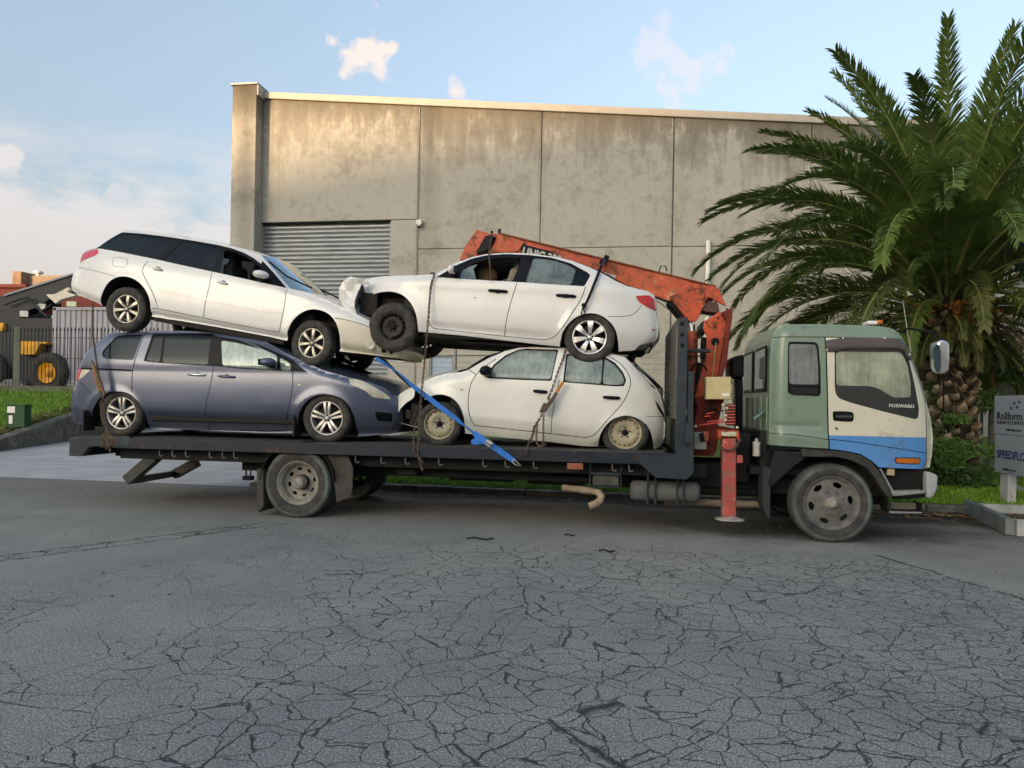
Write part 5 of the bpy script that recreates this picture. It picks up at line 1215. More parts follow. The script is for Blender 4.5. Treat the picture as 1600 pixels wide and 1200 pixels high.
# torn, displaced bumper skin wrapped across the nose
tb = bs.LL(c3([(180, 380), (128, 415), (84, 470), (86, 545), (120, 600), (150, 655), (238, 676), (226, 600), (238, 520), (262, 450), (290, 406), (212, 398)]))
mb = MB(); cols = [-.80, -.74, -.6, -.35, 0, .35, .6, .74, .80]
front = bs.LL(c3([(182, 382), (130, 415), (92, 470), (90, 545), (122, 600), (152, 655)])); back = bs.LL(c3([(292, 406), (270, 440), (240, 510), (228, 570), (228, 620), (238, 676)]))
vs = []
for k in range(6):
    for c in cols:
        e = 1-(abs(c)/.80)**3
        vs.append((front[k][0]-.09*e+.03*random.uniform(-.6, .6), c*(.96 if abs(c) > .7 else 1), front[k][1]+random.uniform(-.006, .006)))
    
n_ = len(cols); mb.add(vs, [(k*n_+j, k*n_+j+1, (k+1)*n_+j+1, (k+1)*n_+j) for k in range(5) for j in range(n_-1)], 0, True)
for sd in (-1, 1):
    vs = []
    for k in range(6):
        f_, g_ = front[k], back[k]
        for q in (0, .35, .7, 1):
            vs.append((f_[0]+(g_[0]-f_[0])*q, sd*(.768+.05*q+(.035*math.sin(k*1.3+q*3) if 0 < q else 0)), f_[1]+(g_[1]-f_[1])*q))
    mb.add(vs, [(k*4+j, k*4+j+1, (k+1)*4+j+1, (k+1)*4+j) for k in range(5) for j in range(3)], 0, True)
bmp = part('front_bumper', mb, WHITE, saloon, world_co=False, smooth=False, label='torn and displaced white front bumper')
m_ = bmp.modifiers.new('thick', 'SOLIDIFY'); m_.thickness = .012
lamp_patch(bs, saloon, 'bumper_vent', c3([(108, 565), (130, 555), (132, 600), (118, 598)]), DARK, -.02, 0, both=False)
lamp_patch(bs, saloon, 'headlamp_remains', c3([(250, 470), (268, 482), (330, 505), (318, 522), (262, 510), (246, 492)]), simple('broken_lamp', (.35, .30, .22), .5, var=.6, scale=40), .05, both=False)
mb = MB(); q = bs.LL(c3([(180, 675), (235, 680), (300, 740), (280, 760), (210, 725)])); mb.prism(q, -.8, .8); s0, t0 = bs.L(*c3([(240, 560)])[0]); mb.bx(s0-.02, s0+.22, -.66, .66, t0-.18, t0+.12); mb.bx(s0-.08, s0-.02, -.6, .6, t0-.05, t0+.06)
part('bumper_support', mb, UNDER, saloon, world_co=False, bev=.01)
# crumpled airbag and broken glass in the open window, ragged rear undertray
lamp_patch(bs, saloon, 'broken_window', c3([(986, 375), (1002, 318), (1060, 280), (1128, 262), (1096, 300), (1118, 378)]), HAZY, .02, 0, both=False)
s0, t0 = bs.L(*c3([(1160, 300)])[0]); mb = MB(); mb.ball((s0, -.35, t0), .16, 10, sc=(.9, .8, .9)); part('airbag', mb, simple('airbag_brown', (.20, .14, .08), .9, var=.4), saloon, world_co=False)
mb = MB(); q = bs.LL(c4([(930, 948), (1000, 942), (1030, 955), (1060, 935), (1130, 938), (1180, 900), (1205, 905), (1200, 872), (1130, 890), (930, 905)])); mb.prism(q, -.72, .72); part('rear_undertray', mb, UNDER, saloon, world_co=False, bev=.008)

# ---- small white hatchback underneath, facing left, headlamp and bumper missing
k7 = 1486/260.; c7 = lambda p: T(600, 510, k7, p); c8 = lambda p: T(800, 500, 5, p)
bk = Body(.36, .83, (685, 662.6), (976.6, 676.5), .295, belt=.93, tumble=.34, plan=(.9, .26, .8, .24), edge=(.12, .06))
kF = c7([(300, 905), (300, 800), (325, 710), (360, 655), (420, 622), (485, 607), (560, 613), (630, 650), (682, 712), (712, 792), (723, 870), (727, 958)])
kR = c8([(671, 990), (680, 920), (712, 848), (770, 783), (850, 749), (922, 747), (1002, 775), (1060, 828), (1094, 900), (1106, 1014)])
K_out = (o(c7([(92, 847), (64, 802)]), 'front_fender') + o(c7([(66, 740), (80, 680), (130, 602)]), 'front_wing', -.03, 0) + o(c7([(182, 568), (270, 530)]), 'bonnet', -.04, .03) + o(c7([(345, 488), (440, 450), (540, 422)]), 'bonnet', -.06, .07)
    + o(c7([(690, 408)]), 'windshield', -.30, .03) + o(c7([(755, 386), (830, 340), (950, 275)]), 'windshield', -.16, .05) + o(c7([(1060, 225)]), 'roof', -.06, .05) + o(c7([(1200, 190), (1350, 183)]), 'roof', 0, .06)
    + o(c8([(200, 212), (350, 213), (500, 222), (640, 238)]), 'roof', 0, .05) + o(c8([(760, 258)]), 'roof', .03, .05) + o(c8([(880, 288)]), 'rear_window', .08, .03) + o(c8([(960, 365), (1060, 455)]), 'rear_window', .10, .01) + o(c8([(1128, 532)]), 'tailgate', .12)
    + o(c8([(1162, 592), (1190, 700)]), 'tailgate', .05) + o(c8([(1200, 800), (1196, 920), (1160, 985), (1107, 1016)]), 'rear_bumper', .04) + o(c8([(671, 990)]), 'under') + o(c8([(540, 984), (300, 952)]), 'under') + o(c7([(1050, 992), (728, 956)]), 'under')
    + o(c7([(300, 905)]), 'skip'))
K_out[0] = (*K_out[0][:2], 'skip', 0, 0); K_out[1] = (*K_out[1][:2], 'front_wing', -.03, 0)
K_D = dict(outline=K_out, arches=[kF, kR], front=-1, belt_in=.90, seatmat=SEATG, names=NAMES,
    mats=base_mats(WHITE3, glass_front=HAZY2, glass_rear=HAZY2, glass_quarter=HAZY2, rear_window=TINT, lamp_gap=DARK),
    regions=[('front_door', c7([(820, 430), (780, 500), (755, 600), (750, 720), (770, 822), (812, 884)])+c8([(0, 855), (305, 887), (318, 700), (370, 470), (425, 226), (350, 216), (0, 205)])+c7([(1230, 192), (1060, 255), (900, 350)])),
        ('rear_door', c8([(425, 226), (370, 470), (318, 700), (305, 887), (590, 918), (642, 900), (682, 858), (745, 778), (860, 662), (912, 560), (932, 490), (910, 418), (850, 340), (760, 285), (640, 245)])),
        ('trim', c7([(915, 462), (975, 345), (1085, 255), (1200, 204), (1330, 192)])+c8([(100, 222), (362, 230), (308, 477), (0, 466)])), ('trim', c8([(424, 262), (520, 258), (735, 293), (808, 335), (868, 408), (893, 470), (876, 517), (800, 519), (398, 486)])),
        ('glass_front', c7([(945, 452), (985, 352), (1092, 265), (1200, 216), (1330, 204)])+c8([(100, 234), (350, 240), (302, 466), (0, 456)])),
        ('glass_rear', c8([(436, 275), (520, 270), (708, 302), (696, 498), (410, 478)])), ('glass_quarter', c8([(722, 306), (735, 308), (800, 350), (855, 415), (878, 470), (866, 503), (800, 507), (708, 499)])),
        ('void', c7([(272, 558), (300, 552), (345, 605), (372, 640), (330, 700), (300, 800), (300, 900), (92, 847), (110, 800), (150, 730), (200, 680), (250, 650), (274, 625)])),
        ('lamp_gap', c8([(1114, 620), (1150, 668), (1192, 740), (1204, 822), (1182, 752), (1138, 690)])), ('lamp_gap', c8([(886, 290), (965, 362), (1065, 482), (1128, 535), (1100, 528), (1010, 420)]))],
    seams=[(c7([(1000, 290), (880, 370), (820, 430), (780, 500), (755, 600), (750, 720), (770, 822), (812, 884)]), .010), (c8([(372, 470), (318, 700), (305, 887)]), .008), (c8([(765, 287), (850, 340), (912, 420), (932, 490), (912, 560), (860, 662), (745, 778), (682, 858), (642, 900), (590, 918)]), .010),
        (c7([(812, 884)])+c8([(0, 855), (305, 888), (590, 920)]), .010), (c8([(1050, 752), (1196, 757)]), .006), (c7([(755, 386), (820, 430)]), .008)],
    feat=[(c8([(0, 780), (600, 850)])+c7([(800, 800)]), .006, .05)],
    wheels=[(685, 662.6, .295, .205, .175, ('steel', 16, .158, .0095, .04), STEELB, dict(yaw=R(3))), (976.6, 676.5, .295, .212, .175, ('steel', 16, .164, .0100, .04), STEELB, dict(squash=.045, inset=.055))])
hatch = build_car('hatchback_car', 'small grimy white hatchback with missing headlamp, standing on the truck deck against the headboard', bk, K_D)
handle(bk, hatch, *c7([(1340, 576)])[0], *c7([(1452, 586)])[0], BLACK, .036, cup=False); handle(bk, hatch, *c8([(717, 603)])[0], *c8([(838, 610)])[0], BLACK, .036, cup=False)
mirror(bk, hatch, *c7([(925, 402)])[0], 20, 17, BLACK, -1)
lamp_patch(bk, hatch, 'side_repeater', c7([(672, 560), (700, 556), (716, 572), (690, 574)]), simple('broken_lamp', (.3, .3, .3), .5), -.004, both=False)
s0, t0 = bk.L(*c7([(200, 760)])[0]); mb = MB(); mb.bx(s0-.02, s0+.06, -.62, .62, t0-.10, t0+.02); mb.bx(s0+.05, s0+.35, -.60, -.5, t0-.12, t0+.10); mb.bx(s0+.05, s0+.35, .5, .60, t0-.12, t0+.10)
for k in range(7): mb.cyl((s0+random.uniform(.02, .22), random.uniform(-.7, -.5), t0+random.uniform(-.2, .2)), (s0+random.uniform(.05, .25), random.uniform(-.75, -.5), t0+random.uniform(-.2, .1)), random.uniform(.012, .05), 8)
part('bumper_support', mb, UNDER, hatch, world_co=False, bev=.01)
s0, t0 = bk.L(*c8([(858, 272)])[0]); mb = MB(); mb.box((s0, 0, t0+.01), (.16, 1.0, .02)); part('rear_spoiler', mb, WHITE3, hatch, world_co=False, bev=.008)
mb = MB(); a_ = bk.L(*c7([(1052, 222)])[0]); mb.tube([(a_[0], -.0, a_[1]+.04), (a_[0]-.06, 0, a_[1]+.24)], .006, 5); part('aerial', mb, BLACK, hatch, world_co=False)
# ================================================================== the flatbed truck
TR = thing('flatbed_truck', 'old flatbed crane truck with green and white cab carrying four stacked scrap cars', 'truck', (-1, 1.15, 0))
TP = lambda name, mb, mat, par=TR, bev=.0, **k: part(name, mb, mat, par, bev=bev, **k)
DECKC = rusty('deck_charcoal', (.013, .020, .032), rust=(.07, .035, .02), amt=.18, scale=4, rough=.5)
STEELP = rusty('grey_blue_steel', (.028, .037, .048), rust=(.08, .05, .03), amt=.12, scale=5, rough=.5)
CHAS = rusty('chassis_black', (.010, .0105, .011), rust=(.03, .02, .014), amt=.25, scale=6, rough=.75)
WOODD = Mat('deck_timber'); n_ = WOODD.noise(3, 6, .6, vec=WOODD.co(sc=(.4, 5, 1))); WOODD.set(col=WOODD.mix(WOODD.ramp(n_, (.35, 0), (.7, 1)), (.03, .028, .025), (.085, .075, .062)), rough=.9, normal=WOODD.bump(n_, .4, .01)); WOODD = WOODD.m
REDC = rusty('crane_red', (.52, .085, .035), rust=(.12, .045, .02), amt=.6, scale=3.5, rough=.45)
REDP = rusty('crane_red_flaked', (.52, .10, .04), rust=(.16, .06, .025), amt=.55, scale=4, pale=(.62, .45, .30), rough=.55)
REDF = rusty('outrigger_red', (.42, .075, .06), rust=(.20, .11, .09), amt=.55, scale=7, pale=(.45, .36, .30), rough=.6)
REDD = simple('dark_red', (.16, .02, .012), .6, scale=5, var=.4)
ZD = .965
# deck: cross planks between edge beams
ux0, ux1 = P(109, 690, -.06)[0], P(1056, 715, -.06)[0]
DW0, DW1 = -.06, 2.36
pk = MB(); pk.bx(0, .285, DW0+.08, DW1-.08, ZD-.045, ZD-.004); pk_me = mkmesh('deck_plank', pk, WOODD)
pk_me.transform(Matrix.Translation((0, 0, 0)))
x = ux0+.02
while x < ux1-.25:
    o_ = part('deck_plank', pk_me, None, TR, M=BASE[TR].inverted() @ Matrix.Translation((x, 0, random.uniform(-.004, .004)))); x += .292
for y0, y1 in ((DW0, DW0+.07), (DW1-.07, DW1)):
    mb = MB(); mb.bx(ux0+.45, ux1, y0, y1, ZD-.135, ZD+.004); TP('side_beam', mb, DECKC, bev=.006)
mb = MB(); mb.bx(ux0, ux0+.45, DW0-.003, DW0+.068, ZD-.14, ZD+.005); mb2 = MB()
mb2.prism([P(x, y, DW0) for x, y in T(90, 480, 5, [(95, 1017), (565, 1010), (565, 1085), (250, 1090), (192, 1165), (90, 1162)])], DW0-.004, DW0+.07)
TP('tail_plate', mb2, STEELP, bev=.006)
mb2 = MB(); mb2.prism([P(x, y, DW0) for x, y in T(90, 480, 5, [(95, 1017), (565, 1010), (565, 1085), (250, 1090), (192, 1165), (90, 1162)])], DW1-.07, DW1+.004); TP('tail_plate', mb2, STEELP, bev=.006)
mb = MB(); mb.bx(ux0, ux0+.10, DW0+.071, DW1-.071, ZD-.27, ZD-.05); TP('tail_beam', mb, STEELP, bev=.006)
for y in (.72, 1.52):     # chassis rails with the subframe on top
    mb = MB(); xa = P(183, 710, y)[0]; mb.bx(xa, 3.1, y-.04, y+.04, ZD-.31, ZD-.14); TP('subframe_rail', mb, CHAS, bev=.006)
    mb = MB(); mb.bx(P(380, 725, y)[0], 3.2, y-.035, y+.035, ZD-.455, ZD-.315); TP('chassis_rail', mb, CHAS, bev=.006)
mb = MB(); xa = P(183, 710, .2)[0]; mb.bx(xa, 1.0, .26, .32, ZD-.30, ZD-.137); TP('side_rave', mb, CHAS, bev=.006)
for x in np.arange(ux0+.5, ux1, .62):
    mb = MB(); mb.bx(x, x+.06, DW0+.071, DW1-.071, ZD-.135, ZD-.05); TP('cross_member', mb, CHAS)
# rope hooks under the edge
hk = MB(); hk.tube([(0, 0, 0), (0, -.012, -.05), (.01, -.018, -.085), (.035, -.014, -.095), (.05, -.01, -.078)], .008, 6); hk_me = mkmesh('rope_hook', hk, rusty('hook_steel', (.16, .15, .13), amt=.3, scale=20))
for px in (250, 270, 291, 328, 348, 366, 556, 596, 634, 636+50, 755, 790, 834, 900, 957, 983):
    o_ = part('rope_hook', hk_me, None, TR, M=BASE[TR].inverted() @ Matrix.Translation((P(px, 705, 0)[0], .0, ZD-.135)))
# diagonal tail props
cr = lambda pts: T(90, 640, 3.902, pts)
PROP = rusty('prop_steel', (.055, .06, .055), rust=(.09, .06, .04), amt=.2, scale=5, rough=.7)
for a_, c_, v in ((cr([(432, 430)])[0], cr([(600, 285)])[0], .35), (cr([(715, 395)])[0], cr([(850, 320)])[0], 1.95)):
    A_, C_ = P3(*a_, v), P3(*c_, v); mb = MB(); mb.bar(A_, C_, .15, .14); o_ = TP('ramp_leg', mb, PROP, bev=.006)
    d_ = (A_-C_).normalized(); mb = MB(); mb.bar(A_+d_*.001, A_+d_*.004, .12, .10); part('hollow_end', mb, DARK, o_, bev=0)
A_, C_ = P3(*cr([(470, 430)])[0], .42), P3(*cr([(700, 392)])[0], 1.9); mb = MB(); mb.bar(A_, C_, .09, .09); TP('ramp_crossbar', mb, PROP, bev=.006)
# ---- wheels
RIMR = simple('dusty_grey_rim', (.23, .22, .185), .75, scale=8, var=.3, bumpy=.2); RIMF = simple('dark_dusty_rim', (.13, .13, .12), .75, scale=8, var=.35, bumpy=.2)
NUTM = simple('rusty_nut', (.14, .11, .08), .7, scale=30, var=.5)
def truck_wheel(u, v, rear=False, flip=False, inner=False):
    R_, w = .452, .25; M = Matrix.Translation((u, v+w/2, R_-.006)) if not flip else Matrix.Translation((u, v-w/2, R_-.006)) @ Matrix.Rotation(math.pi, 4, 'Z')
    rr = .288 if rear else .312
    mb = MB(); mb.lathe([(0, -.01), (.1, -.01), (.1, .05), (0, .06)], n=20); wh = part('wheel', mb, UNDER, TR, M=BASE[TR].inverted() @ M, world_co=False)
    part('tyre', tyre_mb(R_, rr, w, .012, 4), RUB2, wh, world_co=False)
    if inner: return wh
    mb = MB(); y0 = -w/2+.02
    if rear:   # deep dish
        mb.lathe([(rr+.006, y0+.016), (rr+.004, y0-.004), (rr-.012, y0-.006), (rr-.02, y0+.01), (rr-.035, y0+.02), (.235, y0+.06), (.225, y0+.11)], n=48)
        rim_h, hr, hrad, yd, hn = .225, .175, .026, y0+.13, 8
    else:      # disc bulging outwards
        mb.lathe([(rr+.006, y0+.016), (rr+.004, y0-.004), (rr-.012, y0-.006), (rr-.02, y0+.02), (rr-.045, y0+.05), (.262, y0+.045)], n=48)
        rim_h, hr, hrad, yd, hn = .262, .215, .040, y0+.03, 6
    V = []; E = []
    def ring(r, n, cx=0, cy=0, ex=1, ang=0):
        o = len(V)
        for k in range(n):
            a = 2*math.pi*k/n; x, y = r*math.cos(a), r*ex*math.sin(a); V.append(Vector((cx+x*math.cos(ang)-y*math.sin(ang), cy+x*math.sin(ang)+y*math.cos(ang))))
        E.extend((o+k, o+(k+1) % n) for k in range(n))
    ring(rim_h, 48); ring(.06, 20); ring(.15, 36); ring(.11, 28); 
    hc = [(hr*math.cos(2*math.pi*k/hn+.2), hr*math.sin(2*math.pi*k/hn+.2), 2*math.pi*k/hn+.2) for k in range(hn)]
    for c in hc: ring(hrad*.75, 12, c[0], c[1], 1.75, c[2])
    vo, _, fo, _, _, _ = delaunay_2d_cdt(V, E, [], 0, 1e-6)
    pf = (lambda r: float(np.interp(r, [0, .11, .15, .2, rim_h], [yd+.01, yd+.012, yd+.005, yd-.01, y0+.11]))) if rear else (lambda r: float(np.interp(r, [0, .11, .15, .2, rim_h], [yd-.03, yd-.03, yd-.02, yd+.0, y0+.045])))
    fs = []
    for f_ in fo:
        c = sum((vo[i] for i in f_), Vector((0, 0)))/3
        bad = c.length > rim_h or c.length < .06
        for h in hc:
            q = c-Vector(h[:2]); q.rotate(Matrix.Rotation(-h[2], 2)); 
            if (q.x/(hrad*.75))**2+(q.y/(hrad*.75*1.75))**2 < 1: bad = True
        if not bad: fs.append(tuple(f_))
    mb.add([(q.x, pf(q.length), q.y) for q in vo], fs, 0, True)
    rm = part('rim', set_pyneg(mb), RIMR if rear else RIMF, wh, world_co=False)
    mb = MB()
    if rear: mb.lathe([(.085, yd+.02), (.085, y0+.02), (.075, y0+.0), (.06, y0-.01), (0, y0-.012)], n=24)
    else: mb.lathe([(.075, yd-.02), (.07, yd-.045), (.06, yd-.05), (.05, yd-.075), (.045, yd-.095), (.03, yd-.10), (0, yd-.10)], n=24)
    part('hub', mb, simple('hub_metal', (.25, .23, .2), .6, scale=20, var=.4), wh, world_co=False)
    mb = MB(); nb = 10 if rear else 8
    for k in range(nb):
        a = 2*math.pi*(k+.5)/nb; r_ = .072 if rear else .132
        yy = (y0-.008) if rear else yd-.022
        mb.lathe([(.018 if not rear else .007, 0.01), (.017 if not rear else .007, -.022 if not rear else -.006), (0, -.024 if not rear else -.008)], (r_*math.cos(a), yy, r_*math.sin(a)), 6, smooth=False)
    part('wheel_nuts', mb, NUTM, wh, world_co=False)
    return wh
UR_, UF_ = P(464, 756, 0)[0], P(1300, 788, 0)[0]
truck_wheel(UR_, 0, rear=True); truck_wheel(UR_, .29, inner=True); truck_wheel(UR_, 2.3, rear=True, flip=True); truck_wheel(UR_, 2.01, inner=True, flip=True)
truck_wheel(UF_, 0); truck_wheel(UF_, 2.3, flip=True)
mb = MB(); mb.tube([(UR_, .3, .45), (UR_, .8, .46), (UR_, 1.0, .47), (UR_, 1.15, .48), (UR_, 1.3, .47), (UR_, 1.5, .46), (UR_, 2.0, .45)], [.06, .07, .14, .19, .14, .07, .06], 14); mb.tube([(UR_, 1.15, .48), (-.4, 1.15, .62), (1.6, 1.15, .66)], .05, 10); TP('drive_axle', mb, CHAS)
mb = MB(); mb.bx(UF_-.06, UF_+.06, .3, 2.0, .36, .48); TP('front_axle', mb, CHAS, bev=.01)
for y in (.6, 1.65):
    mb = MB()
    for k in range(5): L_ = .75-.13*k; mb.tube([(UR_-L_, y, .60-.016*k+.05*(L_/.75)**2), (UR_, y, .56-.016*k), (UR_+L_, y, .60-.016*k+.05*(L_/.75)**2)], .012, 4)
    TP('leaf_spring', mb, CHAS)
    mb = MB()
    for k in range(4): L_ = .65-.13*k; mb.tube([(UF_-L_, y, .56-.014*k), (UF_, y, .52-.014*k), (UF_+L_, y, .56-.014*k)], .012, 4)
    TP('leaf_spring', mb, CHAS)
# mudguards: curved rear guards and flaps
GUARD = simple('dusty_mudguard', (.055, .050, .042), .85, scale=5, var=.35, bumpy=.3)
def arc_guard(cx, cz, r, a0, a1, y0, y1, mat, name='mudguard', n=12, th_=.01):
    mb = MB(); A_ = np.linspace(R(a0), R(a1), n); vs = []
    for a in A_:
        for rr_ in (r, r+th_):
            for y in (y0, y1): vs.append((cx+rr_*math.cos(a), y, cz+rr_*math.sin(a)))
    f_ = []
    for i in range(n-1):
        o_ = 4*i; f_ += [(o_, o_+1, o_+5, o_+4), (o_+2, o_+6, o_+7, o_+3), (o_, o_+4, o_+6, o_+2), (o_+1, o_+3, o_+7, o_+5)]
    f_ += [(0, 2, 3, 1), (4*n-4, 4*n-3, 4*n-1, 4*n-2)]
    mb.add(vs, f_, 0, False); return TP(name, mb, mat)
arc_guard(UR_, .46, .50, 88, 178, -.02, .56, CHAS); arc_guard(UR_, .46, .50, 92, 2, -.02, .56, CHAS)
sq = T(480, 660, 4.21, [(115, 205), (262, 210), (300, 300), (296, 430), (288, 492), (190, 527), (180, 440), (155, 300)])
mb = MB(); mb.prism([P(x, y, .02) for x, y in sq], .03, .05); TP('mudguard_panel', mb, GUARD, bev=.01)
for px, x2 in ((401, 411),):
    mb = MB(); mb.prism([P(x, y, .0) for x, y in ((401.5, 733), (411.5, 733), (412, 792), (404, 801), (402, 790))], -.01, .55); TP('mud_flap', mb, simple('flap_rubber', (.06, .058, .05), .9), bev=.006)
    mb = MB(); mb.prism([P(x, y, .0) for x, y in ((401.5, 733), (411.5, 733), (412, 792), (404, 801), (402, 790))], 1.75, 2.3); TP('mud_flap', mb, MATS['flap_rubber'], bev=.006)
# hanging chain and light bracket behind the rear wheel
mb = MB(); a_ = P3(385, 722, 1.0); mb.tube([a_, (a_.x, a_.y, a_.z-.2)], .012, 6); mb.bx(a_.x-.03, a_.x+.1, a_.y-.05, a_.y+.05, a_.z-.26, a_.z-.2); mb.cyl((a_.x+.07, a_.y, a_.z), (a_.x+.07, a_.y, a_.z-.2), .01, 6); TP('lamp_bracket', mb, CHAS)
# ---- things hung on the chassis, near side
mb = MB(); q = [P(x, y, -.05) for x, y in ((886, 723.5), (911, 724), (911, 734), (886, 733))]; mb.prism(q, -.05, .0); TP('side_marker', mb, lens('dull_orange_lens', (.32, .10, .045), .4), bev=.006)
q = T(800, 660, 4.21, [(508, 332), (720, 342), (720, 430), (508, 420)]); a_, c_ = P(*q[0], .1), P(*q[2], .1)
mb = MB(); mb.bx(a_[0], c_[0], .10, .45, c_[1], c_[1]+.012); mb.bx(a_[0], c_[0], .10, .12, a_[1]-.02, a_[1]+.01)
for x in (a_[0], c_[0]-.015): mb.bx(x, x+.015, .10, .12, c_[1], a_[1]+.15)
TP('battery_cradle', mb, STEELP)
mb = MB(); mb.bx(a_[0]+.04, a_[0]+.36, .14, .42, c_[1]+.014, a_[1]-.022); TP('battery', mb, simple('dusty_grey_box', (.075, .075, .065), .85, scale=9, var=.3), bev=.012)
mb = MB(); A_ = P3(984, 766, .32); C_ = P3(1094, 769, .32); L_ = C_.x-A_.x; zc = (A_.z+C_.z)/2
mb.lathe([(0, 0), (.08, .006), (.115, .03), (.125, .06), (.125, L_-.06), (.115, L_-.03), (.08, L_-.006), (0, L_)], (A_.x, .30, zc), 24, axis='X'); TP('air_tank', mb, simple('dusty_tank', (.10, .105, .10), .75, scale=5, var=.3, bumpy=.2))
for px in (1012, 1024, 1058, 1068):
    x = P(px, 750, .2)[0]; mb = MB(); mb.bx(x-.012, x+.012, .165, .19, zc-.13, ZD-.2); mb.bx(x-.012, x+.012, .165, .44, zc-.145, zc-.128); TP('tank_bracket', mb, STEELP)
RIDGE = simple('exhaust_tan', (.30, .235, .17), .75, scale=9, var=.3, bumpy=.2)
e3 = lambda x, y, v: P3(*T(800, 660, 4.21, [(x, y)])[0], v)
mb = MB(); mb.tube([e3(340, 428, .5), e3(440, 440, .35), e3(470, 445, .3)], .042, 12); 
mb.tube([e3(460, 444, .30), e3(540, 452, .22), e3(572, 462, .16), e3(588, 485, .14), e3(580, 512, .13), e3(555, 535, .12), e3(505, 552, .1)], .046, 12, caps=False); mb.tube([e3(508, 551, .1), e3(505, 552, .1)], .040, 12, 1); TP('exhaust_pipe', mb, [RIDGE, DARK])
mb = MB(); mb.tube([e3(1000, 525, .8), e3(1250, 528, .8), e3(1390, 532, .8), e3(1640, 540, .75)], .05, 12); TP('front_pipe', mb, RIDGE)
mb = MB(); mb.tube([e3(850, 490, 1.1), e3(960, 500, 1.0), e3(1100, 520, .85)], .05, 10); mb.lathe([(0, 0), (.1, .02), (.12, .05), (.12, .75), (.1, .8), (0, .82)], (-1.3, 1.0, .55), 18, axis='X'); TP('silencer', mb, CHAS)
mb = MB(); mb.bx(-2.6, -1.6, 1.75, 2.2, .35, .72); TP('fuel_tank', mb, simple('dull_tank', (.06, .065, .06), .6), bev=.05)
for nm_, bb in (('valve_box', (-.95, -.35, .62, .95, .50, .6)), ('brake_chamber', (-3.0, -2.7, .5, .8, .53, .66)), ('crane_pump', (.9, 1.9, .75, 1.55, .40, .62)), ('transfer_box', (-.3, .8, .8, 1.5, .45, .65)), ('gearbox', (1.9, 3.2, .8, 1.5, .35, .95))):
    mb = MB(); mb.bx(*bb); TP(nm_, mb, CHAS, bev=.03)
# ---- headboard
hx = P(1065, 600, -.05)[0]
zt_, zb_ = P(1065, 496, -.05)[1], P(1065, 655, -.05)[1]
xp0, xp1 = P(1057.5, 600, -.05)[0], P(1073.5, 600, -.05)[0]
for v, s_ in ((-.06, 1), (2.28, 1)):
    mb = MB(); mb.prism([(xp0, ZD-.05), (xp1, ZD-.05), (xp1, zt_), (xp0+.03, zt_), (xp0, zt_-.02)], v, v+.09); o_ = TP('headboard_post', mb, STEELP, bev=.01)
    for k in range(3):
        py = 506+17*k; c_ = P3(1066, py, v); m2 = MB(); m2.tube([(c_.x, v-.003, c_.z), (c_.x, v+.02, c_.z)], .026, 12); part('post_hole', m2, DARK, o_)
q = [(999, 711), (1056, 712.5), (1056, 660), (1084, 660), (1084, 738), (1073, 749.5), (1024.5, 746.5), (999.5, 724)]
q2 = [P(x, y, -.075) for x, y in q]
for v in (-.078, 2.355): mb = MB(); mb.prism(q2, v, v+.014); TP('gusset_plate', mb, STEELP, bev=.004)
xg0, xg1 = P(1074.5, 600, 0)[0], P(1084, 600, 0)[0]
for v in (-.03, 2.2): mb = MB(); mb.bx(xg0, xg1, v, v+.07, P(1080, 700, 0)[1], P(1080, 580, 0)[1]); TP('rear_upright', mb, STEELP, bev=.006)
# tread-plate sheet: wide panel of fine louvres (rows of raised strips)
TREAD = simple('galvanised_tread', (.15, .15, .13), .55, metal=.4, scale=5, var=.2)
xs_ = xp0-.012; sh = MB(); sh.bx(xs_, xs_+.01, .03, 2.28, zb_, zt_-.02); sheet_ = TP('headboard_sheet', sh, TREAD)
n_r = 28; lou = MB()
for k in range(n_r):
    z = zb_+.02+(zt_-zb_-.06)*k/(n_r-1)
    for j in range(26):
        y = .05+.085*j+(.042 if k % 2 else 0)
        if y < 2.2: lou.box((xs_-.006, y+.035, z), (.006, .066, .008), Matrix.Rotation(R(28), 3, 'X'))
tag(part('louvre', lou, TREAD, sheet_), kind='stuff')
for k, z in enumerate((zb_+.0, zt_-.04)):
    mb = MB(); mb.bx(xs_+.011, xs_+.05, .03, 2.28, z, z+.04); TP('headboard_rail', mb, STEELP)
mb = MB(); mb.bx(xp0+.02, xp0+.07, .03, 2.28, ZD-.02, zb_-.002); TP('headboard_kick', mb, STEELP)
mb = MB(); c_ = P3(1069, 675, -.1); mb.tube([(c_.x-.04, -.08, c_.z+.02), (c_.x-.02, -.12, c_.z-.1), (c_.x+.03, -.12, c_.z-.14), (c_.x+.08, -.09, c_.z-.12)], .012, 6); mb.bx(c_.x-.06, c_.x, -.10, -.066, c_.z, c_.z+.14); TP('latch', mb, STEELP)
# ---- crane
t10 = lambda pts: T(1040, 440, 10, pts); t8 = lambda pts: T(1040, 560, 8.57, pts); t3 = lambda pts: T(1040, 680, 8.57, pts); c7b = lambda pts: T(700, 340, 3.478, pts)
def plate(name, mat, pts, v0, v1, bev=.012, par=TR, **k): mb = MB(); mb.prism([P(x, y, v0) for x, y in pts], v0, v1); return TP(name, mb, mat, par, bev, **k)
boom = plate('crane_boom', REDC, [(780, 364.6), (1040, 428), (1119, 447.6), (1128, 462), (1106, 470), (1047, 469.5), (1020, 459.5), (985, 454), (960, 443), (935, 431), (900, 413), (860, 404), (800, 398), (755, 401), (727, 408), (719, 404), (727, 388)], .92, 1.22)
plate('boom_sleeve', REDP, [(944, 407.8), (1040, 429.5), (1078, 439), (1066, 462), (1045, 470.5), (1020, 460.5), (985, 455), (960, 444), (937, 432)], .895, .918, par=boom)
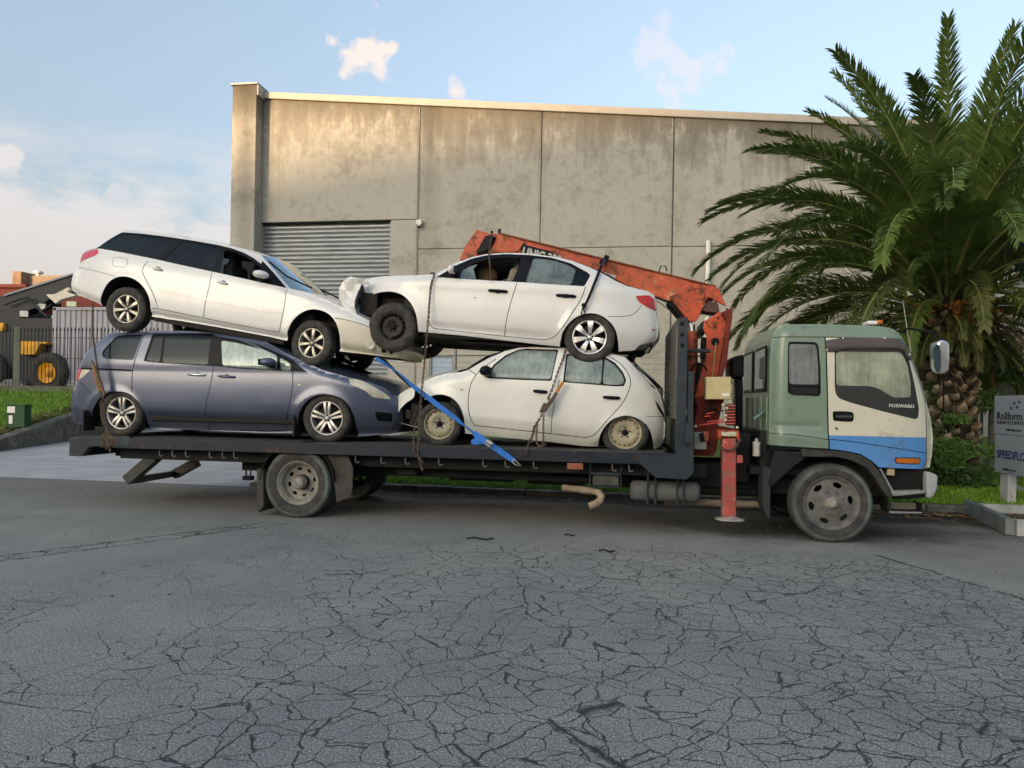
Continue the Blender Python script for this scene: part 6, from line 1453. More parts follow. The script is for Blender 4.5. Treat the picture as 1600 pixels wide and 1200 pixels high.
plate('boom_head', REDC, c7b([(155, 65), (205, 78), (228, 90), (165, 190), (150, 222), (62, 232), (72, 205), (92, 155)]), .86, 1.28, par=boom)
plate('boom_wear_pad', BLACK, c7b([(200, 96), (262, 104), (215, 180), (165, 200), (150, 190)]), .84, .915, par=boom, bev=.02)
plate('boom_collar', REDP, c7b([(228, 82), (300, 92), (420, 130), (380, 185), (225, 190), (262, 105)]), .885, .917, par=boom)
for x, y in ((769, 365), (781, 362)):
    c_ = P3(x, y, 1.0); mb = MB(); mb.cyl((c_.x, .98, c_.z-.04), (c_.x, .98, c_.z+.03), .02, 8); TP('boom_bolt', mb, BLACK, boom)
mb = MB(); A_ = P3(781, 366, .9); C_ = P3(1119, 449, .9); mb.bar(A_+Vector((0, .0, .012)), C_+Vector((0, 0, .012)), .035, .018); TP('boom_top_flange', mb, rusty('flange_rust', (.22, .06, .03), amt=.6, scale=6), boom)
# lettering plate on the boom (mostly hidden by the saloon)
q_ = [(815, 381), (864, 393.5), (864, 404), (813, 398)]; lp = plate('letter_plate', BLACK, q_, .886, .890, bev=0, par=boom)
A_ = P3(814.5, 398.5, .882); text_part('lettering', 'UNIC 330', .16, simple('white_letter', (.38, .38, .35), .6, scale=30, var=.3), lp, A_, -math.atan2(12.5, 49), .006, .8)
for k, (x, y, s_) in enumerate(((955, 432, .055), (947, 428, .03))):
    c_ = P3(x, y, .89); mb = MB(); mb.box((c_.x, .892, c_.z), (s_*2.2, .003, s_*1.1), Matrix.Rotation(.25, 3, 'Y')); TP('faded_sticker', mb, simple('faded_sticker', (.35, .36, .36), .6, scale=60, var=.8), boom)
mb = MB(); c_ = P3(1036, 424, 1.0); mb.tube([c_+Vector((-.05, 0, 0)), c_+Vector((-.03, 0, .07)), c_+Vector((.03, 0, .07)), c_+Vector((.05, 0, 0))], .009, 6, caps=False); TP('lifting_eye', mb, BLACK, boom)
mb = MB(); mb.tube([P3(1026, 470, .9), P3(1040, 480, .88), P3(1050, 487, .88), P3(1056, 486, .88)], .006, 5); TP('cable', mb, BLACK, boom)
# elbow bracket, cylinder, column
elb = plate('boom_elbow', REDC, t10([(60, 230), (240, 150), (260, 40), (330, 5), (700, 62), (820, 90), (870, 200), (950, 385), (860, 345), (670, 240), (580, 400), (540, 520), (480, 620), (400, 628), (345, 610)]), .86, .90)
plate('boom_elbow', REDC, t10([(60, 230), (240, 150), (260, 40), (330, 5), (700, 62), (820, 90), (870, 200), (950, 385), (860, 345), (670, 240), (580, 400), (540, 520), (480, 620), (400, 628), (345, 610)]), 1.23, 1.27)
plate('elbow_web', DARK, t10([(60, 270), (100, 300), (360, 600), (330, 640), (200, 545), (20, 320)]), .905, 1.225, par=elb)
plate('elbow_web', simple('web_grey_red', (.10, .05, .045), .6), t10([(590, 410), (660, 300), (820, 340), (850, 470), (770, 490), (560, 460)]), .905, 1.225, par=elb)
c_ = P3(1088, 464, .855); mb = MB(); mb.tube([(c_.x+.11*math.cos(a), .857, c_.z+.11*math.sin(a)) for a in np.linspace(-1.0, 2.2, 12)], .004, 4); TP('weld_ring', mb, REDD, elb)
col_l, col_r = [(600, 620), (560, 720), (600, 830), (640, 860), (620, 1200)], [(960, 1200), (1000, 790), (985, 620), (930, 540), (840, 465), (700, 560)]
colp = t10(col_l+col_r); low = t8([(620-260, 0)]) 
colpts = t10([(600, 620), (590, 740), (640, 860), (625, 1200)])+t8([(440, 300), (385, 520), (700, 520), (760, 250), (810, 0)])+t10([(985, 790), (975, 640), (930, 540), (840, 465), (720, 550)])
col_ = plate('crane_column', REDC, colpts, .70, .74); plate('crane_column', REDC, colpts, 1.38, 1.42)
plate('column_web', REDD, t10([(640, 860), (625, 1200)])+t8([(440, 300), (385, 520), (640, 520), (700, 0)])+t10([(860, 860)]), .745, 1.375)
plate('column_cheek', REDD, t10([(870, 480), (1050, 400), (1045, 560), (1010, 800), (960, 1250)])+t8([(740, 330), (680, 330)])+t10([(880, 1150), (960, 620)]), .60, .68, bev=.01)
for k in range(3):
    mb = MB(); mb.tube([P3(*t10([(960+18*k, 420+30*k)])[0], .66), P3(*t10([(985-20*k, 700)])[0], .655), P3(*t10([(940-20*k, 1000)])[0], .655), P3(*t8([(745-25*k, 300)])[0], .66)], .012, 6); TP('hydraulic_line', mb, [BLACK, REDD, REDD][k])
plate('winch_guard', BLACK, t10([(620, 590), (560, 640), (535, 740), (570, 860), (640, 800), (640, 700)]), .76, 1.3, bev=.03)
plate('column_arm', BLACK, t10([(560, 860), (640, 870), (620, 1200), (545, 1200)]), .78, .86)
c_ = P3(*t10([(775, 940)])[0], .695); mb = MB(); mb.cyl((c_.x, .692, c_.z), (c_.x, .70, c_.z), .052, 20); TP('column_port', mb, DARK, col_)
for x, y, r_ in ((820, 570, .018), (770, 695, .022), (675, 695, .012), (640, 640, .010)):
    c_ = P3(*t10([(x, y)])[0], .69); mb = MB(); mb.cyl((c_.x, .682, c_.z), (c_.x, .70, c_.z), r_, 10); TP('pin', mb, REDD, col_)
mb = MB(); mb.tube([P3(*t10([(790, 960)])[0], .68), P3(*t10([(770, 1100)])[0], .67), P3(*t8([(640, 130)])[0], .66), P3(*t8([(625, 240)])[0], .66)], .007, 5); TP('yellow_wire', mb, simple('yellow_wire', (.5, .36, .12), .6), col_)
A_, C_ = P3(1081.5, 518, 1.0), P3(1081.5, 640, 1.0); mb = MB(); mb.cyl(A_, (A_.x, 1.0, C_.z), .076, 22); cy = TP('lift_cylinder', mb, rusty('cylinder_red', (.42, .09, .04), rust=(.05, .04, .03), amt=.5, scale=5))
mb = MB(); mb.cyl(A_, (A_.x-.02, 1.0, P(1080, 500, 1.0)[1]), .045, 16); TP('cylinder_rod', mb, CHROME, cy)
plate('headboard_stay', STEELP, t10([(325, 1050), (700, 1050), (720, 1075), (700, 1110), (325, 1105)]), .35, .42)
plate('headboard_stay', STEELP, t10([(325, 1150), (500, 1150), (640, 1140), (640, 1165), (325, 1170)]), .45, .52)
mb = MB(); mb.tube([P3(*t8([(340, 170)])[0], .6), P3(*t8([(370, 90)])[0], .58), P3(*t8([(440, 60)])[0], .58), P3(*t8([(520, 100)])[0], .58), P3(*t8([(555, 170)])[0], .6)], .012, 6); TP('hydraulic_hose', mb, BLACK)
mb = MB(); mb.tube([P3(*t8([(450, 60)])[0], .6), P3(*t8([(440, 200)])[0], .6), P3(*t8([(410, 350)])[0], .6)], .02, 8); TP('hydraulic_hose', mb, BLACK)
cb = plate('control_box', simple('beige_box', (.50, .42, .22), .6, scale=5, var=.12), t8([(540, 248), (878, 246), (880, 548), (540, 549)]), .12, .34, bev=.01)
for x, y in ((890, 315), (890, 495), (525, 390)):
    c_ = P3(*t8([(x, y)])[0], .2); mb = MB(); mb.bx(c_.x-.008, c_.x+.008, .14, .26, c_.z-.025, c_.z+.025); TP('box_latch', mb, CHROME, cb)
plate('box_sticker', WHT, t8([(755, 465), (850, 465), (850, 505), (755, 505)]), .112, .116, bev=0, par=cb)
# slewing base and valve block
plate('slewing_base', REDD, t8([(380, 520), (800, 520), (760, 640), (700, 900), (1000, 960), (1000, 1100)])+t3([(700, 60), (690, 200), (640, 275), (375, 275)])+t8([(375, 900), (420, 640)]), .45, 1.7, bev=.02)
plate('base_bracket', simple('pale_grey_metal', (.26, .26, .23), .7, scale=9), t8([(385, 985), (550, 985)])+t3([(548, 190), (385, 190)]), .2, .235, bev=.004)
plate('red_clamp', REDC, t8([(500, 985), (575, 975), (570, 1110), (525, 1100)]), .14, .2, bev=.006)
plate('rubber_boot', BLACK, t8([(455, 1010), (510, 985), (520, 1110), (470, 1120)]), .13, .2, bev=.015)
mb = MB()
for k in range(14):
    x, y = random.uniform(420, 700), random.uniform(620, 800); A_ = P3(*t8([(x, y)])[0], .3); C_ = P3(*t8([(x+random.uniform(-90, 90), y+random.uniform(-60, 60))])[0], .3); M_ = (A_+C_)/2+Vector((0, -.05, .03)); mb.tube([A_, M_, C_], .010, 5)
tag(TP('hose_bundle', mb, CHAS), kind='stuff')
for a_, c_ in (((560, 850), (800, 820)), ((450, 895), (800, 850)), ((540, 745), (650, 720)), ((520, 780), (600, 770))):
    mb = MB(); A_ = P3(*t8([a_])[0], .22); C_ = P3(*t8([c_])[0], .2); mb.tube([A_, C_], .009, 6); TP('control_rod', mb, simple('bright_red_rod', (.5, .06, .05), .45, var=.1))
vb = plate('valve_block', DARK, t8([(830, 610), (940, 610), (950, 900), (830, 900)]), .2, .4)
for k in range(7):
    plate('valve_spool', REDF, t8([(815, 622+40*k), (935, 620+40*k), (935, 642+40*k), (815, 644+40*k)]), .15, .2, bev=.004, par=vb)
mb = MB()
for x, y in ((870, 580), (842, 562), (822, 668), (805, 765), (802, 822), (402, 908), (960, 925), (768, 620)):
    c_ = P3(*t8([(x, y)])[0], .15); mb.ball(c_, .017, 8)
tag(TP('lever_knob', mb, simple('ivory_knob', (.6, .58, .45), .5), vb), kind='stuff')
# outrigger
og = plate('outrigger_leg', REDF, t3([(762, 45), (945, 45), (945, 1040), (948, 1092), (762, 1092), (764, 1040)]), .02, .17, bev=.01)
plate('outrigger_head', REDC, t8([(703, 962), (985, 972), (990, 1085), (955, 1085), (950, 1050), (745, 1045), (745, 1088), (705, 1085)]), -.005, .2, bev=.008)
plate('head_label', simple('worn_label', (.5, .5, .36), .6, scale=40, var=.4), t8([(748, 985), (950, 985), (945, 1040), (750, 1038)]), -.010, -.006, bev=0)
a_ = P3(*t3([(858, 1108)])[0], .09); mb = MB(); mb.lathe([(0, 0), (.17, .0), (.17, .012), (.12, .022), (.07, .04), (.05, .07), (0, .07)], (a_.x, .09, a_.z-.02), 24, axis='Z'); TP('foot_pad', mb, simple('foot_metal', (.30, .28, .25), .7, scale=12, var=.3), og)
plate('lock_box', REDF, t3([(952, 272), (1035, 270), (1036, 372), (952, 375)]), .03, .14, bev=.008)
cpts = [P3(*t3([(x, y)])[0], -.01) for x, y in ((720, 130), (735, 165), (780, 190), (850, 208), (910, 195), (950, 150), (970, 90), (1000, 60))]
def chain_mb(pts, link=.034, wire=.0048, n=6):
    """interlocked oval links along a polyline"""
    mb = MB(); pts = [Vector(p) for p in pts]; L_ = [0]
    for a, c in zip(pts[:-1], pts[1:]): L_.append(L_[-1]+(c-a).length)
    def at(s):
        s = max(0, min(L_[-1], s))
        for i in range(len(pts)-1):
            if s <= L_[i+1] or i == len(pts)-2: return pts[i].lerp(pts[i+1], (s-L_[i])/max(1e-6, L_[i+1]-L_[i]))
    s = 0; k = 0
    while s < L_[-1]:
        a, c = at(s), at(s+link); d = (c-a)
        if d.length < 1e-4: break
        d.normalize(); x = d.cross(Vector((0, 1, 0))).normalized() if abs(d.y) < .95 else Vector((1, 0, 0)); y = d.cross(x)
        q = x if k % 2 else y; m = (a+c)/2; rl_ = link*.62; rw = link*.34
        ring = [m+d*rl_*math.cos(t)+q*rw*math.sin(t) for t in np.linspace(0, 2*math.pi, n+1)]
        mb.tube(ring, wire, 4, caps=False, smooth=True); s += link*.86; k += 1
    return mb
CHN = rusty('rusty_chain', (.10, .085, .07), rust=(.13, .06, .03), amt=.6, scale=30, rough=.7)
TP('safety_chain', chain_mb(cpts, .04, .007), CHN)
# bits behind the cab: air intake, canisters
plate('air_intake', BLACK, [(1143, 561), (1150, 556), (1163, 553), (1163, 590), (1143, 590)], .9, 1.5, bev=.03)
plate('intake_duct', BLACK, [(1149, 590), (1161, 590), (1161, 690), (1151, 690)], 1.0, 1.2, bev=.02)
mb = MB(); a_ = P3(1182, 702, .25); mb.cyl((a_.x, .25, a_.z-.08), (a_.x, .25, a_.z+.09), .045, 14); mb.cyl((a_.x, .25, a_.z+.09), (a_.x, .25, a_.z+.13), .02, 10); TP('oil_canister', mb, simple('canister_grey', (.42, .41, .37), .6, scale=12, var=.3))
mb = MB(); A_, C_ = P3(1178, 655, .3), P3(1192, 645, .3); mb.tube([A_, C_, C_+Vector((0, .2, .02))], .022, 8); TP('cab_latch', mb, simple('latch_teal', (.12, .2, .19), .5))
mb = MB(); mb.bx(1.62, 1.80, .3, 2.0, .75, 1.25); mb.bx(1.5, 2.4, .25, .6, .72, .82); mb.bx(1.35, 1.55, .5, 1.8, .6, 1.2); TP('cab_mount', mb, CHAS, bev=.02)

# ---- the cab
CG_ = carpaint('faded_green_paint', (.165, .238, .178), grime=(.10, .13, .085), amt=.6, rough=.5, chips=.3)
CW_ = carpaint('cream_white_paint', (.62, .60, .49), grime=(.22, .19, .12), amt=.5, rough=.45, chips=.25)
CBL = carpaint('sky_blue_stripe', (.07, .24, .55), grime=(.09, .14, .2), amt=.4, rough=.45, chips=.3)
bc = Body(.015, 1.09, (1100, 770), (1300, 788), .45, pitch=0.0, belt=1.60, tumble=.03, plan=(.22, .07, .5, .12), edge=(.12, .07), tuck=0, wheel_v=0, sill=-.5)
z4 = lambda p: T(1180, 480, 3.158, p); z5 = lambda p: T(1140, 490, 5.215, p); z8 = lambda p: T(1280, 490, 8, p)
cab_out = (o([(1203, 695)], 'cab_back') + o([(1204, 620), (1205, 560)], 'cab_back') + o([(1207.5, 527)], 'roof') + o([(1217, 509.5), (1233, 505.5)], 'roof', 0, .02) + o([(1290, 505.5), (1340, 507), (1365, 508)], 'roof', 0, .03) + o([(1382, 509), (1399, 513), (1408, 519)], 'roof', .04, .02)
    + o([(1415, 530)], 'windshield', .08, 0) + o([(1424, 547), (1436, 577.5), (1450, 619)], 'windshield', .10, 0) + o([(1452, 628)], 'front_panel', .10) + o([(1459, 658), (1462, 685), (1460, 712), (1456.5, 731)], 'front_panel', .09)
    + o([(1447.5, 733)], 'skip') + o([(1373, 730)], 'skip') + o([(1363, 720.5), (1345, 709.5), (1319, 704), (1296, 701.5), (1294, 701)], 'skip'))
bc.ends = None; raw = cab_out; pre = [bc.L(p[0], p[1]) for p in raw]; bc.ends = (min(q[0] for q in pre), max(q[0] for q in pre))
outc = [(*bc.L(p[0], p[1]), p[3], p[4]) for p in raw]; segs = []
for i in range(len(raw)):
    t = raw[i][2]
    if segs and segs[-1][0] == t: segs[-1][1].append(outc[(i+1) % len(raw)])
    else: segs.append((t, [outc[i], outc[(i+1) % len(raw)]]))
bc.sil = [q[:2] for t, s in segs if t not in ('skip',) for q in s]
bc.feat = [(bc.LL([(1211, 665), (1280, 665)]), -.015, .035), (bc.LL([(1205, 680), (1293, 688)]), .012, .05)]
G1 = z4([(162, 180), (168, 170), (300, 172), (312, 190), (322, 300), (324, 430), (310, 440), (175, 430), (160, 420)])
regs = [('door_white', [(1289, 526.5), (1408, 529), (1422, 556), (1436, 590), (1447.5, 632), (1447.5, 683.5), (1294.3, 680)]),
    ('door_blue', [(1294.3, 680), (1447.5, 683.5), (1447.5, 733), (1373, 731), (1363, 721), (1345, 710), (1319, 704.5), (1295.5, 702)]),
    ('corner_lamp', [(1448.2, 632), (1450.5, 630), (1470, 660), (1475, 690), (1465, 735), (1448.2, 734)]),
    ('seal', G1), ('glass_side', z4([(168, 190), (174, 181), (296, 183), (304, 198), (312, 300), (313, 382), (168, 380)])), ('vent', z4([(168, 395), (316, 399), (316, 430), (305, 434), (178, 424), (166, 415)])),
    ('black_panel', z4([(392, 385), (392, 220), (400, 205), (730, 205), (760, 250), (790, 400), (808, 500), (804, 545), (790, 554), (640, 517), (480, 474), (412, 450), (396, 425)])),
    ('glass_door', z8([(208, 500), (250, 470), (1010, 480), (1060, 530), (1110, 650), (1148, 850), (1150, 1045), (930, 1048), (860, 1010), (740, 935), (640, 905), (215, 898)]))]
sms = [([(1289, 526.5), (1291, 549.7), (1294, 676), (1295.8, 702)], .014), ([(1208, 526.8), (1289, 526.8), (1408, 529.5)], .009), ([(1203, 677), (1240, 679), (1270, 683), (1294, 687)], .008), ([(1295, 686), (1340, 691), (1447.5, 708)], .008), ([(1447.8, 632), (1447.8, 733)], .010), ([(1410, 531), (1424, 560), (1437, 592), (1447.8, 632)], .008)]
regl = [(t, smooth_poly(dens(bc.LL(p), .09, True), 2, True) if t in ('seal', 'glass_side', 'black_panel', 'glass_door') else bc.LL(p)) for t, p in regs]
vo, parts = bc.cut([q[:2] for q in outc], regl, [(bc.LL(l), w) for l, w in sms])
cabn = MB(); cabn.bx(bc.ends[0]+.10, bc.ends[1]-.35, -.98, .98, outc[0][1]+.02, outc[0][1]+.10)
CAB = part('cab', cabn, DARK, TR, M=BASE[TR].inverted() @ bc.M, world_co=False)
GLC = glassy('cab_glass', (.62, .68, .60), (.50, .54, .42), .62, film=.6); GLS = glassy('cab_side_glass', (.30, .33, .33), (.34, .37, .38), .6, film=.7)
cmat = dict(panel=CG_, door_white=CW_, door_blue=CBL, seal=BLACK, vent=BLACK, black_panel=simple('black_vinyl', (.028, .030, .030), .55, scale=6), glass_side=GLS, glass_door=GLC, corner_lamp=CLR)
cnames = dict(panel='cab_shell', door_white='door_skin', door_blue='door_stripe', seal='window_seal', vent='vent_grille', black_panel='door_garnish', glass_side='side_window', glass_door='door_window', corner_lamp='corner_lamp')
for t, tr in parts.items():
    if t in ('gap', 'void'): continue
    for sd in (1, -1): part(cnames[t], bc.side_mesh(cnames[t], vo, tr, cmat[t], .010 if t.startswith('glass') else (.004 if t in ('seal', 'vent') else 0), (sd,)), None, CAB)
lin = [parts[k] for k in ('panel', 'gap', 'door_white', 'door_blue', 'black_panel') if k in parts]
for sd in (1, -1): part('inner_lining', bc.side_mesh('inner_lining', vo, np.concatenate(lin), DARK, .03, (sd,)), None, CAB)
cen = (sum(bc.ends)/2, 0, 1.4)
for t, s in segs:
    if t == 'skip': continue
    mb = bc.loft(t, dens(s, .08), None, glass_to=.88 if t == 'windshield' else None); fix_out(mb, cen)
    part(t, mb, [WSG, CG_] if t == 'windshield' else [CG_ if t in ('cab_back', 'roof') else CW_], CAB, world_co=False)
# rear window and vents on the cab back
xb_ = bc.ends[0]; wc = lambda px, py, dv=0: None
def backpt(px, py):
    """hit the plane of the cab back (X = const)"""
    X = bc.o[0]+xb_+.01
    lo, hi = 0.0, 2.6
    for _ in range(40):
        m = (lo+hi)/2
        if P(px, py, m)[0] > X: lo = m
        else: hi = m
    return m, P(px, py, m)[1]
X_ = bc.o[0]+xb_+.012
CM_ = lambda name, mb, mat, bev=0, par=CAB, **k: part(name, mb, mat, par, bev=bev, **k)
for y0, y1 in ((.30, 1.02), (1.18, 1.90)):
    mb = MB(); mb.bx(X_-.02, X_-.004, y0, y1, 1.72, 2.28); o_ = CM_('rear_window_seal', mb, BLACK, .02)
    mb = MB(); mb.bx(X_-.026, X_-.021, y0+.04, y1-.04, 1.76, 2.24); CM_('rear_window', mb, GLS, .01)
for k in range(5): mb = MB(); mb.bx(X_-.02, X_, .2+.36*k, .24+.36*k, 1.25, 1.66); CM_('stiffener', mb, CG_, .008)
# window visor
v_pts = z8([(78, 292), (1010, 310), (1075, 350), (1120, 430), (1180, 560), (1160, 580), (1120, 575), (1085, 540), (1060, 470), (1020, 438), (300, 432), (250, 468), (185, 478), (82, 475)])
reg = smooth_poly(bc.LL(v_pts), 1, True); v2, p2 = bc.cut(reg, [], [], .06)
VIS = simple('smoked_visor', (.085, .072, .075), .3, scale=3, var=.2)
for sd in (1, -1): ob_ = part('window_visor', bc.side_mesh('window_visor', v2, p2['panel'], VIS, -.022, (sd,)), None, CAB); m_ = ob_.modifiers.new('s', 'SOLIDIFY'); m_.thickness = .008
for x, y in ((298, 303), (818, 310), (96, 452), (1132, 510)):
    c_ = P3(*z8([(x, y)])[0], -.012); mb = MB(); mb.ball((c_.x, -.012, c_.z), .010, 6); CM_('visor_screw', mb, WHT)
a_ = P3(1389.5, 636, -.012); text_part('door_lettering', 'FORWARD', .052, simple('silver_letter', (.55, .55, .52), .4), CAB, bc.M.inverted() @ Vector(a_) if False else Vector((a_.x, .003, a_.z)), -.02, .001, 1.05)
# handle recess, lock, indicator
q = z4([(381, 518), (388, 512), (478, 515), (487, 528), (485, 560), (474, 567), (392, 562), (383, 555)]); hr_ = lamp_patch(bc, None, 'door_handle', q, BLACK, -.003, 2, par=CAB)
A_, C_ = P3(*z4([(398, 540)])[0], -.0), P3(*z4([(478, 541)])[0], -.0); mb = MB(); mb.bar((A_.x, -.004, A_.z), (C_.x, -.004, C_.z), .02, .030); CM_('handle_bar', mb, simple('handle_grey', (.05, .05, .055), .4), .008)
c_ = P3(*z4([(401, 598)])[0], 0); mb = MB(); mb.cyl((c_.x, .005, c_.z), (c_.x, .02, c_.z), .016, 14); CM_('door_lock', mb, CHROME)
lamp_patch(bc, None, 'indicator', z4([(693, 748), (700, 744), (804, 746), (811, 752), (809, 767), (800, 771), (702, 768), (693, 762)]), AMB, -.018, 1, par=CAB)
lamp_patch(bc, None, 'indicator_bezel', z4([(689, 744), (697, 740), (808, 742), (815, 748), (812, 771), (802, 775), (699, 772), (689, 766)]), BLACK, -.008, 1, par=CAB)
for k in range(5):
    A_, C_ = P3(*z4([(176, 400+7*k)])[0], 0), P3(*z4([(306, 402+6.5*k)])[0], 0); mb = MB(); mb.bar((A_.x, -.002, A_.z), (C_.x, -.002, C_.z), .012, .009); CM_('vent_slat', mb, simple('vent_plastic', (.02, .02, .022), .4, spec=.4))
# seats, wheel and dash seen through the glass
sx = bc.toloc(P(1345, 600, .5)[0], 1.5)[0]
for y in (-.62, .55):
    mb = MB(); mb.box((sx-.28, y, 1.72), (.14, .50, .62)); mb.box((sx-.0, y, 1.42), (.5, .5, .14)); mb.box((sx-.30, y, 2.10), (.1, .3, .2)); part('cab_seat', mb, SEATG, CAB, world_co=False, bev=.05)
mb = MB(); mb.box((sx-.75, -.62, 1.85), (.12, .42, .72)); part('cab_bunk', mb, SEATD, CAB, world_co=False, bev=.06)
mb = MB(); mb.bx(bc.ends[1]-.52, bc.ends[1]-.22, -.95, .95, 1.05, 1.52); part('dashboard', mb, MATS['dash_plastic'], CAB, world_co=False, bev=.04)
mb = MB(); Mr = Matrix.Rotation(R(35), 3, 'Y'); mb.tube([Mr @ Vector((.21*math.cos(a), .21*math.sin(a), 0))+Vector((sx+.42, -.60, 1.68)) for a in np.linspace(0, 2*math.pi, 21)], .014, 6, caps=False); part('steering_wheel', mb, BLACK, CAB, world_co=False)
# beacon, antenna, mirror
c_ = P3(1362, 505.5, .9); mb = MB(); mb.box((c_.x-.02, .9, c_.z+.0), (.12, .22, .05)); CM_('roof_lamp_base', mb, WHT, .02)
c_ = P3(1371, 505, .9); mb = MB(); mb.box((c_.x, .9, c_.z+.005), (.07, .2, .055)); CM_('roof_lamp', mb, AMB, .02)
mb = MB(); mb.tube([P3(1424, 550, .10), P3(1418, 520, .10), P3(1411, 470, .12)], .004, 5); CM_('antenna', mb, simple('antenna_grey', (.4, .4, .38), .4))
mv = -.22
mb = MB(); mb.tube([P3(1412, 520, .05), P3(1417, 513, -.02), P3(1440, 516, mv+.02), P3(1462, 522, mv), P3(1471, 532, mv)], .011, 8); mb.tube([P3(1474, 585, mv), P3(1474.5, 640, mv+.04), P3(1462, 655, .02)], .009, 8); MA = CM_('mirror_arm', mb, BLACK)
mp_ = z4([(876, 200), (884, 172), (905, 164), (930, 168), (942, 185), (944, 250), (940, 310), (920, 332), (898, 326), (882, 300)])
mb = MB(); mb.prism([P(x, y, mv) for x, y in mp_], mv-.09, mv+.10); mr = part('mirror_housing', mb, CHROME, CAB, bev=.03)
mp2 = z4([(880, 205), (890, 182), (906, 185), (914, 220), (915, 290), (908, 322), (892, 318), (882, 295)])
mb = MB(); mb.prism([P(x, y, mv-.09) for x, y in mp2], mv-.098, mv-.0915); part('mirror_glass', mb, glassy('mirror_face', (.1, .18, .2), (.12, .2, .24), .3, film=2), CAB)
# front corner bumper, steps, wheel-arch flare
plate('bumper', simple('pale_grey_bumper', (.32, .33, .34), .5, scale=5, var=.15), z4([(845, 812), (868, 815), (906, 830), (902, 895), (886, 930), (872, 943), (846, 946)]), .02, 2.28, bev=.03)
ul_, ur_ = z4([(615, 792)])[0], z4([(838, 792)])[0]
plate('step_well', DARK, z4([(618, 800), (838, 800), (838, 905), (680, 915), (660, 880)]), .12, .5, bev=0)
plate('step_tread', simple('tread_alu', (.30, .30, .29), .5, metal=.4, scale=40, var=.4), z4([(672, 908), (836, 905), (838, 918), (690, 932), (676, 925)]), .0, .30, bev=.004)
plate('step_apron', BLACK, z4([(690, 933), (838, 919), (838, 938), (750, 948), (700, 940)]), .03, .10, bev=.004)
plate('lower_step', CHAS, z4([(655, 952), (670, 960), (670, 1005), (822, 1008), (824, 966), (826, 1016), (664, 1016), (654, 1000)]), .03, .28, bev=.004)
plate('lower_step_plate', simple('worn_step', (.14, .135, .12), .8, scale=20), z4([(668, 962), (822, 966), (822, 1004), (670, 1002)]), .20, .22, bev=0)
plate('lower_step_edge', CHROME, z4([(662, 1006), (822, 1010), (822, 1018), (664, 1016)]), .02, .03, bev=0)
plate('step_strut', CHROME, z4([(612, 797), (622, 797), (688, 915), (680, 925)]), .01, .04, bev=.003)
plate('tow_light', simple('cream_lamp', (.4, .33, .22), .5), z4([(655, 797), (690, 797), (688, 832), (650, 828)]), .06, .1, bev=.006)
fl = z4([(228, 700), (440, 712), (520, 730), (575, 762), (610, 805), (650, 870), (684, 935), (662, 948), (625, 900), (590, 840), (545, 790), (480, 757), (400, 740), (232, 738)])
plate('arch_flare', simple('arch_plastic', (.035, .035, .033), .7, scale=8, var=.4, bumpy=.2), fl, -.012, .30, bev=.01)
fl2 = z4([(100, 700), (230, 700), (262, 738), (240, 752), (175, 800), (120, 850), (84, 884), (60, 880), (75, 800)])
plate('front_mudguard', CHAS, fl2, .03, .33, bev=.01)
plate('front_mud_flap', simple('flap_dark', (.03, .035, .035), .85), z4([(40, 800), (66, 790), (76, 800), (74, 1048), (58, 1035), (38, 985)]), .03, .34, bev=.006)
plate('cab_sill_trim', BLACK, [(1204, 696), (1294, 702), (1296, 706), (1230, 706), (1204, 703)], .03, .3, bev=.004)
mb = MB(); mb.bx(UF_-.7, UF_+.95, .36, 1.9, .48, 1.12); TP('engine', mb, UNDER, bev=.05)
# ================================================================== the palm
def leafmat(name, a, b, tip=None, rough=.5):
    M = Mat(name); oi = M.n.new('ShaderNodeObjectInfo'); n = M.noise(2.5, 3, .6, vec=M.co())
    c = M.mix(oi.outputs['Random'], a, b); c = M.mix(M.ramp(n, (.35, 0), (.7, 1)), c, tuple(x*1.45 for x in b))
    M.set(col=c, rough=rough, spec=.4)
    tr = M.n.new('ShaderNodeBsdfTranslucent'); M.l.new(c, tr.inputs[0]); mx = M.n.new('ShaderNodeMixShader'); mx.inputs[0].default_value = .22
    M.l.new(M.b.outputs[0], mx.inputs[1]); M.l.new(tr.outputs[0], mx.inputs[2]); M.l.new(mx.outputs[0], M.out.inputs[0]); return M.m
LEAF = leafmat('palm_leaf', (.062, .108, .022), (.105, .155, .034)); LEAFY = leafmat('palm_leaf_young', (.08, .13, .025), (.12, .17, .035)); LEAFD = leafmat('palm_leaf_dead', (.12, .085, .045), (.20, .155, .09), rough=.8)
LEAFO = leafmat('palm_leaf_old', (.05, .07, .018), (.10, .11, .035))
RACH = simple('frond_rib', (.16, .19, .06), .55, scale=3, var=.2); RACHD = simple('dead_frond_rib', (.18, .13, .08), .8, scale=3)
PCX, PCY, PZ = 5.78, 5.45, zg(0, 5.4)
palm = thing('palm_tree', 'big date palm with arching green fronds and a stubby stepped trunk at the right', 'tree', (PCX, PCY, PZ))
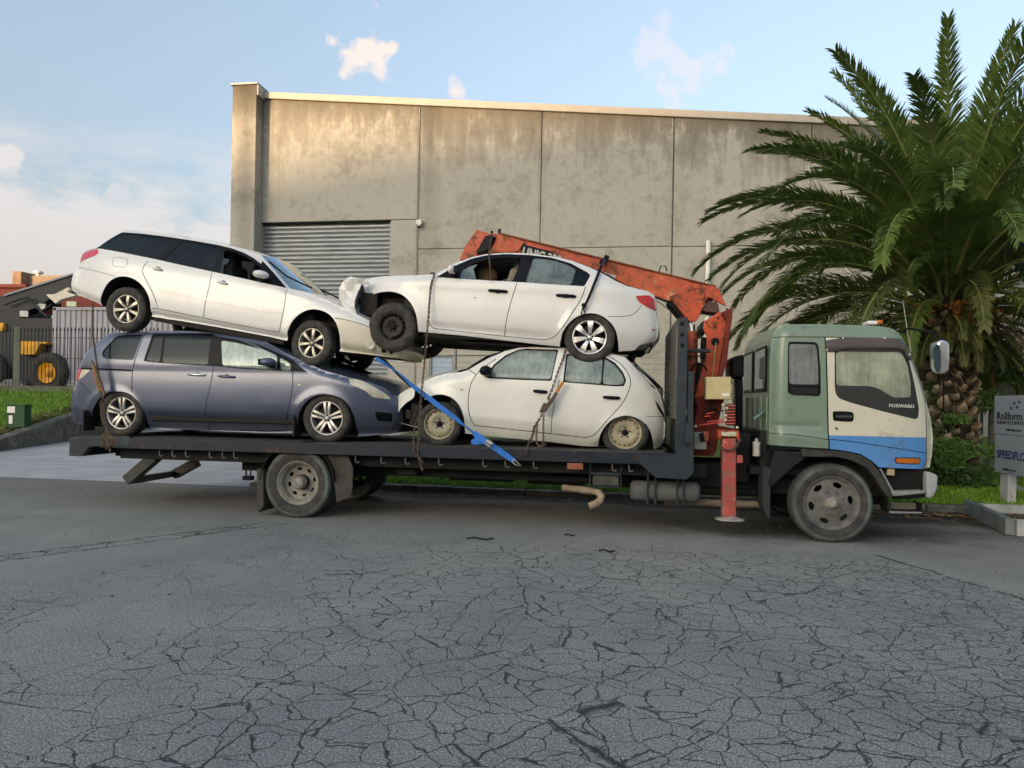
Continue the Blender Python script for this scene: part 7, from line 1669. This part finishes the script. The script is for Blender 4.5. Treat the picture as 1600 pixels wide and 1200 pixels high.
def frond(az, e0, L_, bend, mat, rmat, base_r, z0, twist=0, dens_=1.0, droop=.25, ragged=0):
    n = 26; pts = []; p = Vector((base_r, 0, 0)); e = e0; step = L_/n; tans = []
    for i in range(n+1):
        s = i/n; a = e-bend*s**1.35; t = Vector((math.cos(a), 0, math.sin(a))); pts.append(p.copy()); tans.append(t); p = p+t*step
    mb = MB(); mb.tube([q for q in pts], [max(.004, .034*(1-i/n)**.8+.004) for i in range(n+1)], 5, 1)
    nl = int(215*L_/5*dens_); B = Vector((0, 1, 0)); vs, fs = [], []
    for k in range(nl):
        s = .10+.89*(k+random.random()*.5)/nl; x = s*n; i = min(n-1, int(x)); f_ = x-i
        q = pts[i].lerp(pts[i+1], f_); t = tans[i].lerp(tans[i+1], f_).normalized(); nn = B.cross(t)*-1
        if nn.z < 0 and abs(t.z) < .9: nn = -nn
        ll = .56*min(1, .55+1.6*s)*(1-.62*max(0, s-.55)/.45)*(L_/5)**.6*random.uniform(.88, 1.1)
        if s < .2: ll *= .35+3.2*(s-.1)
        phi = R(60-30*s)+random.gauss(0, .09); gam = R(26)+random.gauss(0, .20)+twist
        for sd in (-1, 1):
            if ragged and random.random() < ragged: continue
            g_ = gam+random.uniform(-.1, .1)-ragged*random.uniform(0, 1.8)
            d = t*math.cos(phi)+(B*sd*math.cos(g_)+nn*math.sin(g_))*math.sin(phi)
            w_ = t.cross(d).normalized().cross(d).normalized()*.5 if False else d.cross(nn).normalized()
            m_ = q+d*ll*.55; e_ = q+d*ll+Vector((0, 0, -ll*(droop+ragged)*random.uniform(.3, 1)))
            o_ = len(vs); wd = .013+.003*random.random()
            vs += [q-w_*wd*.5, q+w_*wd*.5, m_+w_*wd+Vector((0, 0, -.01)), m_-w_*wd, e_]; fs += [(o_, o_+1, o_+2, o_+3), (o_+3, o_+2, o_+4)]
    mb.add(vs, fs, 0)
    M = Matrix.Translation((0, 0, z0)) @ Matrix.Rotation(az, 4, 'Z')
    part('frond', mb, [mat, rmat], palm, world_co=False, M=M)
random.seed(11)
heart = 3.55
for k in range(60):     # upper crown
    f_ = k/59; az = 2.39996*k+random.uniform(-.25, .25); e0 = R(84-44*f_+random.uniform(-4, 4)); 
    frond(az, e0, random.uniform(4.4, 5.0)*(.94 if f_ < .3 else 1), R(34+74*f_+random.uniform(-8, 12)), LEAF if k % 6 else LEAFY, RACH, .10+.15*f_, heart-.1*f_, droop=.18)
for k in range(44):     # middle: reaching out and arching down
    f_ = k/43; az = 2.39996*k+1.0+random.uniform(-.15, .15); e0 = R(56-46*f_+random.uniform(-5, 5))
    frond(az, e0, random.uniform(4.2, 5.0)*(.62 if f_ > .35 and math.cos(az+1.6) > .8 else 1), R(98+20*f_+random.uniform(-8, 8)), LEAF if k % 5 else LEAFO, RACH, .28+.1*f_, heart-.25-.25*f_)
for k in range(58):     # old drooping skirt
    f_ = k/57; az = 2.39996*k+.4+random.uniform(-.2, .2); e0 = R(14-52*f_+random.uniform(-8, 8)); dead = k % 4 == 3 and f_ > .3; toward = math.cos(az+1.75) > .5
    frond(az, e0, random.uniform(2.3, 3.6)*(1-.45*f_)*(.48 if toward else 1), R(66-14*f_+random.uniform(-12, 12)), LEAFD if dead else LEAFO, RACHD if dead else RACH, .40, heart-.5-.35*f_, ragged=.35 if dead else .12, dens_=.9)
# short young leaves curling towards the viewer
for az, e0, L_, bd in ((-2.3, 48, 1.3, 120), (-1.55, 40, 1.3, 110), (-2.75, 38, 1.3, 105)):
    frond(az, R(e0), L_, R(bd), LEAFY, RACH, .3, heart-.2, dens_=2.2)
# trunk core and frond stubs
TRK = simple('palm_trunk_fibre', (.018, .013, .009), .95, scale=8, var=.5, bumpy=.6)
mb = MB(); mb.lathe([(.50, -.1), (.47, .3), (.45, 1.4), (.44, 2.4), (.42, 3.1), (.30, 3.6), (.0, 3.9)], n=24, axis='Z'); part('trunk', mb, TRK, palm, world_co=False)
STB = Mat('frond_stub'); oi = STB.n.new('ShaderNodeObjectInfo'); n_ = STB.noise(5, 5, .7); c = STB.mix(STB.ramp(n_, (.35, 0), (.65, 1)), (.04, .028, .017), (.17, .122, .075)); c = STB.mix(STB.math('MULTIPLY', oi.outputs['Random'], .6), c, (.05, .045, .03))
z_ = STB.sepz()[0]; c = STB.mix(STB.ramp(z_, (.10, 0), (.17, .75)), c, (.40, .315, .215)); STB.set(col=c, rough=.92, normal=STB.bump(STB.noise(16, 5, .7), .6, .02))
mb = MB()
mb.add([(-.06, -.11, -.10), (-.06, .11, -.10), (-.06, .13, .05), (-.06, -.13, .05), (.12, -.095, -.01), (.12, .095, .01), (.17, .045, .075), (.18, -.055, .07), (.09, 0, -.085), (.13, .01, .15), (-.06, 0, .12)], [(0, 8, 4, 3), (8, 1, 5), (8, 5, 4), (1, 2, 5), (2, 6, 5), (3, 4, 7), (4, 5, 6, 7), (7, 6, 9), (2, 10, 9, 6), (10, 3, 7, 9)])
st_me = mkmesh('frond_stub', mb, STB.m, False)
k = 0; z = .25
while z < 3.0:
    a = k*2.39996; r_ = .45-.03*(z/3); s_ = random.uniform(.6, 1.1)
    M = Matrix.Translation((r_*math.cos(a), r_*math.sin(a), z)) @ Matrix.Rotation(a, 4, 'Z') @ Matrix.Rotation(R(random.uniform(-24, 14)), 4, 'Y') @ Matrix.Rotation(R(random.uniform(-24, 24)), 4, 'X') @ Matrix.Diagonal((s_, s_, s_*random.uniform(.8, 1.1), 1))
    part('frond_stub', st_me, None, palm, M=M); k += 1; z += .0180
# ragged fibre and old leaf-base strips between the stubs
mb = MB()
for k in range(520):
    a = random.uniform(0, 6.283); z = random.uniform(.1, 3.1); d = Vector((math.cos(a), math.sin(a), 0)); p = d*.46+Vector((0, 0, z)); t_ = Vector((-d.y, d.x, 0))
    e_ = p+d*random.uniform(.08, .24)+t_*random.gauss(0, .07)+Vector((0, 0, random.gauss(-.06, .12))); w_ = t_*random.uniform(.004, .018)
    mb.add([p-w_, p+w_, e_+w_*.3, e_-w_*.3], [(0, 1, 2, 3)])
tag(part('trunk_fibre', mb, LEAFD, palm, world_co=False), kind='stuff')
# orange fruit stalks
FRT = simple('palm_fruit', (.42, .16, .03), .6, scale=30, var=.4)
for az, zz in ((-1.75, 3.0), (-1.35, 2.85), (-2.3, 3.05), (-.9, 2.9)):
    mb = MB(); d = Vector((math.cos(az), math.sin(az), 0)); p0 = d*.45+Vector((0, 0, zz)); p1 = d*1.0+Vector((0, 0, zz+.12))
    mb.tube([p0, p0.lerp(p1, .6)+Vector((0, 0, .1)), p1], .016, 6)
    for j in range(60):
        e_ = p1+Vector((random.gauss(0, .12), random.gauss(0, .12), -abs(random.gauss(.05, .14)))); mb.tube([p1, e_], .003, 3, caps=False); mb.ball(e_, .014, 4)
    part('fruit_stalk', mb, FRT, palm, world_co=False)
# weeds and creepers at the foot and up the trunk
WEED = leafmat('weed_leaf', (.06, .13, .02), (.10, .20, .04)); WEED2 = leafmat('weed_leaf_dark', (.025, .06, .015), (.045, .09, .02))
def weed(name, label, c, r, h, n, mat, ll=.09, lw=.035, long_=False):
    mb = MB(); 
    for k in range(n):
        a = random.uniform(0, 6.283); rr_ = r*math.sqrt(random.random()); z = h*random.random()**1.2; p = Vector((rr_*math.cos(a), rr_*math.sin(a)*.6, z)); 
        d = Vector((random.gauss(0, 1), random.gauss(-.4, 1), random.gauss(.35 if not long_ else .9, .5))).normalized(); L_ = ll*random.uniform(.5, 1.3)*(1.8 if long_ else 1)
        w_ = d.cross(Vector((random.gauss(0, 1), random.gauss(0, 1), .3))).normalized()*lw*(.35 if long_ else .5)*random.uniform(.7, 1.2)
        mb.add([p, p+d*L_*.45+w_, p+d*L_+Vector((0, 0, -L_*.2)), p+d*L_*.45-w_], [(0, 1, 2, 3)])
        if k % 7 == 0: mb.tube([Vector((p.x*.4, p.y*.4, 0)), Vector((p.x*.8, p.y*.8, z*.6)), p], .003, 3, 0, caps=False)
    mb.v = [tuple(Vector(q)+Vector(c)) for q in mb.v]
    return solo(name, mb, mat, label, 'plant', origin=c)
pf = lambda px, py, v: P3(px, py, v)
weed('weed_clump', 'leafy green weeds massed at the foot of the palm, beside the truck bumper', pf(1495, 764, 4.75), .58, .42, 900, WEED2, .10, .04)
weed('weed_clump', 'grassy weed tuft sprouting low on the palm trunk behind the bumper', pf(1486, 735, 4.72), .30, .50, 420, WEED, .10, .03, True)
weed('weed_clump', 'bright leafy weed growing half way up the palm trunk', pf(1493, 662, 4.85), .22, .16, 260, WEED, .07, .05)
weed('weed_clump', 'dark leafy weed in the middle of the palm trunk', pf(1506, 714, 4.83), .24, .22, 300, WEED, .08, .045)
weed('weed_clump', 'small weed near the trunk foot right beside the sign board', pf(1552, 716, 5.0), .16, .25, 200, WEED, .07, .045)
weed('weed_clump', 'dark creeper filling the gap between the cab and the palm trunk', pf(1464, 745, 5.0), .28, 1.0, 380, WEED2, .10, .045)
weed('weed_clump', 'dark creeper high on the left flank of the palm trunk behind the mirror', pf(1462, 640, 5.1), .2, .5, 180, WEED2, .10, .045)
weed('weed_clump', 'leafy weed on the right flank of the palm trunk above the sign corner', pf(1548, 640, 4.95), .20, .35, 260, WEED2, .08, .04)
weed('shrub', 'leafy young shrub behind the palm trunk at far right', pf(1566, 600, 6.8), .40, 1.1, 700, WEED, .10, .06)
# low weeds in the verge seen under the truck
for j, (px, py) in enumerate(((1040, 792), (1165, 793), (1400, 790))):
    weed('weed_clump', ['low green weed in the verge seen between air tank and outrigger', 'low green weed in the verge just right of the outrigger', 'low green weed beside the front wheel of the truck'][j], pf(px, py-4, KY+.3), .22, .16, 220, WEED, .06, .04)
# ================================================================== the sign at the right edge
SG = thing('sign_board', 'grey two-panel business sign on a steel base frame at the right edge of the road', 'sign', (5.9, 2.9, .1))
GRY = simple('sign_grey', (.25, .285, .33), .5, scale=2, var=.06); STW = rusty('pale_frame_steel', (.42, .43, .42), rust=(.2, .13, .08), amt=.12, scale=6, rough=.55); STG = rusty('weathered_galvanised', (.17, .20, .20), rust=(.1, .08, .06), amt=.15, scale=6)
bu = P(1554, 620, 3.55)[0]; zt2, zm2, zb2 = P(1554, 618.5, 3.55)[1], P(1557, 678, 3.55)[1], P(1561, 737, 3.55)[1]
yl, yr = 3.55, 1.75
lean = 0
mb = MB(); mb.bx(bu, bu+.03, yr, yl, zm2+.006, zt2); part('sign_panel', mb, GRY, SG, bev=.004)
mb = MB(); mb.bx(bu+.004, bu+.034, yr, yl-.03, zb2, zm2-.006); part('sign_panel', mb, GRY, SG, bev=.004)
def stext(name, body, size, mat, y, z, bold=0, xs=1): text_part(name, body, size, mat, SG, Vector((bu-.003, y, z)), 0, bold, xs, az=R(-90))
INK = simple('ink_black', (.012, .012, .014), .6); INKB = simple('ink_navy', (.03, .035, .14), .6)
stext('lettering', 'Rollform', .165, INK, yl-.08, P(1557, 655, 3.5)[1], .0015, 1.22); stext('lettering', 'SERVICES LIMITED', .075, INK, yl-.08, P(1557, 661.5, 3.5)[1]-.005, 0, 1.4)
stext('lettering', 'SPEEDFLOOR', .17, INKB, yl-.1, P(1560, 714, 3.5)[1], .003, 1.05); stext('lettering', 'rollforming experts', .055, INK, yl-.35, P(1557, 671, 3.4)[1]-.01, 0, 1); stext('lettering', 'speedfloor.co.nz', .055, INK, yl-.28, P(1570, 733, 3.4)[1], 0, 1)
for dy, dz in ((.52, .13), (.66, .145), (.44, .055), (.60, .07)):
    mb = MB(); z = P(1557, 643, 3.5)[1]+dz; mb.add([(bu-.0015, yl-dy, z), (bu-.0015, yl-dy-.05, z+.03), (bu-.0015, yl-dy-.10, z), (bu-.0015, yl-dy-.05, z-.03)], [(0, 1, 2, 3)]); part('logo_mark', mb, INKB, SG)
mb = MB(); mb.bx(bu+.04, bu+.07, 3.20, 3.42, -.0, zb2-.004); mb.bx(bu+.071, bu+.16, 3.40, 3.42, .05, zb2-.004); mb.bx(bu+.071, bu+.16, 3.20, 3.215, .05, zb2-.004); part('sign_leg', mb, STW, SG, bev=.004)
mb = MB(); mb.bx(bu+.035, bu+.065, 1.9, 2.1, .0, zb2-.004); part('sign_leg', mb, STW, SG, bev=.004)
mb = MB(); mb.bar((bu+.1, 3.3, .42), (bu+.9, 2.6, .10), .05, .05); part('sign_brace', mb, STG, SG)
A_, B_ = Vector((5.05, 2.85, .11)), Vector((4.72, 1.0, .11)); 
mb = MB(); mb.bar(A_, B_, .10, .20); part('base_beam', mb, STG, SG, bev=.005)
dr_ = Vector((2.2, -.15, 0)); mb = MB(); mb.bar(B_+Vector((.06, 0, 0)), B_+dr_, .10, .20); part('base_beam', mb, STW, SG, bev=.005)
mb = MB(); mb.bar(A_+Vector((.06, -.05, 0)), A_+dr_+Vector((.3, 0, 0)), .10, .12); part('base_beam', mb, STW, SG, bev=.005)
mb = MB(); mb.bar(A_+dr_*.45+Vector((0, -.1, 0)), B_+dr_*.55+Vector((0, .1, 0)), .08, .10); part('base_beam', mb, STG, SG, bev=.005)
# ================================================================== lashings
def lash(name, label, cat, pts, link=.036, wire=.006, M=None):
    mb = chain_mb([P3(*p) for p in pts], link, wire); return solo(name, mb, M or CHN, label, cat)
lash('lashing_chain', 'rusty chain hanging from the saloon bonnet down to the deck past the hatchback wing', 'chain', [(672, 428, .62), (676, 426, .48), (679, 428, .38), (673, 450, .35), (669, 500, .30), (664, 560, .22), (658, 620, .12), (655, 680, -.02), (653, 712, -.09), (660, 735, -.10)])
lash('lashing_chain', 'slack second chain beside the hatchback front wheel with a rusty knot at the deck edge', 'chain', [(660, 635, .1), (648, 665, .02), (646, 690, -.04), (648, 708, -.09), (656, 716, -.1), (660, 722, -.1)], .03, .005)
lash('lashing_chain', 'short rusty chain hanging from the crane boom across the open saloon window', 'chain', [(768, 366, .84), (764, 396, .55), (766, 420, .37), (767, 438, .36)], .03, .0045)
lash('lashing_chain', 'long chain from the hatchback roof down to the load binder with orange handle', 'chain', [(884, 545, .50), (880, 560, .42), (872, 580, .34), (864, 604, .30), (857, 622, .26)])
# load binder
lb_ = thing('load_binder', 'rusty lever load binder with orange handle on the hatchback door', 'load binder', P3(850, 640, .24))
mb = MB(); mb.bar(P3(870, 613, .26), P3(862, 626, .25), .045, .04); mb.bar(P3(863, 624, .25), P3(849, 643, .22), .08, .05); mb.bar(P3(852, 630, .24), P3(845, 645, .22), .06, .04); part('lever', mb, CHN, lb_, bev=.008)
mb = MB(); mb.bar(P3(880, 596, .26), P3(869, 614, .26), .05, .035); part('handle', mb, rusty('orange_handle', (.55, .20, .03), amt=.4, scale=20), lb_, bev=.01)
for pts in ([(848, 644, .2), (843, 655, .18), (838, 662, .16), (834, 675, .10), (828, 688, .02), (824, 700, -.09), (822, 712, -.09)], [(850, 644, .2), (849, 660, .15), (849, 690, .02), (846, 698, -.04)], [(840, 660, .16), (838, 680, .08), (839, 694, 0), (846, 700, -.03), (852, 694, 0)], [(842, 656, .17), (834, 668, .12), (831, 690, 0)]):
    part('chain_tail', chain_mb([P3(*p) for p in pts], .034, .0055), CHN, lb_)
# black strap over the saloon rear
def ribbon(pts, ws, th_=.004):
    """flat webbing: pts in space, ws = [(width, twist)]"""
    mb = MB(); Q = [Vector(p) for p in pts]; vs = []
    for i, p in enumerate(Q):
        d = (Q[min(i+1, len(Q)-1)]-Q[max(0, i-1)]).normalized(); x = d.cross(Vector((0, 1, 0))).normalized(); y = d.cross(x); w, tw = ws[i]
        q = x*math.cos(tw)+y*math.sin(tw); nn = d.cross(q)
        for sx, sn in ((-1, -1), (1, -1), (1, 1), (-1, 1)): vs.append(p+q*sx*w/2+nn*sn*th_/2)
    n = len(Q); mb.add(vs, [(4*i+j, 4*i+(j+1) % 4, 4*i+4+(j+1) % 4, 4*i+4+j) for i in range(n-1) for j in range(4)]+[(3, 2, 1, 0), (4*n-4, 4*n-3, 4*n-2, 4*n-1)]); return mb
bs_ = thing('tie_strap', 'thin black strap from crane boom down over the saloon rear wing to wheel arch', 'strap', P3(910, 495, .4))
part('webbing', ribbon([P3(946, 404, .80), P3(940, 415, .52), P3(930, 440, .37), P3(920, 465, .33), P3(912, 482, .32)], [(.035, 0)]*5), BLACK, bs_)
mb = MB(); mb.ball(P3(912, 477, .34), .03, 6); mb.tube([P3(911, 480, .34), P3(908, 490, .35), P3(911, 497, .37), P3(914, 492, .37)], .009, 5); mb.tube([P3(911, 480, .34), P3(914, 490, .35)], .008, 5); part('hook', mb, BLACK, bs_)
part('boom_loop', ribbon([P3(949, 400, .90), P3(944, 408, .84), P3(938, 412, .80)], [(.06, 0)]*3, .02), BLACK, bs_)
# blue ratchet strap
BLU = Mat('blue_webbing'); n_ = BLU.noise(20, 4, .6); BLU.set(col=BLU.mix(n_, (.015, .10, .42), (.03, .20, .62)), rough=.75); BLU = BLU.m
rs = thing('ratchet_strap', 'blue ratchet strap running diagonally across the hatchback wheel to the deck edge', 'strap', P3(760, 690, -.1))
part('webbing', ribbon([P3(588, 560, .42), P3(606, 571, .33), P3(622, 582, .28), P3(645, 603, .22), P3(670, 622, .16), P3(700, 645, .12), P3(716, 657, .11), P3(728, 667, .10), P3(742, 678, .02)], [(.06, .3), (.05, .9), (.045, 1.0), (.06, .45), (.065, .15), (.065, .1), (.055, .3), (.03, .9), (.045, .6)]), BLU, rs)
part('webbing', ribbon([P3(741, 677, .0), P3(752, 685, -.06), P3(762, 692, -.09), P3(780, 704, -.10), P3(797, 716, -.105), P3(804, 721, -.105)], [(.08, .2), (.075, .1), (.075, 0), (.07, 0), (.07, 0), (.055, 0)]), BLU, rs)
mb = MB(); mb.v = []; 
for k in range(4): mb.tube([P3(738, 690+k, -.02), P3(743, 687+2*k, -.05), P3(750, 690+k, -.06), P3(756, 688+k, -.05)], .022, 6)
part('strap_bundle', mb, BLU, rs)
mb = MB(); mb.bar(P3(761, 688, -.12), P3(770, 694, -.12), .075, .03); mb.bar(P3(759, 692, -.14), P3(767, 699, -.14), .05, .012); mb.cyl(P3(765, 688, -.13), P3(763, 698, -.13), .012, 8); part('ratchet', mb, simple('ratchet_zinc', (.45, .42, .36), .4, metal=.7, var=.4, scale=40), rs, bev=.004)
mb = MB(); mb.tube([P3(803, 717, -.11), P3(810, 724, -.11), P3(815, 728, -.11), P3(807, 727, -.11), P3(800, 722, -.11), P3(803, 717, -.11)], .006, 5, caps=False); part('hook', mb, simple('hook_zinc', (.5, .47, .42), .4, metal=.6), rs)
mb = ribbon([P3(596, 560, .5), P3(610, 572, .45), P3(625, 588, .42), P3(643, 604, .40)], [(.04, .3)]*4); solo('black_strap', mb, BLACK, 'short black strap end hanging below the estate car bumper', 'strap')
# knotted chain and rope on the left, over the people carrier
lr = thing('chain_binder', 'rusty chain and frayed binder hanging from the estate car over the people carrier tail', 'load binder', P3(160, 600, .26))
part('chain', chain_mb([P3(x, y, v) for x, y, v in ((145, 474, .42), (145, 520, .32), (148, 545, .28), (152, 572, .24), (156, 600, .24), (162, 625, .24), (166, 650, .2), (169, 675, .08), (170, 695, -.08), (172, 704, -.1))], .036, .0065), CHN, lr)
FRY = rusty('frayed_binder', (.20, .15, .09), rust=(.30, .10, .02), amt=.5, scale=26, rough=.9)
mb = MB(); mb.tube([P3(143, 563, .22), P3(149, 580, .22), P3(154, 598, .21), P3(159, 612, .21)], [.012, .035, .045, .04], 8); mb.tube([P3(150, 585, .2), P3(158, 602, .2), P3(163, 618, .2)], .02, 6); part('binder_body', mb, FRY, lr, bev=.004)
part('chain', chain_mb([P3(x, y, v) for x, y, v in ((163, 618, .2), (157, 630, .18), (160, 655, .12), (166, 668, .05), (175, 690, -.08))], .034, .006), CHN, lr)
mb = MB()
for k in range(26): 
    A_ = P3(168+random.uniform(-3, 3), 672+random.uniform(-4, 8), .0); mb.tube([A_, A_+Vector((random.uniform(-.02, .10), -.05, -.08)), A_+Vector((random.uniform(-.04, .22), -.08-random.random()*.03, random.uniform(-.22, -.10)))], .0035, 3, caps=False)
tag(part('frayed_rope', mb, FRY, lr), kind='stuff')
# small litter on the road
for j, (px, py, L_, a) in enumerate(((750, 844, .30, .1), (890, 838, .12, 0), (948, 863, .16, .05))):
    u, v = None, None
    for vv in np.arange(-4, 3, .01):
        q = P(px, py, vv)
        if q[1] <= 0: u, v = q[0], vv; break
    mb = MB(); mb.tube([(u-L_/2, v, .012), (u-L_*.2, v+.03, .022), (u+L_*.2, v-.02, .014), (u+L_/2, v+.03*a*10, .02)], .008, 5)
    solo('rubber_scrap', mb, BLACK, ['curled black rubber scrap on the road below the hatchback', 'short black rubber scrap on the road right of the exhaust outlet', 'straight black rubber scrap lying nearest the viewer on the road'][j], 'debris')
bpy.context.view_layer.update()
